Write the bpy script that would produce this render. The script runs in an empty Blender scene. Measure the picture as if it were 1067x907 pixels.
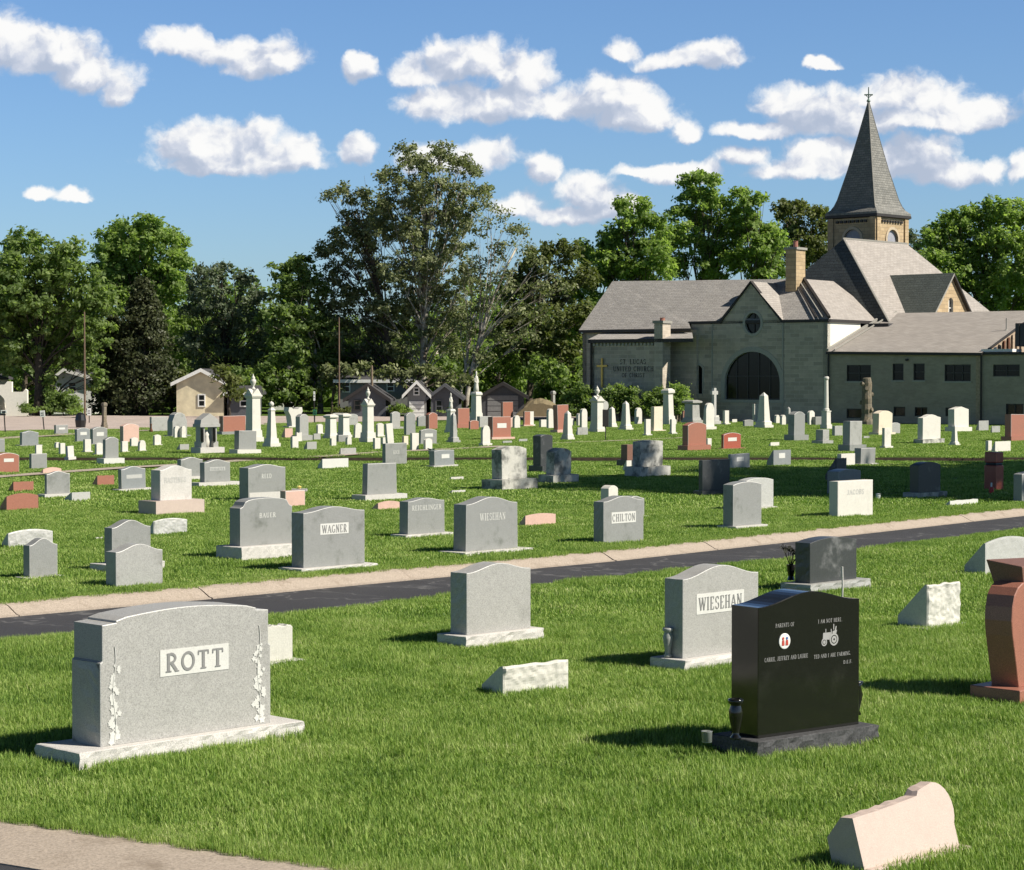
import bpy, bmesh, math, random
import numpy as np
from mathutils import Vector, Matrix
from mathutils.geometry import tessellate_polygon
from mathutils import noise as mnoise
R = math.radians
random.seed(7)
sc = bpy.context.scene
C = sc.collection
# ---------------------------------------------------------------- camera
F = 2250.0; CX = 533.5; CY = 453.5; HC = 2.7; HOR = 393.0
PIT = math.atan((CY - HOR) / F)
cp, sp = math.cos(PIT), math.sin(PIT)
cam_d = bpy.data.cameras.new('camera'); cam = bpy.data.objects.new('camera', cam_d); C.objects.link(cam)
cam.location = (0, 0, HC); cam.rotation_euler = (math.pi/2 - PIT, 0, 0)
cam_d.sensor_width = 36; cam_d.lens = 36*F/1067.0; cam_d.clip_end = 6000; cam_d.clip_start = 0.1
sc.camera = cam

def ray(px, py):
    cx = (px-CX)/F; cy = (CY-py)/F
    return Vector((cx, cp + cy*sp, -sp + cy*cp))
def G(px, py, z=0.0):
    d = ray(px, py); t = (z-HC)/d.z
    return Vector((d.x*t, d.y*t, z))
def W(px, py, Y):
    d = ray(px, py); t = Y/d.y
    return Vector((d.x*t, Y, HC + d.z*t))
def proj(p):
    x, y, z = p[0], p[1], p[2]-HC
    dep = y*cp - z*sp; up = y*sp + z*cp
    return CX + F*x/dep, CY - F*up/dep
def along(P, d, px):            # t so that P + t d shows at column px
    c = (px-CX)/F
    k = P[1]*cp - (P[2]-HC)*sp
    return (c*k - P[0]) / (d[0] - c*d[1]*cp)
def zat(XY, py):                # height at XY that shows at row py
    c = (CY-py)/F; Y = XY[1]
    return HC + Y*(c*cp - sp)/(cp + c*sp)

# ---------------------------------------------------------------- materials
MATS = {}
def nodes(name):
    m = bpy.data.materials.new(name); m.use_nodes = True
    nt = m.node_tree; b = nt.nodes['Principled BSDF']
    MATS[name] = m
    return m, nt, b
def N(nt, typ, **kw):
    n = nt.nodes.new(typ)
    for k, v in kw.items():
        if k.startswith('i_'):
            n.inputs[k[2:].replace('_', ' ')].default_value = v
        else: setattr(n, k, v)
    return n
def L(nt, a, b): nt.links.new(a, b)
def ramp(nt, fac, stops):
    r = nt.nodes.new('ShaderNodeValToRGB'); e = r.color_ramp.elements
    while len(e) > 1: e.remove(e[-1])
    e[0].position = stops[0][0]; e[0].color = (*stops[0][1], 1)
    for p, c in stops[1:]:
        x = e.new(p); x.color = (*c, 1)
    L(nt, fac, r.inputs[0]); return r.outputs[0]
def coords(nt, uv=False):
    tc = N(nt, 'ShaderNodeTexCoord')
    if uv: return tc.outputs['UV']
    oi = N(nt, 'ShaderNodeObjectInfo')
    mul = N(nt, 'ShaderNodeMath', operation='MULTIPLY'); mul.inputs[1].default_value = 37.0
    L(nt, oi.outputs['Random'], mul.inputs[0])
    ad = N(nt, 'ShaderNodeVectorMath', operation='ADD')
    L(nt, tc.outputs['Object'], ad.inputs[0]); L(nt, mul.outputs[0], ad.inputs[1])
    return ad.outputs[0]
def noise(nt, vec, scale, detail=4, rough=.55):
    n = N(nt, 'ShaderNodeTexNoise'); n.inputs['Scale'].default_value = scale
    n.inputs['Detail'].default_value = detail; n.inputs['Roughness'].default_value = rough
    L(nt, vec, n.inputs['Vector']); return n.outputs['Fac']
def mixc(nt, fac, a, b, mode='MIX'):
    m = N(nt, 'ShaderNodeMix', data_type='RGBA', blend_type=mode)
    for s, v in ((0, fac), (6, a), (7, b)):
        if isinstance(v, (int, float)): m.inputs[s].default_value = v
        elif isinstance(v, tuple): m.inputs[s].default_value = (*v, 1)
        else: L(nt, v, m.inputs[s])
    return m.outputs[2]
def bump(nt, b, h, strength=.3, dist=.01):
    bp = N(nt, 'ShaderNodeBump'); bp.inputs['Strength'].default_value = strength; bp.inputs['Distance'].default_value = dist
    L(nt, h, bp.inputs['Height']); L(nt, bp.outputs[0], b.inputs['Normal'])
def maprange(nt, v, a, b, c=0., d=1.):
    m = N(nt, 'ShaderNodeMapRange'); m.interpolation_type = 'SMOOTHSTEP'
    for i, x in enumerate((a, b, c, d)): m.inputs[1+i].default_value = x
    L(nt, v, m.inputs[0]); return m.outputs[0]

def granite(name, c, spec=.5, rough=.45, speck=.35, stain=.12, stainc=(.12,.12,.10), bmp=.12, scale=130):
    m, nt, b = nodes(name); v = coords(nt)
    n1 = noise(nt, v, scale, 2, .7)
    dark = tuple(x*(1-speck) for x in c); lite = tuple(min(.9, x*(1+speck*.8)) for x in c)
    col = ramp(nt, n1, [(.32, dark), (.5, c), (.68, lite)])
    n2 = noise(nt, v, 3.1, 5, .65)
    st = maprange(nt, n2, .52, .78, 0, stain*2.2) if stain < .5 else maprange(nt, n2, .42, .62, 0, stain*1.3)
    col = mixc(nt, st, col, stainc)
    n3 = noise(nt, v, 14, 4, .6)
    col = mixc(nt, maprange(nt, n3, .3, .75, 0, .28), col, tuple(x*.78 for x in c))
    L(nt, col, b.inputs['Base Color']); b.inputs['Roughness'].default_value = rough
    b.inputs['Specular IOR Level'].default_value = spec
    h = noise(nt, v, 60, 4, .7); bump(nt, b, h, bmp, .004)
    return m
granite('granite_grey', (.37,.365,.345))
granite('granite_light', (.46,.46,.44))
granite('granite_worn', (.265,.27,.26), stain=.35, stainc=(.10,.11,.09), speck=.25)
granite('granite_wornlight', (.36,.36,.34), stain=.3, stainc=(.15,.15,.13))
granite('granite_base', (.55,.53,.50), rough=.8, bmp=.5)
granite('granite_mid', (.25,.265,.27), rough=.3)
granite('frosted', (.60,.60,.565), rough=.85, speck=.1, stain=.02)
granite('marble_white', (.62,.60,.54), rough=.7, speck=.06, stain=.14, stainc=(.33,.32,.27), scale=40)
granite('marble_weathered', (.50,.49,.44), rough=.8, speck=.1, stain=.62, stainc=(.05,.055,.05), scale=40)
granite('marble_rough', (.56,.55,.49), rough=.85, speck=.12, stain=.18, stainc=(.25,.24,.20), scale=60)
granite('granite_pink', (.60,.40,.33), rough=.6, speck=.25, stain=.1)
granite('granite_palepink', (.52,.42,.365), rough=.65, speck=.16, stain=.12, stainc=(.3,.22,.2), scale=180)
granite('granite_red', (.36,.10,.07), rough=.22, speck=.4, stain=.05)
granite('granite_salmon', (.34,.145,.10), rough=.4, speck=.35, stain=.08)
granite('granite_brown', (.20,.10,.07), rough=.5, speck=.4)
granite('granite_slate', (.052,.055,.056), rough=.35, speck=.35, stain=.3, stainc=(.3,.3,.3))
granite('granite_black', (.011,.0115,.010), rough=.1, speck=.5, stain=.08, stainc=(.07,.07,.06), bmp=.02)
granite('granite_blackrough', (.055,.056,.058), rough=.75, speck=.6, stain=.2, stainc=(.14,.14,.14), bmp=.8, scale=60)
granite('sandstone', (.50,.41,.29), rough=.85, speck=.12, stain=.25)
granite('cream_marble', (.68,.60,.47), rough=.8, speck=.08, stain=.15)
granite('concrete', (.38,.32,.26), rough=.9, speck=.3, stain=.3, stainc=(.17,.13,.09), bmp=.5, scale=55)
granite('tree_stone', (.20,.165,.115), rough=.9, speck=.5, stain=.5, scale=18, bmp=.8)
granite('vase_stone', (.33,.34,.32), rough=.5)
granite('etched', (.34,.34,.33), rough=.9, speck=.05, stain=0)
granite('letter_grey', (.22,.22,.215), rough=.8, speck=.1, stain=0)

def plain(name, c, rough=.6, metal=0., var=.12, scale=8, emis=None):
    m, nt, b = nodes(name); v = coords(nt)
    n = noise(nt, v, scale, 4, .6)
    col = ramp(nt, n, [(.3, tuple(x*(1-var) for x in c)), (.7, tuple(min(1, x*(1+var)) for x in c))])
    L(nt, col, b.inputs['Base Color']); b.inputs['Roughness'].default_value = rough; b.inputs['Metallic'].default_value = metal
    return m
plain('white_paint', (.78,.78,.74)); plain('cream_siding', (.70,.62,.42), var=.2, scale=1.5); plain('grey_siding', (.09,.095,.105))
plain('lightgrey_siding', (.20,.20,.195)); plain('dark_shingle', (.055,.055,.06), .9, var=.3, scale=3); plain('shed_grey', (.07,.072,.075))
plain('pole_wood', (.16,.11,.075), .9, var=.25); plain('old_wood', (.20,.155,.105), .9, var=.3); plain('dark_metal', (.035,.03,.028), .5)
plain('rust', (.12,.05,.025), .9, var=.4); plain('gold', (.55,.38,.10), .35, .6); plain('copper_green', (.10,.16,.13), .6, .3)
plain('raw_wood', (.40,.31,.22), .8, var=.3); plain('black_plastic', (.012,.013,.014), .35); plain('green_paint', (.03,.16,.08), .5)
plain('red_paint', (.45,.06,.04)); plain('blue_paint', (.05,.12,.35)); plain('dark_trim', (.028,.024,.022), .6)
plain('louver_grey', (.30,.31,.35), .7); plain('render_white', (.78,.76,.66), .85, var=.06)
plain('tan_tarp', (.20,.16,.09), .8); plain('letter_dark', (.02,.02,.022), .5); plain('flower_dark', (.02,.022,.015), .8)
plain('petal_red', (.5,.05,.04)); plain('petal_yellow', (.7,.55,.15)); plain('soil', (.07,.05,.03), .95, var=.4)
m, nt, b = nodes('glass_dark'); b.inputs['Base Color'].default_value = (.008,.010,.011,1); b.inputs['Roughness'].default_value = .1; b.inputs['Specular IOR Level'].default_value = .3
m, nt, b = nodes('jar_glass'); b.inputs['Base Color'].default_value = (.45,.48,.46,1); b.inputs['Roughness'].default_value = .15; b.inputs['Transmission Weight'].default_value = .6

def masonry(name, c, c2, mortar, bw, bh, bmp=.5, rough=.9):
    m, nt, b = nodes(name); v = coords(nt, True)
    br = N(nt, 'ShaderNodeTexBrick'); L(nt, v, br.inputs['Vector'])
    br.inputs['Color1'].default_value = (*c,1); br.inputs['Color2'].default_value = (*c2,1); br.inputs['Mortar'].default_value = (*mortar,1)
    br.inputs['Scale'].default_value = 1; br.inputs['Mortar Size'].default_value = bh*.055; br.inputs['Brick Width'].default_value = bw
    br.inputs['Row Height'].default_value = bh; br.inputs['Bias'].default_value = -.1
    n = noise(nt, v, 1.3, 5, .7); n2 = noise(nt, v, 9, 5, .7)
    col = mixc(nt, maprange(nt, n, .35, .75, 0, .45), br.outputs['Color'], tuple(x*.55 for x in c))
    col = mixc(nt, maprange(nt, n2, .45, .8, 0, .35), col, tuple(min(1,x*1.35) for x in c2))
    L(nt, col, b.inputs['Base Color']); b.inputs['Roughness'].default_value = rough
    s = N(nt, 'ShaderNodeMath', operation='SUBTRACT'); L(nt, n2, s.inputs[0]); L(nt, br.outputs['Fac'], s.inputs[1])
    bump(nt, b, s.outputs[0], bmp, .03)
    return m
masonry('stone_block', (.56,.49,.40), (.36,.315,.26), (.62,.56,.48), .62, .24)
masonry('stone_tan', (.50,.38,.23), (.38,.28,.16), (.30,.23,.15), .5, .23)
masonry('brick_grey', (.41,.36,.285), (.34,.30,.24), (.40,.35,.26), .3, .09, .2)
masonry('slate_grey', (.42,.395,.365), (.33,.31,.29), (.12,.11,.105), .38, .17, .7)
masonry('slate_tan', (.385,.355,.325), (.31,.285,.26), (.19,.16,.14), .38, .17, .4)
masonry('slate_shaded', (.085,.10,.10), (.055,.067,.07), (.02,.024,.026), .42, .24, .9)  # shaded copy of the sanctuary slate, its shade put into the colour
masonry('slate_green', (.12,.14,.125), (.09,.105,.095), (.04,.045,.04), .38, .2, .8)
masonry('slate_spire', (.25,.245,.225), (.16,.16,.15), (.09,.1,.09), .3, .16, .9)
m = MATS['stone_trim'] = granite('stone_trim', (.40,.39,.35), rough=.9)
m = granite('wall_cap', (.30,.29,.26), rough=.9)

def asphalt(name, c, crack=(.22,.22,.21), amt=.5):
    m, nt, b = nodes(name); tc = N(nt, 'ShaderNodeTexCoord'); v = tc.outputs['Object']
    n = noise(nt, v, 90, 3, .8); n2 = noise(nt, v, .7, 5, .6)
    col = ramp(nt, n, [(.3, tuple(x*.6 for x in c)), (.7, tuple(x*1.5 for x in c))])
    vo = N(nt, 'ShaderNodeTexVoronoi', feature='DISTANCE_TO_EDGE'); vo.inputs['Scale'].default_value = 1.3
    nn = N(nt, 'ShaderNodeTexNoise'); nn.inputs['Scale'].default_value = 2.5; L(nt, v, nn.inputs['Vector'])
    ad = N(nt, 'ShaderNodeMix', data_type='RGBA'); ad.inputs[0].default_value = .45; L(nt, v, ad.inputs[6]); L(nt, nn.outputs['Color'], ad.inputs[7])
    L(nt, ad.outputs[2], vo.inputs['Vector'])
    ck = maprange(nt, vo.outputs['Distance'], .0, .03, amt, 0)
    k2 = maprange(nt, n2, .38, .58, .0, 1.)
    mm = N(nt, 'ShaderNodeMath', operation='MULTIPLY'); L(nt, ck, mm.inputs[0]); L(nt, k2, mm.inputs[1])
    col = mixc(nt, mm.outputs[0], col, crack)
    col = mixc(nt, maprange(nt, n2, .4, .7, 0, .35), col, tuple(x*1.9 for x in c))
    L(nt, col, b.inputs['Base Color']); b.inputs['Roughness'].default_value = .85
    bump(nt, b, n, .5, .01)
asphalt('asphalt', (.032,.032,.036), (.20,.20,.195), .55)
asphalt('asphalt_old', (.37,.31,.275), (.2,.18,.17), .3)

# turf ground under the blades
m, nt, b = nodes('turf'); g = N(nt, 'ShaderNodeNewGeometry'); v = g.outputs['Position']
n = noise(nt, v, 3.0, 6, .75); n2 = noise(nt, v, .25, 4, .6); n3 = noise(nt, v, 40, 3, .8)
col = ramp(nt, n3, [(.3, (.03,.06,.01)), (.55, (.10,.18,.028)), (.75, (.20,.28,.06))])
col = mixc(nt, maprange(nt, n2, .35, .7, 0, .5), col, (.075,.12,.02))
col = mixc(nt, maprange(nt, n, .5, .8, 0, .5), col, (.02,.05,.008))
L(nt, col, b.inputs['Base Color']); b.inputs['Roughness'].default_value = .9; b.inputs['Specular IOR Level'].default_value = .1
ad = N(nt, 'ShaderNodeMath', operation='ADD'); L(nt, n, ad.inputs[0]); L(nt, n3, ad.inputs[1]); bump(nt, b, ad.outputs[0], 1., .08)

def foliage(name, stops, trans=(.10,.20,.03), tf=.35, world_noise=True, rough=.5, grass=False):
    m, nt, b = nodes(name)
    at = N(nt, 'ShaderNodeAttribute', attribute_name='rnd'); fac = at.outputs['Fac']
    if grass:
        g = N(nt, 'ShaderNodeNewGeometry')
        n = noise(nt, g.outputs['Position'], .8, 6, .7)
        st_ = N(nt, 'ShaderNodeVectorMath', operation='MULTIPLY'); L(nt, g.outputs['Position'], st_.inputs[0]); st_.inputs[1].default_value = (.16, .9, 0)
        n2a = noise(nt, st_.outputs[0], 1.1, 3, .6); n2b = noise(nt, g.outputs['Position'], 4.5, 3, .6)
        av = N(nt, 'ShaderNodeMath', operation='MULTIPLY_ADD'); L(nt, n2a, av.inputs[0]); av.inputs[1].default_value = .6; hb_ = N(nt, 'ShaderNodeMath', operation='MULTIPLY'); L(nt, n2b, hb_.inputs[0]); hb_.inputs[1].default_value = .5; L(nt, hb_.outputs[0], av.inputs[2]); n2 = av.outputs[0]
        a = N(nt, 'ShaderNodeMath', operation='MULTIPLY_ADD'); L(nt, fac, a.inputs[0]); a.inputs[1].default_value = .62
        s = N(nt, 'ShaderNodeMath', operation='MULTIPLY_ADD'); L(nt, n, s.inputs[0]); s.inputs[1].default_value = 1.15; s.inputs[2].default_value = -.66
        s2 = N(nt, 'ShaderNodeMath', operation='MULTIPLY_ADD'); L(nt, n2, s2.inputs[0]); s2.inputs[1].default_value = .55; L(nt, s.outputs[0], s2.inputs[2])
        L(nt, s2.outputs[0], a.inputs[2]); fac = a.outputs[0]
    col = ramp(nt, fac, stops)
    L(nt, col, b.inputs['Base Color']); b.inputs['Roughness'].default_value = rough; b.inputs['Specular IOR Level'].default_value = .25
    tr = N(nt, 'ShaderNodeBsdfTranslucent')
    tcl = mixc(nt, .6, col, trans); tcl = mixc(nt, 1., tcl, (1.5,1.6,1.0), 'MULTIPLY'); L(nt, tcl, tr.inputs['Color'])
    mx = N(nt, 'ShaderNodeMixShader'); mx.inputs[0].default_value = tf
    L(nt, b.outputs[0], mx.inputs[1]); L(nt, tr.outputs[0], mx.inputs[2]); L(nt, mx.outputs[0], nt.nodes['Material Output'].inputs['Surface'])
foliage('blade', [(.0,(.030,.062,.012)),(.25,(.10,.19,.03)),(.5,(.25,.375,.075)),(.80,(.37,.47,.13)),(1.,(.62,.64,.32))], (.12,.24,.02), .3, grass=True)
foliage('leaf_bright', [(0,(.08,.125,.035)),(.5,(.19,.27,.08)),(1,(.32,.41,.14))], (.32,.45,.11), .48)
foliage('leaf_deep', [(0,(.065,.10,.035)),(.5,(.145,.205,.07)),(1,(.25,.32,.12))], (.26,.37,.09), .47)
foliage('leaf_olive', [(0,(.09,.105,.05)),(.5,(.22,.25,.12)),(1,(.38,.40,.22))], (.11,.15,.04))
foliage('leaf_grey', [(0,(.07,.09,.06)),(.5,(.15,.19,.12)),(1,(.26,.30,.20))], (.10,.15,.06))
foliage('leaf_dull', [(0,(.05,.065,.02)),(.5,(.11,.135,.045)),(1,(.19,.21,.08))], (.18,.22,.05))
foliage('needle', [(0,(.03,.04,.018)),(.5,(.065,.078,.036)),(1,(.085,.095,.045))], (.06,.075,.03), .2)
def bark(name, c, c2, sc_=4):
    m, nt, b = nodes(name); tc = N(nt, 'ShaderNodeTexCoord'); v = tc.outputs['Object']
    n = noise(nt, v, sc_, 5, .7); col = ramp(nt, n, [(.4, c), (.55, c2)])
    L(nt, col, b.inputs['Base Color']); b.inputs['Roughness'].default_value = .95; bump(nt, b, n, .6, .05)
bark('bark_dark', (.028,.022,.017), (.055,.045,.035)); bark('bark_brown', (.06,.045,.033), (.12,.095,.07)); bark('bark_pale', (.16,.12,.085), (.52,.48,.40), 1.6)

# ---------------------------------------------------------------- mesh helpers
class MB:
    def __init__(s): s.v = []; s.f = []; s.m = []; s.mats = []
    def mi(s, mat):
        if mat not in s.mats: s.mats.append(mat)
        return s.mats.index(mat)
    def poly(s, pts, mat):
        i = len(s.v); s.v += [tuple(p) for p in pts]; s.f.append(tuple(range(i, i+len(pts)))); s.m.append(s.mi(mat))
    def faces(s, vs, fs, mat):
        i = len(s.v); s.v += [tuple(p) for p in vs]; k = s.mi(mat)
        for f in fs: s.f.append(tuple(i+j for j in f)); s.m.append(k)
    def box(s, x0, x1, y0, y1, z0, z1, mat):
        vs = [(x0,y0,z0),(x1,y0,z0),(x1,y1,z0),(x0,y1,z0),(x0,y0,z1),(x1,y0,z1),(x1,y1,z1),(x0,y1,z1)]
        s.faces(vs, [(0,3,2,1),(4,5,6,7),(0,1,5,4),(1,2,6,5),(2,3,7,6),(3,0,4,7)], mat)
    def loft(s, rings, mat, caps=(True, True), close=True):
        i = len(s.v); n = len(rings[0]); k = s.mi(mat)
        for r in rings: s.v += [tuple(p) for p in r]
        for a in range(len(rings)-1):
            for j in range(n if close else n-1):
                j2 = (j+1) % n
                s.f.append((i+a*n+j, i+a*n+j2, i+(a+1)*n+j2, i+(a+1)*n+j)); s.m.append(k)
        if caps[0]: s.f.append(tuple(i+j for j in reversed(range(n)))); s.m.append(k)
        if caps[1]: s.f.append(tuple(i+(len(rings)-1)*n+j for j in range(n))); s.m.append(k)
    def tube(s, pts, rad, mat, n=6, caps=True):
        rings = []
        for a, p in enumerate(pts):
            p = Vector(p); q = Vector(pts[min(a+1, len(pts)-1)]) - Vector(pts[max(a-1, 0)])
            if q.length < 1e-6: q = Vector((0,0,1))
            q.normalize(); u = q.orthogonal().normalized() if a == 0 else (u - q*u.dot(q)).normalized()
            w = q.cross(u); r = rad[a] if isinstance(rad, (list, tuple)) else rad
            rings.append([p + (u*math.cos(t) + w*math.sin(t))*r for t in [2*math.pi*j/n for j in range(n)]])
        s.loft(rings, mat, (caps, caps))
    def lathe(s, prof, mat, n=20, c=(0,0,0)):
        s.loft([[(c[0]+r*math.cos(2*math.pi*j/n), c[1]+r*math.sin(2*math.pi*j/n), c[2]+z) for j in range(n)] for r, z in prof], mat)
    def build(s, name, parent=None, smooth=False, bevel=0, uv=False, matrix=None):
        me = bpy.data.meshes.new(name); me.from_pydata(s.v, [], s.f)
        for m in s.mats: me.materials.append(MATS[m])
        me.polygons.foreach_set('material_index', s.m)
        if uv:
            ul = me.uv_layers.new(name='UVMap')
            Z = Vector((0,0,1))
            for p in me.polygons:
                n = p.normal
                if abs(n.z) > .995: u = Vector((1,0,0)); w = Vector((0,1,0))
                else: u = Z.cross(n).normalized(); w = n.cross(u)
                for li in p.loop_indices:
                    co = me.vertices[me.loops[li].vertex_index].co; ul.data[li].uv = (co.dot(u), co.dot(w))
        if smooth: me.polygons.foreach_set('use_smooth', [True]*len(me.polygons))
        me.update()
        o = bpy.data.objects.new(name, me); C.objects.link(o)
        if parent: o.parent = parent
        if bevel:
            md = o.modifiers.new('bevel', 'BEVEL'); md.width = bevel; md.segments = 2; md.limit_method = 'ANGLE'; md.angle_limit = R(40)
        return o
USED = {}
def tag(o, label, cat, group=None):
    o['label'] = label; o['category'] = cat
    if group: o['group'] = group
    if label in USED: print('DUPLICATE LABEL', label)
    USED[label] = 1
    return o
def struct(o, kind='structure'): o['kind'] = kind; return o
def empty(name, loc=(0,0,0), rotz=0):
    o = bpy.data.objects.new(name, None); o.empty_display_size = .2; C.objects.link(o)
    o.location = loc; o.rotation_euler = (0,0,rotz); return o

# ---------------------------------------------------------------- carved serif letters (strokes on a 0..1 grid)
TH, TN = .17, .085
def _s(x0,y0,x1,y1,w=TH): return ('l', x0,y0,x1,y1,w)
def _a(cx,cy,rx,ry,a0,a1,w=TH): return ('a', cx,cy,rx,ry,a0,a1,w)
def sf(x,y,w=.34): return ('l', x-w/2,y,x+w/2,y,.07)
GL = {
'A':(.86,[_s(.06,.03,.42,.97,TN),_s(.42,.97,.78,.03),_s(.2,.36,.64,.36,TN),sf(.08,.035,.26),sf(.77,.035,.3)]),
'B':(.74,[_s(.18,0,.18,1),_a(.3,.74,.3,.23,-90,90,.13),_a(.3,.27,.34,.24,-90,90,.13),_s(.1,.965,.32,.965,TN),_s(.1,.5,.32,.5,TN),_s(.1,.035,.32,.035,TN)]),
'C':(.78,[_a(.42,.5,.32,.45,50,310,.14),_s(.62,.84,.64,.66,.07),_s(.62,.16,.64,.3,.07)]),
'D':(.8,[_s(.18,0,.18,1),_a(.3,.5,.42,.46,-90,90,.14),_s(.08,.965,.32,.965,TN),_s(.08,.035,.32,.035,TN)]),
'E':(.72,[_s(.18,0,.18,1),_s(.08,.96,.62,.96,TN),_s(.08,.04,.64,.04,TN),_s(.18,.5,.5,.5,TN),_s(.6,.96,.6,.78,.07),_s(.62,.04,.62,.24,.07)]),
'F':(.68,[_s(.18,0,.18,1),_s(.08,.96,.62,.96,TN),_s(.18,.5,.5,.5,TN),_s(.6,.96,.6,.78,.07),sf(.18,.035)]),
'G':(.82,[_a(.42,.5,.32,.45,50,330,.14),_s(.7,.05,.7,.42,.13),sf(.68,.43,.26)]),
'H':(.86,[_s(.18,0,.18,1),_s(.68,0,.68,1),_s(.18,.5,.68,.5,TN),sf(.18,.035),sf(.68,.035),sf(.18,.965),sf(.68,.965)]),
'I':(.4,[_s(.2,0,.2,1),sf(.2,.035),sf(.2,.965)]),
'J':(.56,[_s(.36,.2,.36,1),_a(.2,.2,.16,.17,180,360,.1),sf(.36,.965)]),
'K':(.8,[_s(.18,0,.18,1),_s(.24,.42,.68,.96,TN),_s(.34,.55,.7,.03),sf(.18,.035),sf(.18,.965),sf(.68,.965,.26),sf(.7,.035,.26)]),
'L':(.68,[_s(.18,0,.18,1),_s(.08,.04,.62,.04,TN),_s(.6,.04,.6,.26,.07),sf(.18,.965)]),
'M':(1.0,[_s(.16,0,.16,1,TN),_s(.16,.97,.48,.1),_s(.48,.1,.82,.97,TN),_s(.82,0,.82,1),sf(.16,.035,.28),sf(.82,.035)]),
'N':(.86,[_s(.16,0,.16,1,TN),_s(.16,.97,.7,.05),_s(.7,0,.7,1,TN),sf(.16,.035,.28),sf(.7,.965,.28),sf(.14,.965,.2)]),
'O':(.86,[_a(.43,.5,.34,.45,0,360,.14)]),
'P':(.7,[_s(.18,0,.18,1),_a(.28,.72,.3,.25,-90,90,.13),_s(.08,.965,.3,.965,TN),_s(.1,.47,.3,.47,TN),sf(.18,.035)]),
'R':(.8,[_s(.18,0,.18,1),_a(.28,.73,.3,.24,-90,90,.13),_s(.08,.965,.3,.965,TN),_s(.1,.49,.3,.49,TN),_s(.36,.48,.66,.05),sf(.18,.035),sf(.68,.035,.24)]),
'S':(.66,[_a(.33,.73,.22,.22,20,250,.12),_a(.33,.27,.24,.23,-160,70,.12),_s(.54,.94,.55,.74,.06),_s(.1,.06,.1,.26,.06)]),
'T':(.76,[_s(.38,0,.38,1),_s(.06,.96,.7,.96,TN),_s(.08,.96,.08,.76,.07),_s(.68,.96,.68,.76,.07),sf(.38,.035)]),
'U':(.84,[_s(.18,.3,.18,1),_s(.66,.3,.66,1,TN),_a(.42,.3,.24,.26,180,360,.12),sf(.18,.965),sf(.66,.965,.28)]),
'V':(.82,[_s(.08,.97,.42,.03),_s(.42,.03,.74,.97,TN),sf(.1,.965,.3),sf(.72,.965,.26)]),
'W':(1.16,[_s(.08,.97,.34,.03),_s(.34,.03,.58,.97,TN),_s(.58,.97,.82,.03),_s(.82,.03,1.06,.97,TN),sf(.1,.965,.3),sf(.56,.965,.26),sf(1.04,.965,.26)]),
'Y':(.8,[_s(.08,.97,.4,.48),_s(.4,.48,.72,.97,TN),_s(.4,0,.4,.5),sf(.4,.035),sf(.1,.965,.28),sf(.7,.965,.26)]),
'Z':(.72,[_s(.1,.96,.62,.96,TN),_s(.6,.95,.1,.05),_s(.1,.04,.64,.04,TN)]),
' ':(.45,[]), '.':(.3,[_s(.1,.06,.22,.06,.14)]), ',':(.3,[_s(.12,.08,.2,-.1,.1)]), '&':(.86,[_a(.38,.74,.18,.2,0,360,.1),_a(.36,.27,.26,.24,0,360,.12),_s(.3,.6,.76,.03,.12)]),
}
def text_width(t, sp_=.12): return sum(GL[c][0]+sp_ for c in t) - sp_
def text_mb(mb, t, x, z, w, h, y, mat, sp_=.12, thick=.003, bold=1.):
    """letters in the XZ plane facing -Y, filling width w and height h, centred on x, base line z"""
    tw = text_width(t, sp_); k = w/tw; px_ = x - w/2; lay = 0
    for c in t:
        adv, st = GL[c]
        for q in st:
            lay += 1
            yy = y - thick - (lay % 5)*.00012*max(1, h*6)
            if q[0] == 'l':
                _, x0, y0, x1, y1, wd = q; wd *= bold
                a = Vector((px_+x0*k, 0, z+y0*h)); b = Vector((px_+x1*k, 0, z+y1*h))
                d = (b-a); 
                if d.length < 1e-9: continue
                d.normalize(); hw = wd*min(k, h*1.1)*.5; n = Vector((-d.z, 0, d.x))*hw
                pts = [a-n, b-n, b+n, a+n]
                mb.poly([(p.x, yy, p.z) for p in pts], mat)
            else:
                _, cx, cy, rx, ry, a0, a1, wd = q; wd *= bold; ns = 22; hw = wd*min(k, h*1.1)*.5
                for j in range(ns):
                    t0 = R(a0+(a1-a0)*j/ns); t1 = R(a0+(a1-a0)*(j+1)/ns)
                    o = []
                    for tt, sgn in ((t0,-1),(t1,-1),(t1,1),(t0,1)):
                        o.append((px_+cx*k+math.cos(tt)*(rx*k+sgn*hw), yy, z+cy*h+math.sin(tt)*(ry*h+sgn*hw)))
                    mb.poly(o, mat)
        px_ += (adv+sp_)*k
SUN_EL = R(42); SUN_DIR = (.94, -.34); SKY_STR = .066; SUN_E = 5.0; EXPO = 0.52
CLOUD_LO = (4.9,5.6,7.0); CLOUD_MID = (7.0,7.4,8.4); CLOUD_HI = (10.6,10.5,10.3); SKY_TINT = (.80,1.03,1.34)
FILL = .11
SHADE = [(25., 47., 25., 4.6), (31.5, 53.5, 25., 5.0), (39., 59., 24., 5.5)]
# ================================================================ monuments
TH0 = R(45)
def frame(th):
    return Vector((math.sin(th), math.cos(th), 0)), Vector((-math.cos(th), math.sin(th), 0))
FOOT = []                     # footprints (centre x, y, radius) where no grass patch is needed

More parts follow.
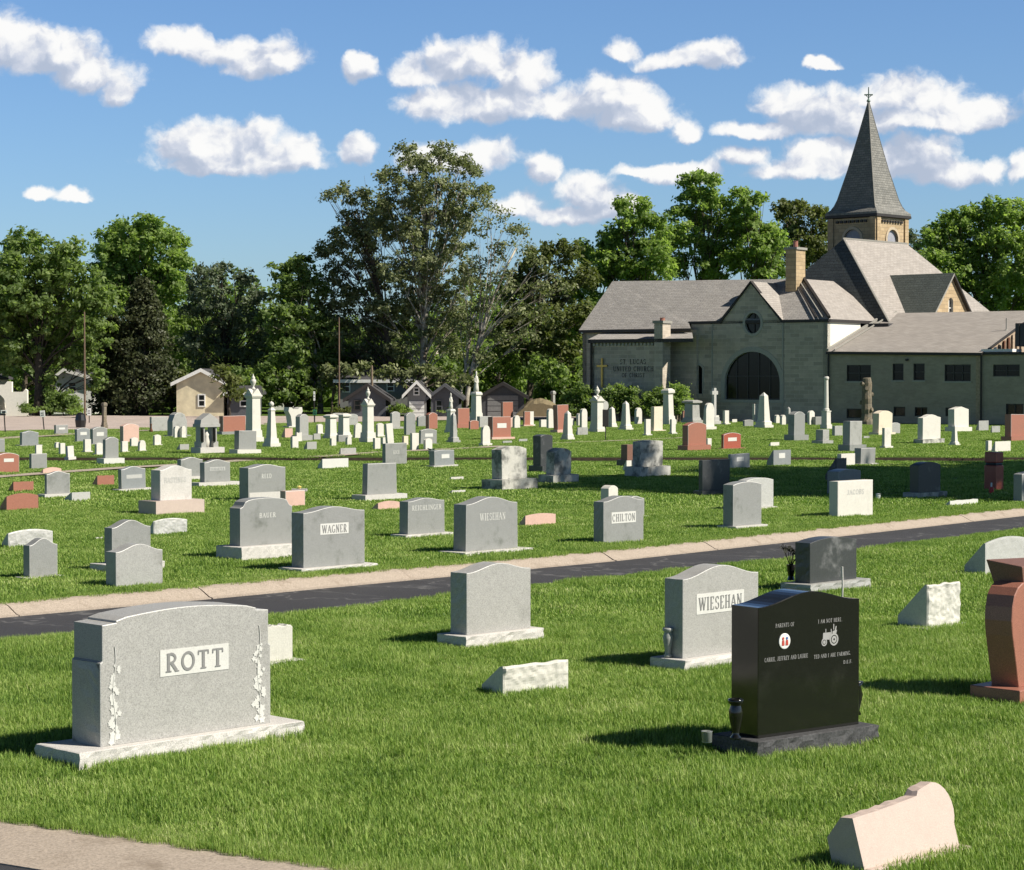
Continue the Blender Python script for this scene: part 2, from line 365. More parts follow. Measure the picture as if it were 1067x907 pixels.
def top_profile(kind, Lh, H, drop, n=18):
    h = Lh
    if kind == 'flat': return [(-h, H), (h, H)]
    out = []
    for i in range(n+1):
        x = -h + 2*h*i/n; u = abs(x)/h
        if kind == 'serp': z = H - drop*(1-math.cos(math.pi*u))/2
        elif kind == 'arc': z = H - drop*u*u
        elif kind == 'round': z = H - min(h, H*.6)*(1-math.sqrt(max(0, 1-u*u)))
        elif kind == 'gable': z = H - drop*u
        elif kind == 'rough': z = H - drop*u*u + random.uniform(-.012, .012)
        elif kind == 'shoulder': z = H - drop*.55*(min(u,.8)/.8)**2 if u < .8 else H - drop
        elif kind == 'ears': z = H - drop*(math.cos(u*math.pi)*.5+.5)
        else: z = H
        out.append((x, z))
    return out
def inset(pts, e, Lh):
    zs = [p[1] for p in pts]; z0 = min(zs)
    return [(x*(1-e/Lh), z-e if z > z0+1e-6 else z+e*.3) for x, z in pts]
def die_mesh(Lh, d, outline, mat, e=.008, edge='frosted', rough=0., rows=1, back_scale=1., taper=0.):
    """outline: closed list of (x,z), front at y=-d/2"""
    mb = MB(); y0 = -d/2; H = max(p[1] for p in outline)
    T = lambda x, z: x*(1+taper*(1-z/H))
    ins = inset(outline, e, Lh)
    r0 = [(T(x,z), y0, z) for x, z in ins]; r1 = [(T(x,z), y0+e*.6, z) for x, z in outline]
    mb.poly(r0, mat); mb.loft([r0, r1], edge or mat, (False, False))
    rings = [r1]
    nr = rows if rough else 1
    for i in range(1, nr+1):
        t = i/nr; y = y0+e + (d-e)*t
        rg = []
        for x, z in outline:
            k = rough if 0 < t < 1 else rough*.4
            dx = random.uniform(-k, k*.3)*(1 if x > 0 else -1) if abs(x) > Lh*.9 else 0
            dz = random.uniform(-k*.5, k*.2) if z > H*.3 and rough else 0
            rg.append((T(x,z)+dx, y + (0 if t == 1 else 0), z+dz))
        rings.append(rg)
    mb.loft(rings, mat, (False, False)); mb.poly(list(reversed(rings[-1])), mat)
    return mb
def densify(out, step):
    res = []
    for i, p in enumerate(out):
        q = out[(i+1) % len(out)]; res.append(p)
        n = int(math.hypot(q[0]-p[0], q[1]-p[1])/step)
        for j in range(1, n): res.append((p[0]+(q[0]-p[0])*j/n, p[1]+(q[1]-p[1])*j/n))
    return res
def place(xl, xc, xr, yb, yt, base=None, th=None, d=None, Lm=None):
    """solve position and size from the photo: returns centre, L, d, H(total), near corner frame"""
    th = TH0 if th is None else th
    a, b = frame(th)
    B = G(xc, yb)
    ova, ovb = (base[1], base[2]) if base else (0, 0)
    Y = B.y + ova*a.y + ovb*b.y
    dy = ray(xc, 0)
    P = Vector((0, Y, 0)); k = Y*cp + HC*sp; P.x = (xc-CX)/F*k
    Lf = Lm if Lm else along(P, a, xr)
    if d is None: d = along(P, b, xl) if xl is not None else .14
    d = max(.06, min(d, 3.))
    mid = P + a*(Lf*.5)
    Hh = zat(mid, yt)
    return P, a, b, Lf, d, Hh, mid + b*(d*.5)
def monument(name, xl, xc, xr, yb, yt, mat, label, cat='headstone', group=None, prof='serp', drop=None, base=None,
             th=None, d=None, text=None, plate=None, rough=0., Lm=None, edge='granite_light', taper=0., outline=None, textmat='frosted', extras=None, H=None):
    P, a, b, Lf, d, Ht, ctr = place(xl, xc, xr, yb, yt, base, th, d, Lm)
    if H: Ht = H
    th = TH0 if th is None else th
    S = F/ctr.y
    hb = base[0]/S if base else 0
    root_needed = base or text or plate or extras
    rotz = math.pi/2 - th
    Hd = Ht - hb; Lh = Lf/2
    drop = Hd*.13 if drop is None else drop
    if outline: out = [(x*Lh, z*Hd) for x, z in outline]
    else:
        n = 18 if S > 60 else (10 if S > 30 else 6)
        out = [(-Lh, 0)] + top_profile(prof, Lh, Hd, drop, n) + [(Lh, 0)]
        out = [out[0]] + list(reversed(out[1:-1])) + [out[-1]] if False else out
        out = list(reversed(out))
    if rough and S > 60: out = densify(out, .05)
    e = .006 if S > 60 else .010
    mb = die_mesh(Lh, d, out, mat, e, edge, rough, 6 if S > 60 else 3, taper=taper)
    FOOT.append((ctr.x, ctr.y, min(Lf, d)*.5))
    if not root_needed:
        o = mb.build(name); o.location = (ctr.x, ctr.y, 0); o.rotation_euler = (0,0,rotz)
        return tag(o, label, cat, group)
    r = tag(empty(name, (ctr.x, ctr.y, 0), rotz), label, cat, group)
    if S < 45: r.rotation_euler.x = R(random.uniform(-1.6,1.6)); r.rotation_euler.y = R(random.uniform(-1.2,1.2))
    o = mb.build('die', r); o.location = (0,0,hb)
    if base:
        bb = MB(); x = Lh*(1+taper)+base[1]; y = d/2+base[2]
        if S > 60:
            # rock-pitched plinth: displaced sides
            ring = densify([(-x,-y),(x,-y),(x,y),(-x,y)], .06); rings = []
            for k, zz in enumerate((-.06, 0, hb*.35, hb*.7, hb*.96, hb)):
                kk = 0 if k in (0, 5) else .008
                sh = -.012 if k == 5 else 0
                rings.append([(px_*(1+sh/x)+random.uniform(-kk,kk), py_*(1+sh/y)+random.uniform(-kk,kk), zz) for px_, py_ in ring])
            bb.loft(rings, base[3], (True, True))
        else: bb.box(-x, x, -y, y, -.05, hb, base[3])
        bb.build('base', r)
    y0 = -d/2
    if plate:
        x0, x1, z0, z1, pm = plate
        pb = MB(); pb.box(Lf*(x0-.5), Lf*(x1-.5), y0-.004, y0+.01, hb+Hd*z0, hb+Hd*z1, pm); pb.build('name_panel', r)
        yl = y0-.0045
    else: yl = y0
    if text:
        for t in (text if isinstance(text, list) else [text]):
            s, fx0, fx1, fz0, fz1, tm = t
            tb = MB(); text_mb(tb, s, Lf*((fx0+fx1)/2-.5), hb+Hd*fz0, Lf*(fx1-fx0), Hd*(fz1-fz0), yl, tm)
            tb.build('lettering', r)
    if extras: extras(r, Lf, d, hb, Hd)
    return r
def slant(name, xl, xc, xr, yb, yt, mat, label, group='slant grave markers', th=None, prof='flat', drop=.03, rough=.01, basep=None, top=.35, d=None, edge=None, Lm=None, plate=None, frosted_text=None):
    P, a, b, Lf, d, H, ctr = place(xl, xc, xr, yb, yt, None, th, d, Lm)
    th = TH0 if th is None else th
    S = F/ctr.y; Lh = Lf/2; n = 12 if S > 40 else 4
    out = list(reversed([(-Lh, -.03)] + top_profile(prof, Lh, H, drop, n) + [(Lh, -.03)])) if prof != 'flat' else list(reversed([(-Lh, -.03)] + [(-Lh+Lf*i/n, H+(mnoise.noise(Vector((i*.45+xc, 0, 0)))*rough*1.3 if S > 40 else 0)) for i in range(n+1)] + [(Lh, -.03)]))
    mb = MB(); rings = []
    for t, hs in ((0,1), (.04,1), (top*.4,.985), (1., .28)):
        y = -d/2 + d*t
        rings.append([(x+(random.uniform(-rough,rough)*.5 if 0<t<1 and S > 40 else 0), y, z*hs if z > 0 else z) for x, z in out])
    mb.loft(rings, mat, (False, False)); mb.poly(rings[-1][::-1], mat)
    if rough and S > 60:      # rock-faced front, relief grid
        nx = 44; nz = max(8, int(nx*H/Lf))
        vs = []; fs = []
        def zt(x):
            for i in range(len(out)-1):
                x0, z0 = out[i+1]; x1, z1 = out[i]
                if x0 <= x <= x1 and x1 > x0 and min(z0, z1) > 0: return z0+(z1-z0)*(x-x0)/(x1-x0)
            return H
        for j in range(nz+1):
            for i in range(nx+1):
                x = -Lh + Lf*i/nx; z = -.03 + (zt(max(-Lh+1e-4, min(Lh-1e-4, x)))+.03)*j/nz
                edge_ = i in (0, nx) or j in (0, nz)
                q_ = Vector((x*7+xc, z*9, 1.3)); vs.append((x, -d/2 - (0 if edge_ else (.9+mnoise.noise(q_)*1.0+mnoise.noise(q_*2.7)*.6)*rough*1.1), z))
        for j in range(nz):
            for i in range(nx): k = j*(nx+1)+i; fs.append((k, k+1, k+nx+2, k+nx+1))
        mb.faces(vs, fs, mat)
    else: mb.poly(rings[0], mat)
    FOOT.append((ctr.x, ctr.y, min(Lf, d)*.5))
    if basep or plate:
        r = tag(empty(name, (ctr.x, ctr.y, 0), math.pi/2-th), label, 'grave marker', group)
        mb.build('die', r)
        if basep:
            bb = MB(); bb.box(-Lh-basep[0], Lh+basep[0], -d/2-basep[1], d/2+basep[1], -.05, basep[2], basep[3]); bb.build('base', r, bevel=.008)
        if plate:
            x0, x1, z0, z1, pm = plate
            pb = MB(); pb.box(Lf*(x0-.5), Lf*(x1-.5), -d/2-.006, -d/2+.01, H*z0, H*z1, pm); pb.build('name_panel', r)
        return r
    o = mb.build(name); o.location = (ctr.x, ctr.y, 0); o.rotation_euler = (0,0,math.pi/2-th)
    return tag(o, label, 'grave marker', group)

def tablet(x0, x1, yb, yt, mat, label, prof='round', base=True, d=.09, tilt=0, name='marble_tablet', group='small white marble tablets', side=.18):
    """thin small marker: the dark side takes a fraction of its width"""
    xc = x0 + (x1-x0)*side
    P, a, b, Lf, dd, H, ctr = place(None, xc, x1, yb, yt, None, None, d)
    Lh = Lf/2*(.86 if base else 1); hb = H*.13 if base else 0
    out = list(reversed([(-Lh, 0)] + top_profile(prof, Lh, H-hb, (H-hb)*.14, 8) + [(Lh, 0)]))
    mb = die_mesh(Lh, d, out, mat, .006, mat)
    loc = (ctr.x, ctr.y, 0); rz = math.pi/2-TH0
    if base:
        r = tag(empty(name, loc, rz), label, 'gravestone', group)
        o = mb.build('slab', r); o.location = (0,0,hb)
        b2 = MB(); b2.box(-Lh*1.25, Lh*1.25, -d, d, -.04, hb, mat); b2.build('base', r)
    else:
        r = tag(mb.build(name), label, 'gravestone', group); r.location = loc; r.rotation_euler = (0,0,rz)
    if tilt: r.rotation_euler = (R(random.uniform(-3,3)), R(tilt), rz)
    FOOT.append((ctr.x, ctr.y, .1))
    return r

def lathe_urn(mb, z0, h, w, mat, c=(0,0,0)):
    mb.lathe([(w*.55,z0),(w*.6,z0+h*.06),(w*.28,z0+h*.14),(w*.25,z0+h*.2),(w*.62,z0+h*.36),(w*.78,z0+h*.52),(w*.7,z0+h*.6),(w*.4,z0+h*.66),(w*.5,z0+h*.7),(w*.42,z0+h*.78),(w*.16,z0+h*.86),(w*.14,z0+h*.92),(.001,z0+h)], mat, 14, c)
def obelisk(x0, x1, yb, yt, mat, label, style='tip', fr=None, name='obelisk', group='obelisks and tall marble monuments', wshaft=.6, basemat=None, th=None, cap=None):
    th = TH0 if th is None else th
    a, b = frame(th); xm = (x0+x1)/2
    # square base: width seen = s*(...)
    B = G(xm, yb); s = 1.
    for _ in range(3):
        Pc = Vector((B.x, B.y + s*.7, 0)); Pc.x = (xm-CX)/F*(Pc.y*cp+HC*sp)
        wpx = max(proj(Pc + (a*i + b*j)*.5)[0] for i in (-1,1) for j in (-1,1)) - min(proj(Pc + (a*i + b*j)*.5)[0] for i in (-1,1) for j in (-1,1))
        s = (x1-x0)/wpx
    H = zat(Pc, yt); basemat = basemat or mat
    r = tag(empty(name, (Pc.x, Pc.y, 0), math.pi/2-th), label, 'monument', group)
    q = s/2
    def sq(mb, lv, m):
        mb.loft([[(-w*q,-w*q,z*H),(w*q,-w*q,z*H),(w*q,w*q,z*H),(-w*q,w*q,z*H)] for w, z in lv], m)
    FOOT.append((Pc.x, Pc.y, q))
    ws = wshaft
    if style == 'tip':
        m1 = MB(); sq(m1, [(1,-.01),(1,.09)], basemat); m1.build('base', r)
        m2 = MB(); sq(m2, [((1+ws)/2,.09),((1+ws)/2,.17),(ws*1.08,.2)], mat); sq(m2, [(ws,.2),(ws*.66,.9)], mat); m2.build('shaft', r)
        m3 = MB(); sq(m3, [(ws*.66,.9),(.02,1.)], mat); m3.build('tip', r)
    elif style == 'urn':
        m1 = MB(); sq(m1, [(1,-.01),(1,.08)], basemat); sq(m1, [(.86,.08),(.82,.18)], basemat); m1.build('base', r)
        m2 = MB(); sq(m2, [(ws,.18),(ws*.92,.64)], mat); m2.build('shaft', r)
        m3 = MB(); sq(m3, [(ws*1.0,.64),(ws*1.22,.67),(ws*1.22,.69)], mat)
        g = q*ws*1.1          # cross-gabled cap
        for k in range(2):
            pr = [(-g,.69*H),(g,.69*H),(0,.78*H)]
            rr = [[(x, y, z) if k == 0 else (y, x, z) for x, z in pr] for y in (-g*1.01, g*1.01)]
            m3.loft(rr, mat)
        m3.build('cap', r)
        m4 = MB(); lathe_urn(m4, .77*H, .23*H, q*ws*.75, mat); m4.build('urn', r, smooth=True)
    elif style == 'ball':
        m1 = MB(); sq(m1, [(1,-.01),(1,.1)], basemat); sq(m1, [(.84,.1),(.76,.2)], basemat); m1.build('base', r)
        m2 = MB(); sq(m2, [(ws,.2),(ws*.62,.78),(ws*.8,.8),(ws*.3,.86)], mat); m2.build('shaft', r)
        m4 = MB(); rr = H*.055; m4.lathe([(.001,.85*H)]+[(rr*math.sin(t), .93*H-rr*math.cos(t)) for t in [R(20+14*i) for i in range(11)]]+[(.001,H)], mat, 12); m4.build('finial', r, smooth=True)
    elif style == 'column':
        m1 = MB(); sq(m1, [(1,-.01),(1,.09)], basemat); sq(m1, [(.8,.09),(.76,.32),(.86,.33),(.86,.35)], mat); m1.build('base', r)
        m2 = MB(); rr = q*ws; m2.lathe([(rr*1.3,.35*H),(rr*1.25,.38*H),(rr,.4*H),(rr*.8,.93*H),(rr*1.05,.95*H),(rr*1.1,.98*H),(rr*.8,H)], mat, 16); m2.build('column', r, smooth=False)
    elif style == 'cap':
        m1 = MB(); sq(m1, [(1,-.01),(1,.14)], basemat); sq(m1, [(.85,.14),(.8,.24)], basemat); m1.build('base', r)
        m2 = MB(); sq(m2, [(ws,.24),(ws*.9,.84)], mat); m2.build('shaft', r)
        m3 = MB(); sq(m3, [(ws*.95,.84),(ws*1.3,.88),(ws*1.3,.95),(ws*.7,1.)], mat); m3.build('cap', r)
    elif style == 'statue':
        m1 = MB(); sq(m1, [(1,-.01),(1,.08)], basemat); sq(m1, [(.85,.08),(.8,.2)], basemat); m1.build('base', r)
        m2 = MB(); sq(m2, [(ws,.2),(ws*.85,.52),(ws*1.1,.54),(ws*1.1,.57),(ws*.8,.6)], mat); m2.build('shaft', r)
        m3 = MB(); g = q*ws
        m3.lathe([(g*.7,.59*H),(g*.62,.68*H),(g*.45,.78*H),(g*.5,.84*H),(g*.42,.89*H),(g*.16,.905*H),(g*.24,.94*H),(g*.25,.965*H),(g*.1,.995*H),(.001,H)], mat, 12)
        m3.tube([(g*.45,0,.86*H),(g*.62,-.02,.80*H),(g*.3,-g*.4,.76*H)], g*.15, mat, 5); m3.tube([(-g*.45,0,.86*H),(-g*.6,-.02,.79*H),(-g*.2,-g*.4,.77*H)], g*.15, mat, 5)
        m3.build('carved_figure', r, smooth=True)
    return r
MATW = {'gg':'granite_worn','gl':'granite_wornlight','gm':'granite_mid','mw':'marble_white','ww':'marble_weathered','pk':'granite_pink','rd':'granite_red',
        'sa':'granite_salmon','br':'granite_brown','sl':'granite_slate','bk':'granite_black','cr':'cream_marble','ts':'tree_stone','pp':'granite_palepink'}
# ================================================================ foreground monuments
def vine(r, Lf, hb, Hd, d, xf, z0, z1, seed):
    rg = random.Random(seed); mb = MB(); y = -d/2-.003
    def leaf(cx, cz, s, ang, k):
        pts = []
        for i in range(10):
            t = ang + 2*math.pi*i/10; rr = s*(1 if i % 2 == 0 else .62)
            pts.append((cx+rr*math.cos(t), y-.0003*k, cz+rr*math.sin(t)*1.05))
        mb.poly(pts, 'frosted')
    n = 34
    for i in range(n):
        t = i/n; z = hb + Hd*(z0+(z1-z0)*t); x = Lf*xf + .018*math.sin(t*22) + rg.uniform(-.034, .034)
        leaf(x, z, rg.uniform(.020,.034)*(1-.35*t), rg.uniform(0,6), 1+i % 5)
    pts = [(Lf*xf+.012*math.sin(t*9), y-.002, hb+Hd*(z0+(z1-z0)*1.22*t)) for t in [i/20 for i in range(21)]]
    mb.tube(pts, .003, 'frosted', 4); mb.build('carved_vine', r)
def rott_extras(r, Lf, d, hb, Hd):
    vine(r, Lf, hb, Hd, d, -.5+.075, .03, .62, 1); vine(r, Lf, hb, Hd, d, .5-.075, .04, .66, 2)
    rg = random.Random(4)        # rock-pitched lower ends
    for sgn in (-1, 1):
        s = MB()
        ny, nz = 7, 12; rings = []
        vs = []; fs = []
        for j in range(nz+1):
            for i in range(ny+1):
                e = i in (0, ny) or j in (0, nz)
                vs.append((sgn*(Lf*.5 + (0 if e else rg.uniform(.003,.011)*(1.4-i/ny))), -d/2+.01+(d-.02)*i/ny, hb+Hd*(.003+.62*j/nz)))
        for j in range(nz):
            for i in range(ny): k = j*(ny+1)+i; fs.append((k, k+1, k+ny+2, k+ny+1))
        s.faces(vs, fs, 'granite_grey'); s.build('rock_pitched_end', r)
def half(pts): return pts + [(-x, z) for x, z in reversed(pts)]
arch = [(.80-.8*i/9*1., .955+.045*math.sin(math.pi/2*i/9)) for i in range(9)]
rott_out = [(1,0),(1,.63),(.975,.645),(.975,.915),(.82,.925),(.82,.94)] + [(x, z) for x, z in arch[1:]] + [(0,1)]
rott_out = rott_out + [(-x, z) for x, z in reversed(rott_out[:-1])]
monument('headstone', 75.5, 105, 282, 803, 632, 'granite_grey', 'large grey granite headstone carved ROTT with flower vines down both sides', outline=rott_out, base=(17,.24,.10,'granite_base'),
         plate=(.335,.74,.475,.68,'frosted'), text=('ROTT', .365,.71,.505,.65,'letter_grey'), extras=rott_extras, edge='granite_light')
monument('headstone', 262, 271, 305, 697, 652, 'marble_rough', 'small rough whitish stone partly hidden behind the ROTT headstone', prof='rough', drop=.02, base=(4,.10,.06,'granite_base'), rough=.012, edge=None)
monument('headstone', 469.5, 486.5, 553, 677, 587, 'granite_grey', 'blank grey granite headstone with light edges just past the paved lane, its base pale', prof='serp', drop=.075, base=(13,.10,.09,'granite_base'), rough=.006)
slant('slant_marker', 502, 524, 592, 726, 691, 'marble_rough', 'long low pale slant marker lying alone in the front lawn', th=R(50), rough=.014, drop=.02, top=.3)
def vase_at(px, py, ybase_z, h, r0, mat, label, name='flower_vase', flowers=None, stems=0):
    p = G(px, py, ybase_z); mb = MB()
    mb.lathe([(r0*.8,0),(r0*.82,h*.04),(r0*.5,h*.1),(r0*.55,h*.2),(r0*.95,h*.55),(r0*1.02,h*.68),(r0*.75,h*.82),(r0*.72,h*.85),(r0*1.08,h*.9),(r0*1.1,h*.98),(r0*.85,h),(r0*.7,h*.99),(r0*.7,h*.9)], mat, 28)
    o = mb.build(name, smooth=True); o.location = p; return tag(o, label, 'vase')
def w_extras(r, Lf, d, hb, Hd): pass
monument('headstone', 692.5, 711.5, 790, 702, 589, 'granite_grey', 'grey granite headstone reading WIESEHAN on a white panel, beside the black stone', prof='serp', drop=.10, base=(13,.09,.10,'granite_base'),
         plate=(.17,.80,.47,.70,'frosted'), text=('WIESEHAN', .20,.77,.51,.66,'letter_grey'), rough=.004)
vase_at(696, 684.5, .125, .27, .047, 'vase_stone', 'small grey stone vase standing on the base of the WIESEHAN headstone')

# --- black companion stone
def black_extras(r, Lf, d, hb, Hd):
    y = -d/2
    def tx(s, cx, z, w, h, nm='inscription'):
        mb = MB(); text_mb(mb, s, Lf*(cx-.5), hb+Hd*z, Lf*w, Hd*h, y, 'etched', thick=.0025, bold=.85); mb.build(nm, r)
    tx('PARENTS OF', .255, .765, .18, .028); tx('CARRIE, JEFFREY AND LAURIE', .27, .53, .42, .030)
    tx('I AM NOT HERE.', .70, .765, .24, .028); tx('TED AND I ARE FARMING.', .725, .515, .37, .028); tx('D.E.F.', .88, .455, .09, .024)
    em = MB(); cx, cz, rr = Lf*(.25-.5), hb+Hd*.665, .056
    em.lathe([(.0001,0),(rr,0),(rr,.006),(rr*.9,.008),(.0001,.008)], 'white_paint', 32)
    o = em.build('photo_medallion', r); o.rotation_euler = (R(90),0,0); o.location = (cx, y, cz)
    fg = MB()
    for sx, m in ((-.019,'red_paint'),(.019,'red_paint')):
        fg.lathe([(.0001,0),(.010,0),(.010,.0035),(.0001,.0035)], 'blue_paint' if sx > 0 else 'red_paint', 12, (sx,.020,.008))
        fg.faces([(sx-.013,-.03,.0112),(sx+.013,-.03,.0112),(sx+.010,.008,.0112),(sx-.010,.008,.0112)], [(0,1,2,3)], m)
    fo = fg.build('figures', o)
    t = MB(); ox, oz, k = Lf*(.69-.5), hb+Hd*.61, .0017    # tractor, side view (units px -> m)
    def P(pts, l=0): t.poly([(ox+x*k, y-.002-.0004*l, oz+z*k) for x, z in pts], 'etched')
    def disc(cx_, cz_, r_, m='etched', l=1, n=20):
        t.poly([(ox+(cx_+r_*math.cos(2*math.pi*i/n))*k, y-.002-.0004*l, oz+(cz_+r_*math.sin(2*math.pi*i/n))*k) for i in range(n)], m)
    P([(-38,22),(8,18),(12,50),(-36,50)]); P([(8,20),(40,24),(40,44),(10,40)], 1); P([(12,40),(18,40),(14,64),(10,64)], 2)
    P([(26,60),(31,60),(31,84),(26,84)], 1); P([(20,44),(44,44),(48,58),(22,54)], 2); P([(-22,50),(-18,50),(-18,66),(-22,66)], 1); P([(34,56),(42,56),(46,74),(40,74)], 3)
    disc(30,18,27,'etched',3); disc(30,18,19,'granite_black',4); disc(30,18,15,'etched',5); disc(30,18,5,'granite_black',6)
    disc(-30,10,17,'etched',3); disc(-30,10,11,'granite_black',4); disc(-30,10,8,'etched',5)
    t.build('carved_tractor', r)
monument('headstone', 762, 789.5, 895, 794, 616.5, 'granite_black', 'polished black granite headstone with etched tractor, round photo and small inscriptions', prof='serp', drop=.085,
         base=(20,.10,.10,'granite_blackrough'), th=R(52), extras=black_extras, edge='granite_black')
vase_at(766.5, 770, .155, .285, .05, 'granite_black', 'polished black vase on the near end of the black headstone base')
p = G(736.5, 774, .155)
mb = MB(); mb.lathe([(.03,0),(.036,.005),(.038,.075),(.041,.08),(.036,.082),(.033,.01),(.001,.008)], 'jar_glass', 20)
o = mb.build('glass_jar', smooth=True); o.location = p; tag(o, 'empty clear glass votive jar behind the black vase', 'jar')
p = G(895, 748, .155); vase_o = None
mb = MB(); mb.lathe([(.045,0),(.03,.03),(.055,.15),(.04,.21),(.058,.25),(.04,.25)], 'granite_black', 20)
o = mb.build('flower_vase', smooth=True); o.location = p + Vector((.0,.16,0)); tag(o, 'black vase half hidden at the far end of the tractor headstone', 'vase')

# --- black stone at rear
bs = monument('headstone', 828.5, 844, 892.5, 620, 560, 'granite_slate', 'dark charcoal granite headstone beside the lane with a pale base and dark flowers', prof='arc', drop=.05, base=(10,.14,.12,'granite_wornlight'), rough=.004, edge='granite_slate')
mb = MB(); p = G(823, 612, 0); rg = random.Random(3)
mb.lathe([(.05,0),(.035,.05),(.05,.12),(.06,.2),(.05,.2)], 'granite_black', 12)
for i in range(9):
    a_ = rg.uniform(0,6.3); h = rg.uniform(.28,.44); q = (math.cos(a_)*.1, math.sin(a_)*.1, h)
    mb.tube([(0,0,.15),(q[0]*.4,q[1]*.4,.25),q], .006, 'flower_dark', 4)
    for j in range(8):
        c = Vector(q)+Vector((rg.uniform(-.04,.04),rg.uniform(-.04,.04),rg.uniform(-.03,.03))); u = Vector((rg.uniform(-1,1),rg.uniform(-1,1),rg.uniform(-1,1)))*.03; w = Vector((rg.uniform(-1,1),rg.uniform(-1,1),rg.uniform(-1,1)))*.03
        mb.poly([c-u, c-w, c+u, c+w], 'flower_dark')
o = mb.build('flower_vase'); o.location = p + Vector((.03,.12,.08)); tag(o, 'small dark flower arrangement left of the charcoal headstone', 'flowers')
mb = MB(); mb.tube([(0,0,0),(.005,0,.22),(.0,.0,.44)], .011, 'granite_base', 8); o = mb.build('marker_stick'); o.location = G(877.5, 629, 0); tag(o, 'thin pale stake in the grass before the charcoal headstone', 'stake')

slant('slant_marker', 935.5, 965.5, 999.5, 657, 608, 'marble_rough', 'square rough-faced white slant stone on thin base, right of centre lawn', rough=.018, top=.2, basep=(.09,.06,.03,'granite_base'), th=R(44))
slant('slant_marker', 1005, 1026.5, 1074, 600, 559, 'granite_light', 'pale grey arched slant stone near the lane at the right edge', prof='arc', drop=.07, rough=.003, top=.25, basep=(.03,.03,.02,'granite_base'))

# --- red granite heart-shaped monument at the right edge
th = R(45); a_, b_ = frame(th)
Pn = G(1053, 736); hb = .12
yy = Pn.y + .10*a_.y + .16*b_.y
Pd = Vector(((1056-CX)/F*(yy*cp+HC*sp), yy, 0)); dd = .26
r = tag(empty('red_monument', Pd + b_*dd/2 + a_*.42, math.pi/2-th), 'polished red granite curved heart-shaped monument with a wedge on top, at right edge', 'headstone')
hp = [(.50,0),(.515,.06),(.535,.16),(.565,.30),(.60,.45),(.615,.58),(.605,.70),(.575,.80),(.52,.865),(.45,.90),(.38,.905),(.30,.895),(.20,.87),(.10,.83),(0,.78)]
hp = [((x-.15)*.97 if True else x, z*.96) for x, z in hp]
hp = hp + [(-x, z) for x, z in reversed(hp[:-1])]
mb = die_mesh(.45, dd, hp, 'granite_salmon', .008, 'granite_salmon'); 
o = mb.build('die', r); o.location = (0,0,hb)
for p in o.data.polygons: p.use_smooth = False
mb = MB(); mb.box(-.50,.60,-.24,.24,-.04,hb,'granite_salmon'); mb.build('base', r, bevel=.01)
mb = MB(); mb.loft([[(-.24,-.11,.955),(.26,-.11,.955),(.26,.18,.955),(-.24,.18,.955)], [(-.27,-.11,1.12),(.34,-.11,1.10),(.34,.24,1.14),(-.27,.24,1.16)]], 'granite_brown'); mb.build('wedge', r, bevel=.008)  # wedge darker than the die: shade of its side put into the colour

# --- pale pink slant in the near right corner
P, a, b, Lf, dP, H, ctr = place(864.5, 902, 1001, 912, 826, None, R(48))
r = tag(empty('pink_marker', ctr, math.pi/2-R(48)), 'pale pink granite slant marker with a rounded scroll end, nearest stone at lower right', 'grave marker')
Lh = Lf/2; out = [(Lh,0)]
for i in range(9): t = R(-35+ i*125/8); out.append((Lh-.145+.145*math.cos(t)+.03, H-.15+.15*math.sin(t)))
out += [(Lh-.215,H-.02),(Lh-.25,H-.03),(Lh-.27,H-.055),(0,H-.07),(-Lh*.5,H-.088),(-Lh,H-.10),(-Lh,0)]
out = densify(out, .04); mb = MB(); rings = []; rg = random.Random(8)
for t, lean in ((0,0),(.03,.0),(.2,.0),(.45,.0),(1,0)):
    rg_ = []
    for x, z in out:
        y = -dP/2 + dP*(.9*t) + z*.16*(1-t) ; zz = z*(1 if t < .3 else (1-.02*t)) if t < .9 else z*.55
        j = rg.uniform(-.007,.007) if .05 < t < .95 else 0
        rg_.append((x+j, y + (z/H)*.06, zz+j))
    rings.append(rg_)
mb.loft(rings, 'granite_palepink', (False, False)); mb.poly(rings[0][::-1], 'granite_palepink'); mb.poly(rings[-1], 'granite_palepink'); mb.build('die', r)
mb = MB(); mb.box(-Lh-.0, Lh+.07, -dP/2-.035, dP/2+.02, -.06, .03, 'granite_palepink'); mb.build('base', r, bevel=.012)
FOOT.append((ctr.x, ctr.y, .25))

# ================================================================ rows beyond the lane, nearest first
GB = 'granite_base'; grp = 'grey granite headstones beyond the lane'
def M(*a, **k): k.setdefault('group', grp); return monument('headstone', *a, **k)
M(24.5,31,60,605,561,'granite_worn','narrow blank grey headstone by the kerb at the left edge', base=(2.5,.10,.06,GB), drop=.09)
slant('slant_marker', 2, 8.5, 55, 571, 551.5, 'granite_light', 'low pale rough marker behind the narrow blank headstone at left', prof='arc', drop=.05)
M(110.5,121,169.5,613,567,'granite_wornlight','plain grey block headstone without a base, nearest the kerb at left', drop=.09)
M(109,117,157,598,542,'granite_worn','grey arched headstone hidden behind the plain grey block at left', base=(9,.16,.12,GB), drop=.10)
slant('slant_marker', 155, 160, 195, 558, 540, 'granite_light', 'rough grey low marker below the white HASTINGS headstone', prof='arc', drop=.04, rough=.01)
slant('footstone', 96, 99.5, 107, 563.5, 560, 'granite_base', 'tiny flat footstone in the grass left of the arched grey headstone', group='flat grave markers')
M(157.5,167,200,538,485,'granite_base','pale headstone reading HASTINGS on a heavy pinkish base', base=(15,.20,.14,'granite_palepink'), drop=.09, text=('HASTINGS',.12,.82,.50,.66,'granite_light'))
M(184.5,188.5,211,501,476.5,'granite_worn','small grey headstone peeking out behind the HASTINGS headstone', base=(4,.12,.08,GB))
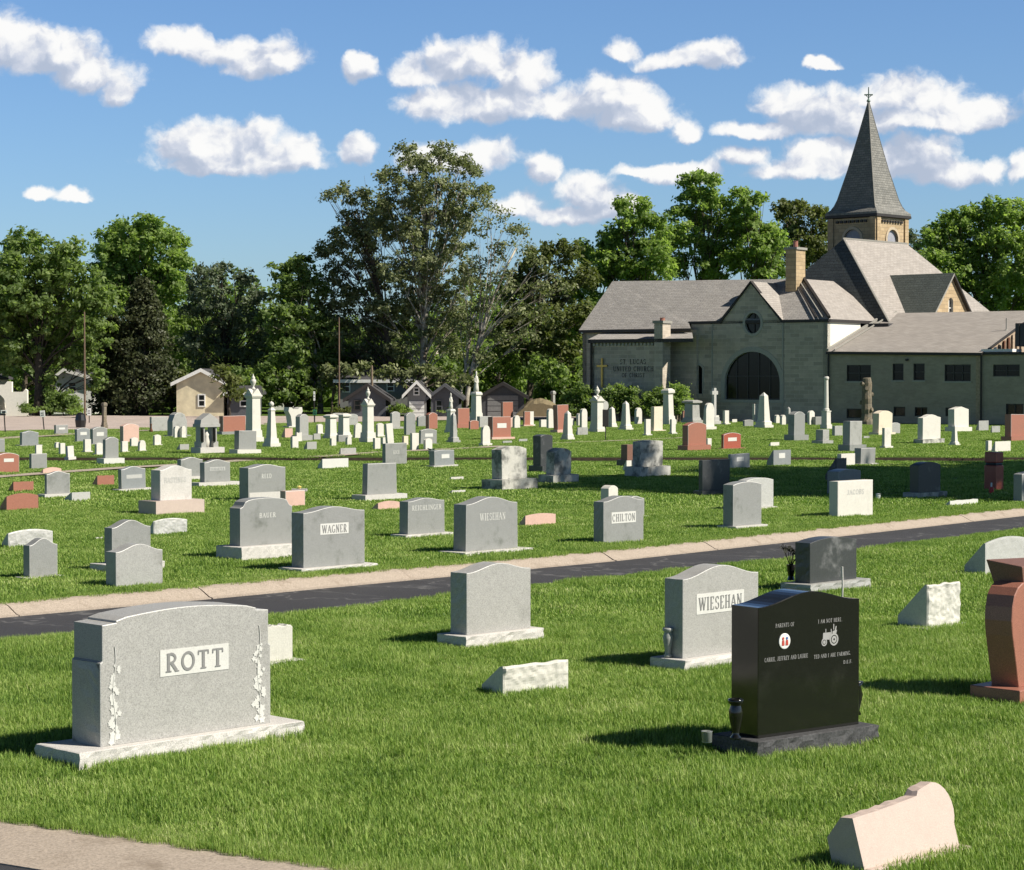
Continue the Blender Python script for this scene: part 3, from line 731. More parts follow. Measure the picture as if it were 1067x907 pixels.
M(208.5,213.5,240,508,479,'granite_worn','grey serpentine headstone with a lettered band, right of HASTINGS', base=(4.5,.25,.10,GB), plate=(.2,.8,.50,.66,'granite_light'), text=('SCHAEFER',.23,.77,.53,.63,'granite_mid'))
M(123.5,127,152,513,486,'granite_mid','dark grey headstone with a pale name plate, left of HASTINGS', base=(3,.12,.08,GB), plate=(.2,.85,.45,.62,'granite_light'))
slant('slant_marker', 96.5, 101.5, 119, 507, 495.5, 'granite_salmon', 'small salmon slant marker between two grey headstones at left')
M(46.5,49,73,520,491,'granite_worn','plain grey serpentine headstone near the left edge above the red markers', base=(4.5,.12,.10,GB))
slant('slant_marker', 67, 75, 94, 523, 513, 'granite_light', 'small grey wedge marker in front of the plain serpentine headstone at left')
slant('slant_marker', 42, 45, 64, 494, 487, 'granite_pink', 'low pink marker on the narrow path edge at left', prof='arc', drop=.05)
slant('slant_marker', 9, 14, 35, 513, 502, 'granite_salmon', 'salmon slant marker behind the large rough red marker')
slant('slant_marker', 0, 7, 40, 533, 514, 'granite_salmon', 'large rough-edged red marker at the left edge of the lawn', prof='arc', drop=.06, rough=.01)
M(-8,-3,20,493.5,472,'granite_salmon','red arched headstone with a white name plate at the left edge', prof='arc', base=None, plate=(.3,.75,.55,.72,'frosted'), group='red granite headstones')
M(30.5,33,49,489.5,473,'granite_worn','small square grey headstone right of the red arched headstone', prof='flat')
tablet(36.5,44,475,464,'marble_white','small white tablet above the square grey headstone at left', prof='flat', base=False)
M(-8,-3,5,472.5,457.5,'granite_worn','grey headstone cut by the left edge above the red arched one', prof='flat', d=.3)
M(107,110,123.5,484.5,455.5,'granite_worn','tall narrow grey headstone on a white base at left', prof='arc', base=(6.5,.14,.12,'frosted'), group='grey granite headstones in the far rows')

M(249.5,259,297.5,523,484,'granite_worn','grey headstone with whitened foot behind the BAUER headstone', text=('REED',.35,.62,.62,.74,'frosted'), drop=.07, rough=.0,
  extras=lambda r,Lf,d,hb,Hd: (lambda mb: (mb.box(-Lf/2+.02, Lf/2-.02, -d/2-.006, -d/2+.01, .0, Hd*.24, 'granite_base'), mb.build('pale_band', r)))(MB()))
sh = [(1,0),(1,.80),(.90,.83),(.86,.86),(.80,.93),(.68,.965),(.5,.985),(.25,.998),(0,1)]; sh = sh + [(-x,z) for x,z in reversed(sh[:-1])]
M(239.5,250.5,304.5,585,519,'granite_worn','weathered grey headstone reading BAUER with stepped shoulders', outline=sh, base=(14,.12,.18,GB), text=('BAUER',.36,.68,.58,.68,'frosted'))
monument('headstone',292,297.5,318,529,511.5,'granite_pink','pink granite block right of the BAUER headstone', prof='flat', drop=0, group='red granite headstones')
p = G(312, 524, 0) ; mb = MB(); mb.box(-.16,.16,-.07,.07,0,.05,'granite_base'); mb.lathe([(.02,.05),(.05,.09),(.001,.12)],'petal_yellow',8); o = mb.build('flower_holder'); o.location = Vector((G(312,527).x, G(312,527).y, zat(G(312,527),512))); tag(o, 'small white holder with yellow flowers on the pink block', 'flowers')
M(304,316.5,380,598,528,'granite_worn','grey headstone reading WAGNER on a white panel by the lane', drop=.07, base=(4.5,.14,.12,GB), plate=(.265,.73,.535,.72,'frosted'), text=('WAGNER',.295,.70,.56,.695,'letter_grey'), rough=.006)
slant('slant_marker', 331, 336, 363, 489, 478, 'frosted', 'wide pale slant marker in the lawn behind the BAUER headstone')
M(378,383.5,413,522.5,483,'granite_worn','plain flat-topped grey headstone in the centre-left lawn', prof='flat', base=(6,.18,.14,GB), taper=.04)
M(398.5,402,424,485,462,'granite_worn','flat-topped grey headstone by the far path, left of centre', prof='flat', text=('KOCH',.36,.64,.5,.68,'frosted'))
slant('slant_marker', 387, 394, 417, 532.5, 522, 'granite_pink', 'low pink slant marker left of the REICHLINGER headstone', prof='arc', drop=.04)
M(416.5,425.5,463,562.5,519,'granite_worn','grey headstone reading REICHLINGER in white letters', drop=.05, base=(4.5,.12,.08,GB), text=('REICHLINGER',.10,.92,.66,.80,'frosted'), taper=.02)
M(473,486,539,580,518,'granite_worn','grey headstone reading WIESEHAN without a panel beyond the lane', drop=.10, base=(3.5,.18,.16,GB), text=('WIESEHAN',.26,.76,.56,.70,'frosted'), rough=.004, taper=.02)
M(447.5,453,473.5,487.5,469,'granite_mid','small grey slanted headstone with a white plate and green decoration', prof='arc', base=(2,.10,.06,GB), plate=(.35,.75,.45,.72,'frosted'), drop=.02)
p = G(449.5,487); mb = MB(); rg = random.Random(5)
for i in range(40):
    c = Vector((rg.uniform(-.09,.09),rg.uniform(-.05,.05),rg.uniform(0,.14))); u = Vector((rg.uniform(-1,1),rg.uniform(-1,1),rg.uniform(-1,1)))*.04; w = Vector((rg.uniform(-1,1),rg.uniform(-1,1),rg.uniform(-1,1)))*.04
    mb.poly([c-u,c-w,c+u,c+w],'copper_green')
o = mb.build('wreath'); o.location = (p.x, p.y+.1, zat(p,473)); tag(o, 'green silk decoration perched on the small slanted grey headstone', 'flowers')
slant('flat_marker', 467, 470, 483, 501, 497, 'granite_base', 'small flat stone in the lawn left of the weathered monument', group='flat grave markers')
slant('flat_marker', 467.5, 471, 485, 514.5, 511, 'granite_base', 'small flat stone in the tree shadow, centre lawn', group='flat grave markers')
M(513,523.5,549.5,511.5,465,'marble_weathered','large weathered whitish monument with stained face, centre of the lawn', prof='arc', drop=.08, base=(11,.18,.18,'marble_weathered'), edge=None, group='weathered marble monuments')
monument('headstone',555.5,563.5,576,493,453,'granite_slate','tall narrow dark granite pillar right of the stained monument', prof='arc', drop=.04, base=(7,.06,.12,'granite_slate'), edge=None)
M(569,577.5,595,504.5,467,'marble_weathered','grey stained round-topped monument beside the dark pillar', prof='arc', drop=.10, base=(9,.16,.12,'marble_weathered'), edge=None, group='weathered marble monuments')
slant('slant_marker', 541, 547.5, 579, 549.5, 535, 'granite_pink', 'low pink block marker right of the second WIESEHAN headstone', prof='arc', drop=.03)
M(618.5,629,670.5,567,517,'granite_worn','grey headstone reading CHILTON on a white panel', drop=.08, plate=(.19,.80,.42,.66,'frosted'), text=('CHILTON',.21,.78,.46,.62,'letter_grey'), rough=.005)
M(645,653,671.5,541,517,'granite_worn','plain grey headstone close behind the CHILTON headstone', drop=.05, base=(2,.06,.06,GB))
tablet(631,644,529,506,'marble_white','thick white marble post rising behind the CHILTON headstone', prof='arc', base=False, d=.22, side=.25, name='marble_post')
monument('headstone',647,653.5,660,487,463.5,'granite_brown','brown granite pillar behind the large stained monument, on a dark base', prof='flat', base=(7,.06,.12,'granite_slate'), edge=None)
slant('footstone', 649, 653, 658, 491, 480, 'marble_white', 'small white footstone in front of the brown granite pillar', group='flat grave markers')
M(659,667,690.5,498,459,'marble_weathered','big weathered flat-topped monument with grey streaks, right of centre', prof='arc', drop=.03, base=(11,.16,.14,'marble_weathered'), edge=None, group='weathered marble monuments')
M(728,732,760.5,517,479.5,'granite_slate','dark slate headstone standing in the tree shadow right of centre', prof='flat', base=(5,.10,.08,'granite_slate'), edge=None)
M(759,761.5,781.5,489,473,'granite_mid','small grey headstone with pale plate just behind the dark slate one', prof='flat', plate=(.3,.68,.5,.78,'frosted'))
slant('slant_marker', 799, 806, 824, 486, 469, 'granite_mid', 'grey slant stone with a pale plate right of the small plated headstone', plate=(.3,.66,.48,.80,'frosted'))
M(753.5,764,793.5,553,502,'granite_worn','plain grey arched headstone near the lane, right of CHILTON', drop=.05, prof='arc', base=(4,.05,.10,GB), rough=.004)
M(769,778,806,533,498,'granite_light','second plain grey headstone behind the arched one by the lane', drop=.05, prof='arc', base=(3,.06,.06,GB))
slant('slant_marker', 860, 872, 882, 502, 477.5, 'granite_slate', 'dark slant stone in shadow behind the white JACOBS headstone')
M(862,874,897,516,489,'granite_mid','dark arched stone between the slant stone and the JACOBS headstone', prof='arc', drop=.05)
M(864,873,909.5,540,501,'marble_white','bright white headstone reading JACOBS near the lane', prof='flat', text=('JACOBS',.26,.74,.62,.76,'granite_light'), edge='marble_white', group='white headstones')
tablet(875,891,486,473,'marble_white','low white block behind the dark slant stone', prof='flat', base=False, side=.1, d=.15)
M(890,897,912,485,467,'granite_worn','small grey headstone with thin base right of the white block', prof='flat', base=(1.5,.10,.06,GB))
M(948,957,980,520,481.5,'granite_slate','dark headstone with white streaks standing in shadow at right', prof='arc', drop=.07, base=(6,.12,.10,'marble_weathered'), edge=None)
slant('flat_marker', 985, 990, 1019, 527.5, 521, 'frosted', 'flat white marker near the kerb at right', group='flat grave markers')
p = G(915,521); mb = MB(); mb.lathe([(.04,0),(.055,.09),(.045,.1),(.06,.13),(.001,.15)],'white_paint',10); o = mb.build('flower_pot'); o.location = p; tag(o, 'tiny white flower pot in the grass right of JACOBS', 'pot')
M(1056,1065,1090,524,491.5,'granite_worn','grey headstone cut by the right edge above the lane', prof='arc', drop=.05)
# red column with bands
p = G(1038.5,512); H_ = zat(p, 471.5); r = tag(empty('red_pillar', p + Vector((0,.3,0)), R(45)), 'dark red polished granite pillar in the shadow at right', 'monument')
mb = MB(); mb.box(-.17,.17,-.17,.17,-.03,H_*.66,'granite_red'); mb.box(-.15,.15,-.15,.15,H_*.66,H_*.72,'granite_slate'); mb.box(-.165,.165,-.165,.165,H_*.72,H_,'granite_red'); mb.build('shaft', r, bevel=.03)
p = G(1033,515); mb = MB(); mb.lathe([(.05,0),(.06,.1),(.05,.16),(.001,.17)],'petal_red',10); mb.lathe([(.02,.17),(.02,.26),(.001,.27)],'white_paint',8); o = mb.build('grave_candle'); o.location = p; tag(o, 'red votive candle at the foot of the red pillar', 'candle')
# ================================================================ far rows (compact tables)
gr_g = 'grey granite headstones in the far rows'; gr_r = 'red granite headstones'
def hs(tbl):
    for row in tbl.strip().split('\n'):
        f = [x.strip() for x in row.split('|')]
        xl, xc, xr, yb, yt = [float(x) for x in f[0].split()]
        mat = MATW[f[1]]; o = f[2].split(); kw = {}
        prof = o[0]; 
        if len(o) > 1 and o[1] != '-': hbpx = float(o[1]); kw['base'] = (hbpx, .14, .10, MATW[o[2]] if len(o) > 2 else 'granite_base')
        if 'plate' in f[2]: kw['plate'] = (.25,.75,.45,.68,'frosted')
        if mat in ('marble_white','cream_marble'): kw['edge'] = None
        monument('headstone', xl, xc, xr, yb, yt, mat, f[3], prof=prof, group=(gr_r if f[1] in ('rd','sa','pk') else 'pale marble headstones' if f[1] in ('mw','cr','ww') else gr_g), **kw)
hs('''
20.5 23 40 466 449|gm|serp 2 gg|grey headstone with a darker oval face behind the white tablets at far left
56.5 58.5 71 453 443|gg|flat 1 gg plate|small lettered grey headstone by the street at far left
78 80.5 94 461 446|gm|arc 1 gg plate|bluish grey headstone left of the dark pointed obelisk
94 97 112 464 445|gg|arc 1.5 gg plate|grey headstone with white band in front of the dark pointed obelisk
125 128.5 145 462 441.5|pk|arc|tall pale pink headstone right of the dark pointed obelisk
156 158 175 450 434.5|gl|flat|low light grey headstone against the street, left of the thick boulder
174.5 180 195 456 430|gl|round 2 gg|thick rounded grey boulder headstone near the street
228.5 232.5 256 454 433.5|sa|flat 4 gg|wide salmon headstone on grey base beside the portal monument
244 249 267 474 449|gg|flat 5 mw|grey headstone on a whitish base below the tall urn obelisk at left
308 312.5 321.5 460 431.5|gl|arc 6 gl|tall grey tablet headstone right of the white scroll stone
345 347 357 437 430.5|gg|arc|small grey headstone behind the white stub monuments
360 363 373 444 431.5|gl|arc|pale grey headstone behind the ball-topped obelisk
350.5 353 363 461.5 453.5|gg|flat|low grey block in front of the white stub monuments
406.5 408.5 417 448 429|gl|arc 3 gl|light grey arched headstone near the street, left of centre
421 423.5 433 454 430|gg|arc|tall grey round-shouldered headstone left of the sycamore trunk
434 436 444.5 445 433.5|gg|arc|faded grey headstone just left of the red one by the sycamore
443.5 447 456 448 430|sa|arc|tall salmon headstone below the sycamore trunk
436.5 438.5 455 464 447|gg|arc 1.5 gg plate|grey headstone with name band among the white tablets, centre left
475.5 477.5 489.5 447 425.5|sa|flat 5 sa|square red headstone left of the tall carved statue
488.5 490 499 448.5 438|sa|arc|small red headstone at the foot of the tall carved statue
497 500 512 446 434|gl|flat|pale grey leaning block right of the tall carved statue
508.5 513.5 532.5 459 434.5|sa|flat 3 pk plate|wide pink lettered headstone in the centre of the far rows
522 524 534.5 438 419|sa|flat|tall pink block rising behind the wide pink lettered headstone
531 532 539 446 435|pk|arc|small pink headstone right of the wide pink lettered one
545 546.5 552.5 445 429|sa|flat 2 pk|narrow red headstone left of the grey lantern post
577 581.5 593 452 422|sa|flat 4 pk|tall red headstone next to the small white obelisk
678 681.5 690.5 450 424|cr|flat 1.5 cr|cream marble block headstone left of the leaning obelisk
710.5 712 720 441 428|sa|flat|small red block headstone before the wide capped pedestal
711 717 736 470.5 440|sa|arc 6 sa|large red granite headstone on a stepped red base, right of centre
751.5 754 772 469 451|rd|arc 1.5 sa plate|deep red headstone with engraved letters, right of the large red one
821 827.5 838.5 460 429|gg|arc 6.5 gg|grey pillar headstone on broad base in front of the church arch
850 857.5 864 463.5 448|gl|flat 4 gl|small grey stepped headstone right of the grey pillar headstone
867 870 878 455 444|gl|flat|light grey marker in front of the thin white column
886 888 894.5 437 419|gm|flat|dark-sided block headstone beside the stone tree trunk
878 885.5 898 471 439|gl|flat 7 gg|large grey pillar headstone on a base below the stone tree trunk
909 915.5 929.5 454 428|cr|arc 3 cr|cream block headstone under the spired marble cluster
925 929 938 452.5 440.5|gl|arc|small grey headstone right of the cream block
951.5 953.5 961 438 426|gg|arc|grey headstone half hidden beside the round white one at right
967.5 969.5 979 439 422|gl|arc|light grey headstone behind the big white one
956 961.5 980 463 432|mw|serp 5 ww|big white headstone on weathered base, right side of the far rows
988 994.5 1009.5 450.5 424|mw|gable 5 mw|big white gable-topped headstone left of the slender obelisk
1047 1053.5 1070 460.5 432|sa|flat 5 sa|red headstone on red base at the right edge
845 850 857 443.5 434.5|gg|flat|low grey block left of the thin white column
774 776 785 445 437.5|gg|arc|low grey headstone left of the white peaked obelisk
''')
for row in '''
62 68 474 462 flat 0 0|mw|white tablet, middle of three left of the grey lettered headstones
57.5 62.5 468 461 round 0 0|mw|white tablet, leftmost and smallest of three at far left
69 78 478 465 flat 1 -3|mw|leaning white tablet, rightmost of three at far left
86.5 95.5 472 458 flat 1 0|mw|white tablet below the bluish grey headstone at left
98.5 108 474.5 461.5 arc 1 0|mw|white tablet touching the tall narrow grey headstone
125.5 134 472 460 flat 1 0|mw|white tablet right of the tall narrow grey headstone
135.5 144 466 456 arc 0 0|mw|small white tablet before the pale pink headstone
143.5 152.5 471 459 round 1 0|mw|round-shouldered white tablet right of the pale pink headstone
159 168.5 465 453 gable 1 0|mw|white gable-topped tablet standing alone left of the boulder headstone
181 187.5 457 444 round 0 0|mw|left one of two white tablets in front of the boulder headstone
188 194 457 444 round 1 0|mw|right one of two white tablets in front of the boulder headstone
303.5 311 468 455 flat 0 0|mw|square white tablet under the white scroll stone
307.5 315 461 450.5 ears 1 0|mw|white cross-shouldered tablet beside the salmon marker
329.5 337 453 442 arc 1 0|mw|small white goblet-shaped tablet right of the tall grey tablet
344.5 350.5 465.5 457 flat 0 0|mw|tiny white stub in front of the white stub monuments
361 366.5 464.5 455 round 0 0|mw|tiny white stub right of the low grey block
368.5 376.5 457.5 441 arc 0 2|mw|narrow white tablet left of the ball-topped obelisk
391.5 400.5 456 441 arc 1 -2|mw|white tablet just right of the ball-topped obelisk
389.5 396.5 469 456.5 flat 0 0|mw|low white tablet at the path edge, centre left
398 404 465 456 flat 0 0|mw|tiny square white tablet before the leaning white one
403 411 466 441.5 flat 0 -5|mw|tall thin leaning white slab, centre left
420 425.5 465 454.5 flat 0 0|cr|tiny cream stub below the tall grey round-shouldered headstone
428 436.5 469 451.5 flat 0 0|mw|square white tablet before the name-band headstone
442 450.5 469 457 arc 0 0|mw|low white tablet in front of the name-band headstone
500.5 511.5 465 443.5 round 1 0|mw|tall round-topped white tablet left of the pink lettered headstone
535 542 446.5 433 round 0 0|mw|small white round stone right of the pink headstones
551 556.5 444.5 429 flat 1 0|mw|narrow white tablet behind the narrow red headstone
562.5 570 446 437.5 flat 0 0|mw|low white block left of the grey lantern post
570.5 577 447 426 round 0 0|mw|slim white tablet in front of the grey lantern post
594 598.5 444.5 436 arc 0 0|mw|tiny white tablet behind the small white obelisk
602 606 444.5 431 round 0 0|mw|thin white tablet left of the tall round-topped one, centre right
605 612 447.5 426 round 0 0|mw|tall round-topped white tablet left of the pointed marble monument
662 669 442.5 425 round 0 0|mw|white round-topped tablet before the church bushes
671.5 678.5 455 437 flat 1 0|mw|slender white tablet left of the cream block
698.5 704.5 453 437 flat 1 0|mw|small white post at the foot of the leaning obelisk
733 745 448.5 420 round 1 0|mw|white pointed-oval slab right of the wide capped pedestal
745 749.5 442.5 433 flat 1 0|mw|tiny white tablet beside the stone cross
754 760 443 428 flat 1 0|mw|small white pillar left of the arched church window
736.5 741.5 466 457 flat 0 0|mw|small white block behind the large red headstone
784.5 791 440.5 421 flat 1 0|mw|small white pillar overlapping the peaked obelisk
808 812.5 441.5 432.5 round 0 0|mw|tiny white stub, left of two right of the peaked obelisk
814 819 443.5 432.5 round 0 0|mw|tiny white stub, right of two right of the peaked obelisk
842.5 849 443.5 428 arc 0 3|mw|white tilted tablet left of the thin white column
863 868 440 431 round 0 0|mw|tiny white tablet just right of the thin white column
871.5 878 440 429 arc 1 0|cr|small cream tablet left of the dark-sided block
880 886.5 439 431.5 round 0 0|mw|round white ball-like stone at the foot of the dark-sided block
919.5 929 468 446 flat 1 0|mw|white tablet on a plinth in front of the cream block
945 953.5 440 418 round 1 0|mw|round-topped white pillar left of the big white headstone
962 968 434 421.5 flat 0 0|mw|white tablet peeking over the big white headstone
983 988.5 440 427 flat 0 0|mw|small white tablet between the two big white headstones
1043.5 1048.5 441 429 arc 0 0|mw|small white tablet left of the red headstone at right edge
1029 1033.5 471 459.5 flat 0 0|mw|small white footstone left of the white slant above the red pillar
734 740 443 434 flat 0 0|mw|tiny white post behind the white pointed-oval slab
1000 1004 441 434 flat 0 0|mw|tiny white tablet left of the slender obelisk
'''.strip().split('\n'):
    f = row.split('|'); n = f[0].split(); tablet(float(n[0]), float(n[1]), float(n[2]), float(n[3]), MATW[f[1]], f[2], n[4], n[5] == '1', tilt=float(n[6]), d=.12 if float(n[2]) > 450 else .16)
for row in '''
184 187.5 197 470 463|gl|low grey slant marker in front of the boulder headstone
293.5 297 305 457 446.5|pk|small salmon slant marker left of the tall grey tablet
316.5 320 330 469.5 460.5|gl|grey slant marker right of the white tablets, centre left
325 327 334 459 452|gl|small pale block marker below the goblet-shaped tablet
353 355 371 474.5 467|gl|long low pale marker at the path edge, centre left
600 602 612.5 454 445.5|gl|low pale slant marker in front of the round-topped white tablets
523 524 533.5 462.5 459.5|gl|flat pale marker, left of two beyond the far path
540 541 549.5 461 457.5|gl|flat pale marker, right of two beyond the far path
801 803 812 465.5 461|mw|small flat white marker below the grey pillar headstone
899 900 906 457.5 454.5|gl|tiny flat marker left of the white tablet on a plinth
762 763 768 441 437|mw|low white flat stone before the arched church window
1017 1020 1030 449.5 438.5|gl|grey slant marker right of the big gable-topped headstone
1032 1033.5 1042 451.5 444|gl|small grey block marker left of the red headstone at right
1033 1037 1053 472 460|mw|wide white slant marker just above the red pillar
412 414 424 476 472.5|pp|low pinkish marker beside the far path, left of centre
'''.strip().split('\n'):
    f = row.split('|'); n = [float(x) for x in f[0].split()]; slant('slant_marker', *n, MATW[f[1]], f[2])
for row in '''
105 112.5 447 419.5 cap .7|ts|dark weathered pointed obelisk near the street at left
253 275 461.5 389.5 urn .72|mw|tallest white urn-topped obelisk at the left of the far rows
273.5 292.5 467 418 ball .6|mw|slim white finial-topped obelisk right of the tallest urn obelisk
336.5 353 458 432 cap .75|mw|broken white stub monument, left of two
349.5 367 457 431 cap .7|mw|broken white stub monument, right of two
374 393 461.5 403 urn .66|mw|white urn-topped obelisk left of the sycamore trunks
463 476.5 452 409.5 statue .7|mw|white marble monument with ball finial behind the grey obelisk front
465 480 462 430 tip .55|gl|grey-white short obelisk in front of the ball-finial monument
488 504.5 441.5 386.5 statue .72|mw|tall white carved statue monument by the sycamore trunks
571.5 581 434 407.5 cap .5|gl|grey stone lantern post with a slanted cap
584 599 459 428 tip .7|mw|small white obelisk in front of the tall red headstone
613 631.5 451 402 urn .74|mw|white marble monument with pointed gabled cap, centre right
631.5 643.5 446 424 tip .75|mw|short whitish obelisk right of the pointed gabled monument
644 660 449 418 tip .64|mw|white tapered obelisk with blunt tip before the bushes
688.5 705 443 405 cap .68|mw|white leaning obelisk with a squared cap before the bushes
701.5 709 440 414 cap .85|ts|rough brown stone stump behind the leaning obelisk
709.5 732.5 441.5 417 cap .72|gl|wide grey capped pedestal before the church entrance
785.5 806 446.5 409 tip .66|mw|white peaked obelisk standing before the arched church window
817 826 443 424 tip .7|gl|small bluish obelisk left of the grey pillar headstone
854.5 867 447.5 392.5 column .6|mw|thin white round column before the church corner
988 1001 465 442.5 tip .55|mw|small white obelisk in front of the gable-topped headstone
1006 1018 442.5 399.5 tip .7|mw|slender tall white obelisk before the low church wing
1026.5 1041 443 411 tip .72|mw|stout white obelisk before the low church wing
1002.5 1007.5 438 411 ball .8|gl|thin grey spire stone just left of the slender obelisk
'''.strip().split('\n'):
    f = row.split('|'); n = f[0].split(); o = obelisk(float(n[0]), float(n[1]), float(n[2]), float(n[3]), MATW[f[1]], f[2], n[4], wshaft=float(n[5]))
    if 'leaning obelisk with' in f[2]: o.rotation_euler.y = R(-2)
# scroll-shaped white stone
p = G(305.5, 446); H_ = zat(p, 424.5); k = p.y/F
r = tag(empty('scroll_stone', p, R(38)), 'broad white scroll-topped stone spreading at the top, far left of centre', 'gravestone')
mb = MB(); out = [(x*k*1.15, z*H_) for x, z in [(3.6,0),(4.2,.3),(5.2,.6),(7.6,.82),(6.8,1.),(4.2,.98),(2.2,.9),(-2.2,.9),(-4.2,.98),(-6.8,1.),(-7.6,.82),(-5.2,.6),(-4.2,.3),(-3.6,0)]]
o = die_mesh(4, .5, out, 'marble_white', .01, None).build('slab', r); mb.box(-.45,.45,-.3,.3,-.05,.1,'marble_white'); mb.build('base', r)
# portal monument with two dark columns
p = G(209, 473.5); S = F/p.y; rz = R(45); a_, b_ = frame(R(45))
Lf = along(p, a_, 234); H_ = zat(p, 431); dp = along(p, b_, 199)
ctr = p + a_*Lf/2 + b_*dp/2
r = tag(empty('portal_monument', ctr, rz), 'grey gabled portal monument with dark columns and a white figure inside', 'monument')
q = Lf/2; dy_ = dp/2
mb = MB(); mb.box(-q,q,-dy_,dy_,-.03,.16*H_,'granite_base'); mb.build('base', r)
for x in (-.62*q, .38*q):
    mb = MB(); mb.box(x-.2*q,x+.2*q,-dy_*.75,dy_*.75,.16*H_,.30*H_,'granite_grey'); mb.box(x-.14*q,x+.14*q,-dy_*.6,dy_*.6,.30*H_,.66*H_,'granite_grey'); mb.build('pier', r)
for x in (-.62*q-.02, .38*q-.02):
    mb = MB(); mb.lathe([(.06,.3*H_),(.055,.64*H_)],'granite_black',10,(x-.1*q,-dy_*.72,0)); mb.build('column', r)
mb = MB(); mb.box(-.92*q,.72*q,-dy_*.8,dy_*.8,.66*H_,.74*H_,'granite_grey'); mb.loft([[(-.86*q,y,.74*H_),(.66*q,y,.74*H_),(.62*q,y,.84*H_),(-.1*q,y,1.*H_),(-.82*q,y,.84*H_)] for y in (-dy_*.7,dy_*.7)],'granite_grey'); mb.build('pediment', r)
mb = MB(); mb.lathe([(.10,.16*H_),(.12,.3*H_),(.08,.42*H_),(.1,.48*H_),(.05,.52*H_),(.06,.57*H_),(.001,.6*H_)],'marble_white',12,(-.12*q,0,0)); mb.build('figure', r, smooth=True)
# rust coloured vase on the low grey headstone row
p = G(157.5,451); mb = MB(); k = .055; mb.lathe([(k*1.4,0),(k*1.6,.1),(k*.8,.2),(k*.6,.32),(k*.9,.42),(.001,.44)],'rust',10); o = mb.build('iron_urn'); o.location = p; tag(o,'rusty iron urn left of the boulder headstone','urn')
# stone tree trunk monument
p = G(903, 443); H_ = zat(p, 394); k = p.y/F; r = tag(empty('tree_trunk_monument', p), 'brown carved stone tree trunk monument with cut branches before the low church wing', 'monument')
mb = MB(); rg = random.Random(2); pts = [(rg.uniform(-.03,.03), rg.uniform(-.03,.03), H_*i/9) for i in range(10)]
mb.tube(pts, [k*7.2, k*6.3, k*5.6, k*5.8, k*5.2, k*5.3, k*4.9, k*5.2, k*5.0, k*4.2], 'tree_stone', 11); mb.build('trunk', r)
mb = MB()
for a0, zz in ((.2,.62),(2.6,.45),(4.6,.75),(5.6,.3),(3.6,.85)):
    mb.tube([(0,0,zz*H_),(math.cos(a0)*k*7,math.sin(a0)*k*7,zz*H_+.08)], [k*2.6,k*2.2], 'tree_stone', 8)
mb.build('cut_branch', r)
mb = MB(); mb.lathe([(k*8,-.02),(k*7.6,.2),(k*6.5,.34)], 'tree_stone', 11); mb.build('base', r)
# gothic spired cluster
p = G(920, 437); k = p.y/F; H_ = zat(p, 403); r = tag(empty('gothic_monument', p + Vector((0,1.2,0)), R(45)), 'white marble cluster of pointed gothic spires behind the cream block', 'monument')
mb = MB(); mb.box(-k*5.5,k*5.5,-k*5,k*5,0,.28*H_,'marble_white'); mb.build('base', r)
for x, w, h in ((-3.2,3.0,.84),(1.2,2.2,1.0),(4.2,1.7,.9)):
    mb = MB(); q = w*k
    mb.loft([[(x*k-q*s,-q*s,z),(x*k+q*s,-q*s,z),(x*k+q*s,q*s,z),(x*k-q*s,q*s,z)] for s, z in ((1,.28*H_),(.95,.28*H_+(h-.28)*H_*.5),(.02,h*H_))],'marble_white'); mb.lathe([(.001,h*H_-.16),(.09,h*H_-.1),(.001,h*H_)],'marble_white',8,(x*k,0,0)); mb.build('spire', r)
# stone cross
p = G(744, 442.5); k = p.y/F; H_ = zat(p, 404.5); r = tag(empty('stone_cross', p, R(45)), 'grey stone cross on a stepped plinth left of the arched church window', 'monument')
mb = MB(); mb.box(-k*5.5,k*5.5,-k*5,k*5,-.02,.1*H_,'granite_light'); mb.box(-k*4,k*4,-k*4,k*4,.1*H_,.2*H_,'granite_light'); mb.build('base', r)
mb = MB(); mb.box(-k*1.8,k*1.8,-k*1.6,k*1.6,.2*H_,H_,'granite_light'); mb.box(-k*4.6,-k*1.8,-k*1.5,k*1.5,.82*H_,.92*H_,'granite_light'); mb.box(k*1.8,k*4.6,-k*1.5,k*1.5,.82*H_,.92*H_,'granite_light'); mb.build('cross', r)
# round disc stone behind gabled monument
p = G(630, 440); k = p.y/F; H_ = zat(p, 418); mb = MB(); mb.box(-k*1.6,k*1.6,-.1,.1,0,H_*.5,'granite_light')
mb.loft([[(k*4*math.cos(t), y, H_-k*5+k*5*math.sin(t)) for t in [2*math.pi*i/16 for i in range(16)]] for y in (-.1,.1)],'granite_light'); o = mb.build('round_stone'); o.location = p; o.rotation_euler = (0,0,R(40)); tag(o, 'grey round-headed stone right behind the pointed gabled monument', 'gravestone')
# dark plaque on a stake
p = G(631, 459.5); k = p.y/F; r = tag(empty('plaque_stake', p), 'dark rectangular plaque on a thin stake in the far lawn', 'plaque'); H_ = zat(p, 427)
mb = MB(); mb.box(-.02,.02,-.02,.02,0,H_*.6,'dark_metal'); mb.build('stake', r); mb = MB(); mb.box(-k*3.2,k*3.2,-.03,.03,H_*.45,H_,'dark_metal'); mb.build('panel', r, bevel=.02)
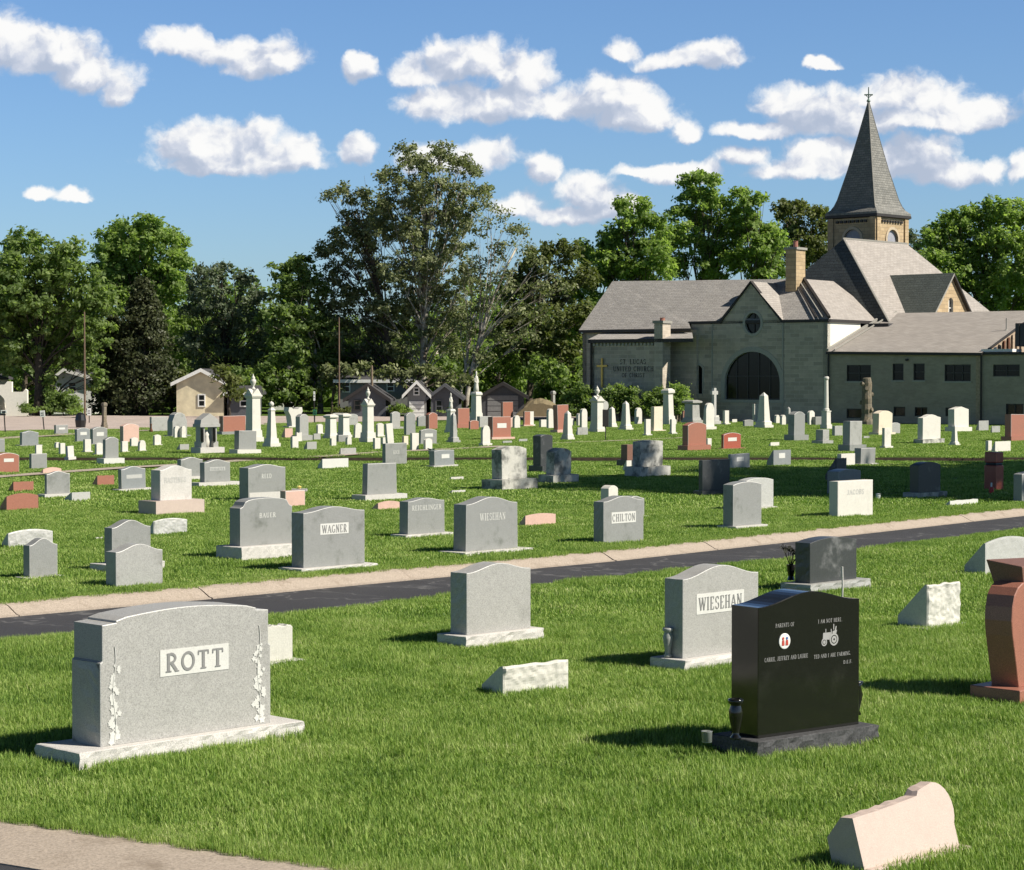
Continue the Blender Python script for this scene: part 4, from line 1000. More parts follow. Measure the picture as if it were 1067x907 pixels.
# ================================================================ ground, lanes, lawns, grass
def flat(name, pts, z, mat, skirt=0, uv=False, tri=True):
    mb = MB(); P3 = [Vector((p[0], p[1], z)) for p in pts]
    if len(pts) > 4:
        t = tessellate_polygon([P3]); mb.faces(P3, t, mat)
    else: mb.poly(P3, mat)
    if skirt:
        for i in range(len(pts)):
            a, b = P3[i], P3[(i+1) % len(pts)]; mb.poly([a, b, b-Vector((0,0,skirt)), a-Vector((0,0,skirt))], 'soil')
    return struct(mb.build(name))
flat('ground', [(-3000,-300),(3000,-300),(3000,5000),(-3000,5000)], -.165, 'soil')
def xy(px, py, z=0): p = G(px, py, z); return (p.x, p.y)
def ext(pts, a=40, b=60):       # extend both ends
    p0, p1 = Vector(pts[0]), Vector(pts[1]); q0, q1 = Vector(pts[-1]), Vector(pts[-2])
    return [tuple(p0+(p0-p1).normalized()*a)] + list(pts) + [tuple(q0+(q0-q1).normalized()*b)]
far_edge = ext([xy(0,629.5), xy(200,612.6), xy(410,594), xy(620,575.5), xy(820,555), xy(1067,529)])
near_edge = ext([xy(0,670.5), xy(160,653), xy(330,639), xy(560,611.5), xy(720,594.5), xy(860,579), xy(1067,552.5)])
k0 = Vector(xy(0,853.5)); k1 = Vector(xy(338,903)); kd = (k1-k0).normalized(); kn = Vector((kd.y, -kd.x))
if kn.y > 0: kn = -kn
kerb_a, kerb_b = k0 - kd*14, k0 + kd*9
# lane surfaces
flat('cemetery_lane', near_edge + list(reversed(far_edge)), -.115, 'asphalt')
flat('access_road', [tuple(kerb_a+kn*.65), tuple(kerb_b+kn*.65), tuple(kerb_b+kn*16), tuple(kerb_a+kn*16)], -.056, 'asphalt')
RA0, RA1 = 69.6, 72.3
flat('far_lane', [(-120,RA0-1),(120,RA0-1),(120,RA1+1),(-120,RA1+1)], -.139, 'asphalt')
# lawns
near_lawn = [tuple(kerb_a), tuple(kerb_b)] + [(30, -8)] + list(reversed(near_edge))
mid_lawn = far_edge + [(120, RA0), (-120, RA0)]
far_lawn = [(-120, RA1), (120, RA1), (120, 110), (2500, 4000), (-2500, 4000), (-120, 110)]
# make them simple polygons
from mathutils.geometry import intersect_line_line
_i = intersect_line_line(Vector((*near_edge[0],0)), Vector((*near_edge[1],0)), Vector((*kerb_a,0)), Vector((*kerb_b,0)))[0]
Xc = (_i.x, _i.y)
near_lawn_poly = [Xc, tuple(kerb_b), (45, 12), near_edge[-1]] + list(reversed(near_edge[1:-1]))
flat('near_lawn', near_lawn_poly, 0, 'turf', .15)
mid_lawn_poly = far_edge + [(120, far_edge[-1][1]+.5), (120, RA0), (-120, RA0), (-120, far_edge[0][1]-.5)]
flat('middle_lawn', mid_lawn_poly, 0, 'turf', .15)
flat('far_lawn', far_lawn, 0, 'turf', .15)
# kerbs : profile swept along an edge, joints every 3 m
def kerb(name, line, prof, side=1, mat='concrete', joint=3.0, gap=.007):
    mb = MB(); acc = 0; pts = [Vector((p[0], p[1], 0)) for p in line]; out = []
    for i in range(len(pts)-1):
        a, b = pts[i], pts[i+1]; n = max(1, round((b-a).length/joint))
        for j in range(n): out.append((a+(b-a)*(j/n), a+(b-a)*((j+1)/n)))
    for a, b in out:
        d = (b-a).normalized(); nrm = Vector((d.y, -d.x, 0))*side; g = gap
        sg = random.uniform(-.006,.006)
        ra = [a+d*g+nrm*x+Vector((0,0,z+sg)) for x, z in prof]; rb = [b-d*g+nrm*x+Vector((0,0,z+sg)) for x, z in prof]
        mb.loft([ra, rb], mat)
    return struct(mb.build(name))
kerb('kerb', far_edge, [(-.04,-.1),(-.04,.008),(.0,.012),(.10,.008),(.18,-.012),(.28,-.06),(.36,-.098),(.42,-.108),(.42,-.2),(-.04,-.2)], 1)
kerb('kerb', [tuple(kerb_a), tuple(kerb_b)], [(-.03,-.1),(-.03,-.005),(.02,.0),(.12,-.004),(.3,-.015),(.5,-.035),(.72,-.052),(.72,-.2),(-.03,-.2)], 1 if kn.dot(Vector((kd.y,-kd.x))) > 0 else -1)
# narrow concrete edged paths farther back
PATHS = []
def strip(name, line, w, z, mat):
    mb = MB(); PATHS.append([tuple(p) for p in line]); pts = [Vector((*p, z)) for p in line]
    for i in range(len(pts)-1):
        a, b = pts[i], pts[i+1]; n = Vector((-(b-a).y, (b-a).x, 0)).normalized()*w/2; mb.poly([a-n, b-n, b+n, a+n], mat)
    return struct(mb.build(name))
strip('garden_path', [xy(-60,503), xy(0,497.5), xy(125,488.5), xy(215,483.5), (G(255,481).x, RA0-.02)], .75, .03, 'concrete')
strip('garden_path', [(G(330,476.5).x, RA1+.1), xy(390,472.3), xy(460,469), xy(527,465.5)], .75, .03, 'concrete')
strip('garden_path', [xy(-60,461), xy(0,457.5), xy(80,452.6), xy(95,451.8)], 1.2, .03, 'concrete')
strip('garden_path', [xy(120,450.5), xy(160,449), xy(186,448)], 1.2, .03, 'concrete')
strip('garden_path', [xy(560,463), xy(640,460), xy(720,456.5)], .5, .03, 'concrete')
st_near = [xy(-150,453), xy(0,449.3), xy(130,447.5), xy(230,445), xy(320,441), xy(450,438.3), xy(600,437)]
st_far = [xy(600,434.6), xy(400,434.2), xy(130,433.6), xy(0,431), xy(-150,428)]
street_poly = st_near + st_far
flat('street', street_poly, .02, 'asphalt_old')

def inpoly(x, y, poly):
    c = False; j = len(poly)-1
    for i in range(len(poly)):
        xi, yi = poly[i]; xj, yj = poly[j]
        if (yi > y) != (yj > y) and x < (xj-xi)*(y-yi)/(yj-yi)+xi: c = not c
        j = i
    return c
def dist_edge(x, y, line):
    best = 1e9
    for i in range(len(line)-1):
        a = Vector(line[i]); b = Vector(line[i+1]); p = Vector((x, y)); ab = b-a
        t = max(0, min(1, (p-a).dot(ab)/ab.length_squared)); best = min(best, (a+ab*t-p).length)
    return best
def grass(name, y0, y1, rad, spacing, nblade, h, w, seed, polys, segs=2):
    rs = np.random.RandomState(seed)
    # one round patch of blades
    ang = rs.rand(nblade)*2*np.pi; rr = rad*np.sqrt(rs.rand(nblade)); bx, by = rr*np.cos(ang), rr*np.sin(ang)
    yaw = rs.rand(nblade)*2*np.pi; hh = h*(.55+.75*rs.rand(nblade)); bend = hh*(.15+.75*rs.rand(nblade)**1.3); ww = w*(.6+.7*rs.rand(nblade))
    dirx, diry = np.cos(yaw), np.sin(yaw); sx, sy = -diry, dirx
    vs = []; V = np.zeros((nblade, 5, 3))
    for k, (t, wt) in enumerate(((0,1),(0,1),(.55,.8),(.55,.8),(1,0))):
        sgn = -1 if k in (0, 2) else 1
        if k == 4: sgn = 0
        V[:,k,0] = bx + dirx*bend*t*t + sx*ww*.5*wt*sgn; V[:,k,1] = by + diry*bend*t*t + sy*ww*.5*wt*sgn; V[:,k,2] = hh*t*(1-.25*t*(bend/hh)) - (.012 if t == 0 else 0)
    nv = nblade*5; co = V.reshape(-1,3)
    fac = []
    for i in range(nblade):
        k = i*5; fac.append((k,k+1,k+3,k+2)); fac.append((k+2,k+3,k+4))
    # places
    pl = []
    yy = y0
    while yy < y1:
        half = yy*(560/F)+1.6; xx = -half
        while xx < half:
            x = xx+rs.uniform(-.35,.35)*spacing; y = yy+rs.uniform(-.35,.35)*spacing
            if any(inpoly(x, y, p) for p in polys):
                ok = True
                m_ = rad*.78
                if dist_edge(x, y, far_edge) < m_ or dist_edge(x, y, near_edge) < m_*.9: ok = False
                if dist_edge(x, y, [tuple(kerb_a), tuple(kerb_b)]) < m_*.92: ok = False
                if min(abs(y-RA0), abs(y-RA1)) < m_: ok = False
                if ok and y > 45:
                    if inpoly(x, y, street_poly) or any(dist_edge(x, y, q) < rad*.62 for q in PATHS): ok = False
                if ok: pl.append((x, y, 0))
            xx += spacing
        yy += spacing
    # finer row along the edges
    for line in (far_edge, near_edge, [tuple(kerb_a), tuple(kerb_b)]):
        for i in range(len(line)-1):
            a = Vector(line[i]); b = Vector(line[i+1]); n = int((b-a).length/(spacing*.45))
            for j in range(n):
                p = a+(b-a)*((j+rs.rand())/max(n,1))
                if y0-.3 < p.y < y1 and abs(p.x) < p.y*(560/F)+1.6:
                    nn = Vector((-(b-a).y, (b-a).x)).normalized(); q = p+nn*rad*.55*.55
                    if not any(inpoly(q.x, q.y, pp) for pp in polys): q = p-nn*rad*.55*.55
                    pl.append((q.x, q.y, 1))
    print(name, 'patches', len(pl), 'blades', len(pl)*nblade)
    P = np.array(pl) if pl else np.zeros((0,3))
    allco = np.concatenate([co, np.c_[P[:,:2], np.zeros(len(P))]])
    me = bpy.data.meshes.new(name); me.from_pydata(allco.tolist(), [], fac); me.materials.append(MATS['blade'])
    at = me.attributes.new('place', 'BOOLEAN', 'POINT'); at.data.foreach_set('value', [False]*nv+[True]*len(P))
    sc_ = me.attributes.new('scl', 'FLOAT', 'POINT'); sc_.data.foreach_set('value', np.concatenate([np.ones(nv), np.where(P[:,2] > .5, .55, 1.)]).astype(np.float32))
    hzv = np.array([1.]*nv + [max(.55, min(1.5, 1.0 + .55*mnoise.noise(Vector((p[0]*.9, p[1]*.9, 3.1))) + .5*mnoise.noise(Vector((p[0]*2.7, p[1]*2.7, 9.))) + rs.uniform(-.12,.12))) for p in pl], dtype=np.float32)
    hz = me.attributes.new('hz', 'FLOAT', 'POINT'); hz.data.foreach_set('value', hzv)
    ro = me.attributes.new('rot', 'FLOAT', 'POINT'); ro.data.foreach_set('value', (rs.rand(nv+len(P))*6.28).astype(np.float32))
    rn = me.attributes.new('rnd', 'FLOAT', 'FACE'); rn.data.foreach_set('value', np.repeat(rs.rand(nblade), 2).astype(np.float32))
    o = bpy.data.objects.new(name, me); C.objects.link(o); o['kind'] = 'stuff'
    ng = bpy.data.node_groups.get('grass_scatter')
    if not ng:
        ng = bpy.data.node_groups.new('grass_scatter', 'GeometryNodeTree')
        ng.interface.new_socket('Geometry', in_out='INPUT', socket_type='NodeSocketGeometry'); ng.interface.new_socket('Geometry', in_out='OUTPUT', socket_type='NodeSocketGeometry')
        gi = ng.nodes.new('NodeGroupInput'); go = ng.nodes.new('NodeGroupOutput')
        def att(nm, ty):
            a = ng.nodes.new('GeometryNodeInputNamedAttribute'); a.data_type = ty; a.inputs['Name'].default_value = nm; return a.outputs['Attribute']
        sep = ng.nodes.new('GeometryNodeSeparateGeometry'); sep.domain = 'POINT'
        ip = ng.nodes.new('GeometryNodeInstanceOnPoints'); cx_ = ng.nodes.new('ShaderNodeCombineXYZ'); er = ng.nodes.new('FunctionNodeEulerToRotation')
        cs = ng.nodes.new('ShaderNodeCombineXYZ'); cs.inputs[2].default_value = 1
        ln = ng.links.new
        ln(gi.outputs[0], sep.inputs[0]); ln(att('place','BOOLEAN'), sep.inputs[1]); ln(sep.outputs[0], ip.inputs['Points']); ln(sep.outputs[1], ip.inputs['Instance'])
        ln(att('rot','FLOAT'), cx_.inputs[2]); ln(cx_.outputs[0], er.inputs[0]); ln(er.outputs[0], ip.inputs['Rotation'])
        s_ = att('scl','FLOAT'); ln(s_, cs.inputs[0]); ln(s_, cs.inputs[1]); ln(att('hz','FLOAT'), cs.inputs[2]); ln(cs.outputs[0], ip.inputs['Scale']); ln(ip.outputs[0], go.inputs[0])
    md = o.modifiers.new('scatter', 'NODES'); md.node_group = ng
    return o
lawns = [near_lawn_poly, mid_lawn_poly, far_lawn]
grass('grass', 10.5, 24, .34, .40, 1400, .058, .0050, 1, lawns)
grass('grass', 24, 45, .60, .70, 1500, .050, .010, 2, lawns)
grass('grass', 45, 128, 1.5, 1.75, 2400, .050, .024, 3, lawns)
# ================================================================ church
AL = R(36); U = Vector((math.cos(AL), -math.sin(AL), 0)); V = Vector((math.sin(AL), math.cos(AL), 0)); Zv = Vector((0,0,1))
D0 = 126.5
K = Vector(((862-CX)/F*(D0*cp+HC*sp), D0, 0))
church = tag(empty('church', K), 'grey stone church with slate roofs, arched window and a pointed steeple', 'church')
def at(s, v, z=0.): return K + U*s + V*v + Zv*z
def sU(px, v=0.): return along(K + V*v, U, px)             # s coordinate on the plane v that shows at column px
def zU(px, py, v=0.): s = sU(px, v); return zat(at(s, v), py)
def loc(pts): return [Vector(p) - K for p in pts]
def cpoly(mb, pts, mat): mb.poly(loc(pts), mat)
def wall(name, O, du, outline, holes, mat, thick=.35, parent=church, glass=None, inward=None, reveal='stone_trim'):
    """outline/holes are (s,z) lists in the plane through O along du"""
    inward = inward if inward is not None else Vector((-du.y, du.x, 0))
    to = lambda p, d=0.: O + du*p[0] + Zv*p[1] + inward*d - K
    mb = MB(); allp = [to(p) for p in outline]; polys = [[Vector((p[0], p[1], 0)) for p in outline]]
    for h in holes: allp += [to(p) for p in h]; polys.append([Vector((p[0], p[1], 0)) for p in h])
    mb.faces(allp, tessellate_polygon(polys), mat)
    n = len(outline)
    for i in range(n): mb.poly([to(outline[i]), to(outline[(i+1)%n]), to(outline[(i+1)%n], thick), to(outline[i], thick)], mat)
    for h in holes:
        n = len(h)
        for i in range(n): mb.poly([to(h[i]), to(h[(i+1)%n]), to(h[(i+1)%n], thick), to(h[i], thick)], reveal)
    return mb.build(name, parent, uv=True), to
def slab(name, pts, mat, t=.18, parent=church, edge='dark_trim', lift=0.02):
    mb = MB(); P = [p + Zv*lift for p in loc(pts)]; mb.poly(P, mat); Q = [p - Zv*t for p in P]; mb.poly(Q[::-1], edge)
    for i in range(len(P)): j = (i+1) % len(P); mb.poly([P[i], P[j], Q[j], Q[i]], edge)
    return mb.build(name, parent, uv=True)
def rect(s0, s1, z0, z1): return [(s0,z0),(s1,z0),(s1,z1),(s0,z1)]
def window(to, s0, s1, z0, z1, parent=church, nv=1, nh=1, name='window', d=.14, frame='dark_metal', arch_pts=None):
    """frame in the opening with a glass pane set back"""
    fw = .06; mb = MB()
    def bx(a, b, c, e, d0, d1, m=frame):
        v = [to((a,c),d0),to((b,c),d0),to((b,c),d1),to((a,c),d1),to((a,e),d0),to((b,e),d0),to((b,e),d1),to((a,e),d1)]
        mb.faces(v, [(0,3,2,1),(4,5,6,7),(0,1,5,4),(1,2,6,5),(2,3,7,6),(3,0,4,7)], m)
    if arch_pts is None:
        bx(s0,s0+fw,z0,z1,d,d+.08); bx(s1-fw,s1,z0,z1,d,d+.08); bx(s0,s1,z0,z0+fw,d,d+.081); bx(s0,s1,z1-fw,z1,d,d+.081)
    for i in range(1, nv): x = s0+(s1-s0)*i/nv; bx(x-.03,x+.03,z0,z1 if arch_pts is None else zarch(x, arch_pts),d,d+.079)
    for i in range(1, nh): z = z0+(z1-z0)*i/nh; bx(s0,s1,z-.03,z+.03,d,d+.078)
    f = mb.build(name, parent)
    g = MB(); pts = rect(s0,s1,z0,z1) if arch_pts is None else arch_pts
    g.poly([to(p, d+.05) for p in pts], 'glass_dark'); g.build('pane', f)
    return f
def zarch(x, pts):
    best = 0
    for i in range(len(pts)):
        a, b = pts[i], pts[(i+1) % len(pts)]
        if min(a[0],b[0]) <= x <= max(a[0],b[0]) and abs(a[0]-b[0]) > 1e-6: best = max(best, a[1]+(b[1]-a[1])*(x-a[0])/(b[0]-a[0]))
    return best
def archpts(s0, s1, z0, zt, n=20):
    r = (s1-s0)/2; c = (s0+s1)/2; zc = max(z0+.05, zt-r); ry = zt-zc
    return [(s0,z0),(s1,z0)] + [(c+r*math.cos(math.pi*i/n), zc+ry*math.sin(math.pi*i/n)) for i in range(n+1)]
def circpts(c, z, r, ry, n=24): return [(c+r*math.cos(2*math.pi*i/n), z+ry*math.sin(2*math.pi*i/n)) for i in range(n)]
# ---- block with the arched window (front wall plane v=0)
sL = sU(720); s1_, s2_, s3_ = sU(751), sU(782.3), sU(814.6)
ze = zU(855, 335.4); zp = zU(782.3, 295)
oa, ob = sU(755.2), sU(812.6); az0, azt = zU(784, 416.7), zU(784, 366.6)
arch_h = archpts(oa, ob, az0, azt); cz = zU(784.5, 337); cc = sU(784.2); rx = (sU(792.3)-sU(776))/2; ry_ = (zU(784,326.2)-zU(784,347.8))/2
circ_h = circpts(cc, cz, rx, ry_)
na, nb = sU(723.6), sU(731.8); nz0, nzt = zU(728, 410.5), zU(728, 381); sm_h = archpts(na, nb, nz0, nzt)
fw_o, to = wall('front_wall', K, U, [(sL,-.5),(0,-.5),(0,ze),(s3_,ze),(s2_,zp),(s1_,ze),(sL,ze)], [arch_h, circ_h, sm_h], 'stone_block')
w1 = window(to, oa, ob, az0, azt, arch_pts=arch_h, nv=5, nh=1, name='arched_window')
mb = MB()
for z in (az0+.02, az0+(azt-az0)*.48):
    v = [to(p, dd) for dd in (.13,.2) for p in rect(oa+.1, ob-.1, z, z+.06)]; mb.faces(v, [(0,1,2,3),(4,7,6,5),(0,4,5,1),(2,6,7,3)], 'dark_metal')
mb.build('glazing_bar', w1)
w2 = window(to, cc-rx, cc+rx, cz-ry_, cz+ry_, arch_pts=circ_h, name='round_window')
mb = MB()
for a, b, c, e in ((cc-.05,cc+.05,cz-ry_,cz+ry_),(cc-rx,cc+rx,cz-.05,cz+.05)):
    v = [to(p, dd) for dd in (.12+(.003 if a > cc-.1 else 0),.2) for p in rect(a,b,c,e)]; mb.faces(v, [(0,1,2,3),(0,4,5,1),(2,6,7,3),(1,5,6,2),(0,3,7,4)], 'dark_metal')
mb.build('mullion', w2)
window(to, na, nb, nz0, nzt, arch_pts=sm_h, name='arched_window')
def ringtrim(name, inner, k, d=-.03, mat='stone_trim', closed=True, center=None):
    c = center; mb = MB()
    n = len(inner); rng = range(n if closed else n-1)
    outp = [(c[0]+(p[0]-c[0])*(1+k/max(.01,math.hypot(p[0]-c[0],p[1]-c[1]))), c[1]+(p[1]-c[1])*(1+k/max(.01,math.hypot(p[0]-c[0],p[1]-c[1])))) for p in inner]
    for i in rng:
        j = (i+1) % n
        mb.poly([to(inner[i],d),to(inner[j],d),to(outp[j],d),to(outp[i],d)], mat); mb.poly([to(outp[i],d),to(outp[j],d),to(outp[j],.0),to(outp[i],.0)], mat); mb.poly([to(inner[i],d),to(inner[j],d),to(inner[j],.02),to(inner[i],.02)], mat)
    return mb.build(name, church)
ringtrim('arch_surround', arch_h[1:]+[arch_h[0]], .28, closed=False, center=((oa+ob)/2, azt-(ob-oa)/2))
ringtrim('window_surround', circ_h, .16, center=(cc, cz)); ringtrim('arch_surround', sm_h[1:]+[sm_h[0]], .14, closed=False, center=((na+nb)/2, nzt-(nb-na)/2))
mb = MB()   # sill under the arch, verge trims, shallow pilasters
def tbox(mb, a, b, c, e, d0, d1, m):
    v = [to((a,c),d0),to((b,c),d0),to((b,c),d1),to((a,c),d1),to((a,e),d0),to((b,e),d0),to((b,e),d1),to((a,e),d1)]
    mb.faces(v, [(0,3,2,1),(4,5,6,7),(0,1,5,4),(1,2,6,5),(2,3,7,6),(3,0,4,7)], m)
tbox(mb, oa-.3, ob+.3, az0-.18, az0-.002, -.06, .3, 'stone_trim'); mb.build('window_sill', church)
mb = MB()
for a, b in (((sL-.12,ze),(s1_,ze)),((s1_,ze),(s2_,zp)),((s2_,zp),(s3_,ze)),((s3_,ze),(.12,ze))):
    p = [to(a,-.12), to(b,-.12), to(b,.2), to(a,.2)]; q = [x+Zv*.13 for x in p]; mb.faces(p+q, [(0,1,5,4),(4,5,6,7),(1,2,6,5),(2,3,7,6),(3,0,4,7),(0,3,2,1)], 'dark_trim')
mb.build('fascia', church)
mb = MB(); tbox(mb, sU(741.5), sU(742.5), .2, ze-.05, -.05, .0, 'stone_trim'); tbox(mb, s3_+.02, s3_+.10, .2, ze-.05, -.05, 0, 'stone_trim'); mb.build('pilaster', church)
# left buttress flare of the block
zb1 = zU(720, 361); zb2 = zU(718, 377)
mb = MB(); P = [(sL-.55,-.5),(sL+.001,-.5),(sL+.001,zb1),(sL-.30,zb2+.2),(sL-.55,zb2-.35)]; mb.loft([[to(p,d) for p in P] for d in (.002,.9)], 'stone_block'); mb.build('buttress', church, uv=True)
# right-facing whitewashed wall
WD = 4.2
wall('side_wall', K, V, rect(.0, WD, -.5, ze), [], 'render_white', .3, inward=-U)
# roof of block (L-shaped hip)
S_ = 3.5; zr = zU(800, 290.2, S_)
H1 = at(-S_, S_, zr); zr0 = zat(H1, 291.2); H1.z = zr0
sRL = sU(638, S_); RL = at(sRL, S_, 0); RL.z = zat(RL, 292.8)
zc = ze+.13
sl_ = (zr0-zc)/S_; vE = -.6; RL.z = zr0+.22
e1 = at(sU(603, vE), vE, zc+sl_*vE); e2 = at(sU(719.5, vE), vE, zc+sl_*vE)
slab('nave_roof', [e1, e2, at(sL-.2,0,zc), at(.12,-.0,zc), H1, RL], 'slate_grey')
HB = at(-S_, WD+3.2, zr0)
slab('hip_roof', [at(.12,-.05,zc), at(.12,WD+3.2,zc), HB, H1], 'slate_tan')
slab('nave_roof_back', [H1, HB, at(-2*S_, 2*S_, zc), at(sRL, 2*S_, zc), RL], 'slate_grey')
# dormer gable roof planes
rid = at(s2_, S_*(.97), zp-.02); zv = zp+.06
slab('gable_roof', [at(s2_,-.12,zv), at(s3_+.08,-.12,zc), at(s3_+.08,.02,zc), at(s2_, S_*.97, zv)], 'slate_tan', .1)
slab('gable_roof', [at(s2_,-.12,zv), at(s2_, S_*.97, zv), at(s1_-.08,.02,zc), at(s1_-.08,-.12,zc)], 'slate_grey', .1)
# dark flashing line along the hip (parapet coping)
mb = MB(); a = at(.16,-.1,zc+.12)-K; b = H1+Zv*.1-K; mb.tube([a, b], [.11,.11], 'dark_trim', 4); mb.build('hip_flashing', church)
a2 = a - U*.9 + Zv*.02; b2 = b - U*.75
mb = MB(); mb.tube([a2 + V*.05, b2], [.05,.05], 'dark_trim', 4); mb.tube([a-U*.45+Zv*.02, b-U*.4], [.04,.04], 'wall_cap', 4); mb.build('roof_gutter', church)
# ---- left nave, set under the same ridge
vN = -.2; slw = sU(607, vN)
wall('nave_wall', at(0,vN), U, rect(slw, sL+.5, -.5, e1.z-.05), [], 'stone_block', .3)
wall('gable_wall', at(slw,vN), V, [(0,-.5),(6,-.5),(6,e1.z),(3.6,RL.z-.35),(0,e1.z-.1)], [], 'stone_block', .3, inward=U)
# ---- sign wall wing with lean-to roof
vS = -1.9
O3 = at(0, vS); a0, a1 = sU(615, vS), sU(683, vS); zt = zat(at(a0,vS), 355.5)
wso, to3 = wall('sign_wall', O3, U, rect(a0, a1, -.5, zt), [], 'stone_block', .3)
wall('sign_wall_end', at(a0,vS), V, rect(0, 1.7, -.5, zt), [], 'stone_block', .3, inward=U)
q0 = at(sU(612.5,vS-.25), vS-.25); q0.z = zat(q0, 354.8); q1 = at(sU(722,vS-.25), vS-.25); q1.z = zat(q1, 353.6)
vT = vE+.25; q2 = at(sU(721,vT), vT); q2.z = zat(q2, 347.6); q3 = at(sU(626,vT), vT); q3.z = zat(q3, 348)
slab('lean_to_roof', [q0, q1, q2, q3], 'slate_grey', .22, lift=.05)
mb = MB()
for i in range(17):
    s = a0+.25+(a1-a0-.5)*i/16; v = [to3((s+x, zt-.32+z), -d) for d in (0,.10) for x, z in ((0,0),(.13,0),(.13,.18),(0,.18))]; mb.faces(v, [(4,5,6,7),(0,1,5,4),(1,2,6,5),(2,3,7,6),(3,0,4,7)], 'stone_trim')
mb.build('dentil_course', church)
mb = MB(); p = to3((a0+.12, 0), -.1); mb.tube([p, p+Zv*(zt-.1)], .06, 'dark_metal', 6); mb.build('downspout', church)
# lettering and gold cross
def sgn(t, x0, x1, y0, y1):
    mb = MB(); sa, sb = sU(x0, vS), sU(x1, vS); zz0, zz1 = zat(at(sa,vS), y1), zat(at(sa,vS), y0)
    text_mb(mb, t, 0, zz0, sb-sa, zz1-zz0, 0, 'letter_dark', thick=.02)
    c = (sa+sb)/2; mb.v = [tuple(O3 - K + U*(c+v[0]) + V*v[1]*1. + Zv*v[2]) for v in mb.v]
    mb.build('sign_lettering', church)
sgn('ST. LUCAS', 646, 673, 374.6, 379.8); sgn('UNITED CHURCH', 639, 681, 382, 387.2); sgn('OF CHRIST', 648, 672, 388.8, 393.4)
mb = MB(); c = sU(628, vS); zc0, zc1 = zat(at(c,vS), 404), zat(at(c,vS), 373.5); zca = zat(at(c,vS), 381.5)
hw = (sU(633.3,vS)-sU(622.7,vS))/2
for a, b, z0, z1 in ((c-.06,c+.06,zc0,zc1),(c-hw,c-.06,zca-.06,zca+.06),(c+.06,c+hw,zca-.06,zca+.06)):
    v = [to3(p, -d) for d in (.04,.12) for p in rect(a,b,z0,z1)]; mb.faces(v, [(0,1,2,3),(4,7,6,5),(0,4,5,1),(2,6,7,3),(1,5,6,2),(0,3,7,4)], 'gold')
mb.build('gold_cross', church)
# ---- stone pier and the dark glazed entrance
def pier(name, xl, xc, xr, ytop, v0, z0=-.5, mat='stone_block', capmat='wall_cap', parent=church, potz=None):
    s1 = sU(xc, v0); s0 = sU(xl, v0); P = at(s1, v0); dv = along(P, V, xr); zt_ = zat(P, ytop)
    mb = MB(); q = [at(s0,v0,z0), at(s1,v0,z0), at(s1,v0+dv,z0), at(s0,v0+dv,z0)]; t = [Vector((p.x,p.y,zt_)) for p in q]
    mb.loft([loc(q), loc(t)], mat); o = mb.build(name, parent, uv=True)
    mb = MB(); g = .08; cq = [at(s0-g,v0-g,zt_), at(s1+g,v0-g,zt_), at(s1+g,v0+dv+g,zt_), at(s0-g,v0+dv+g,zt_)]
    mb.loft([loc(cq), [p+Zv*.16 for p in loc(cq)]], capmat); mb.build('cap', o)
    if potz:
        c = (at((s0+s1)/2, v0+dv/2, zt_+.16)-K); mb = MB(); mb.lathe([(.17,0),(.15,potz),(.18,potz+.04),(.12,potz+.04)], 'granite_salmon', 10, tuple(c)); mb.build('chimney_pot', o)
    return o
pier('pier', 681.5, 690.3, 698.5, 337, vS-.25, mat='stone_block', potz=.15)
p0 = at(sU(690.3,vS-.25), vS-.25)
glz0, glz1 = zat(at(sL,.9), 418), zat(at(sL,.9), 362)
og = at(0,.9); tog = lambda p, d=0.: og + U*p[0] + Zv*p[1] + V*d - K
mb = MB(); ga, gb = sU(693,.9), sU(726,.9); mb.poly([tog(p,.1) for p in rect(ga, gb, 0, glz1)], 'glass_dark'); ow = mb.build('entrance_glazing', church)
mb = MB()
for i in range(6):
    x = ga+(gb-ga)*i/5; v = [tog(p, -d) for d in (-.05,.05) for p in rect(x-.04,x+.04,0,glz1)]; mb.faces(v, [(0,1,2,3),(4,7,6,5),(1,5,6,2),(0,3,7,4)], 'dark_metal')
mb.build('glazing_bar', ow)
mb = MB(); q = [tog(p, -.4) for p in rect(ga,gb,glz1,glz1+.2)]; mb.loft([q, [x+V*.5 for x in q]], 'wall_cap'); mb.build('entrance_lintel', church)
# ---- chimney on the roof
vC = 2.4; sC = sU(829, vC); s0 = sU(818, vC); P = at(sC, vC); dv = along(P, V, 838.5); zt_ = zat(P, 260); zb_ = ze+.5
mb = MB(); q = [at(s0,vC), at(sC,vC), at(sC,vC+dv), at(s0,vC+dv)]; mb.loft([[p+Zv*zb_ for p in loc(q)], [p+Zv*zt_ for p in loc(q)]], 'stone_tan'); ch = mb.build('chimney', church, uv=True)
mb = MB(); g = .09; q = [at(s0-g,vC-g), at(sC+g,vC-g), at(sC+g,vC+dv+g), at(s0-g,vC+dv+g)]; mb.loft([[p+Zv*(zt_+x) for p in loc(q)] for x in (0,.14)], 'wall_cap'); mb.build('cap', ch)
mb = MB(); c = at((s0+sC)/2, vC+dv/2, zt_+.14)-K; mb.lathe([(.16,0),(.14,.38),(.18,.42),(.1,.42)], 'granite_salmon', 10, tuple(c)); mb.build('chimney_pot', ch)
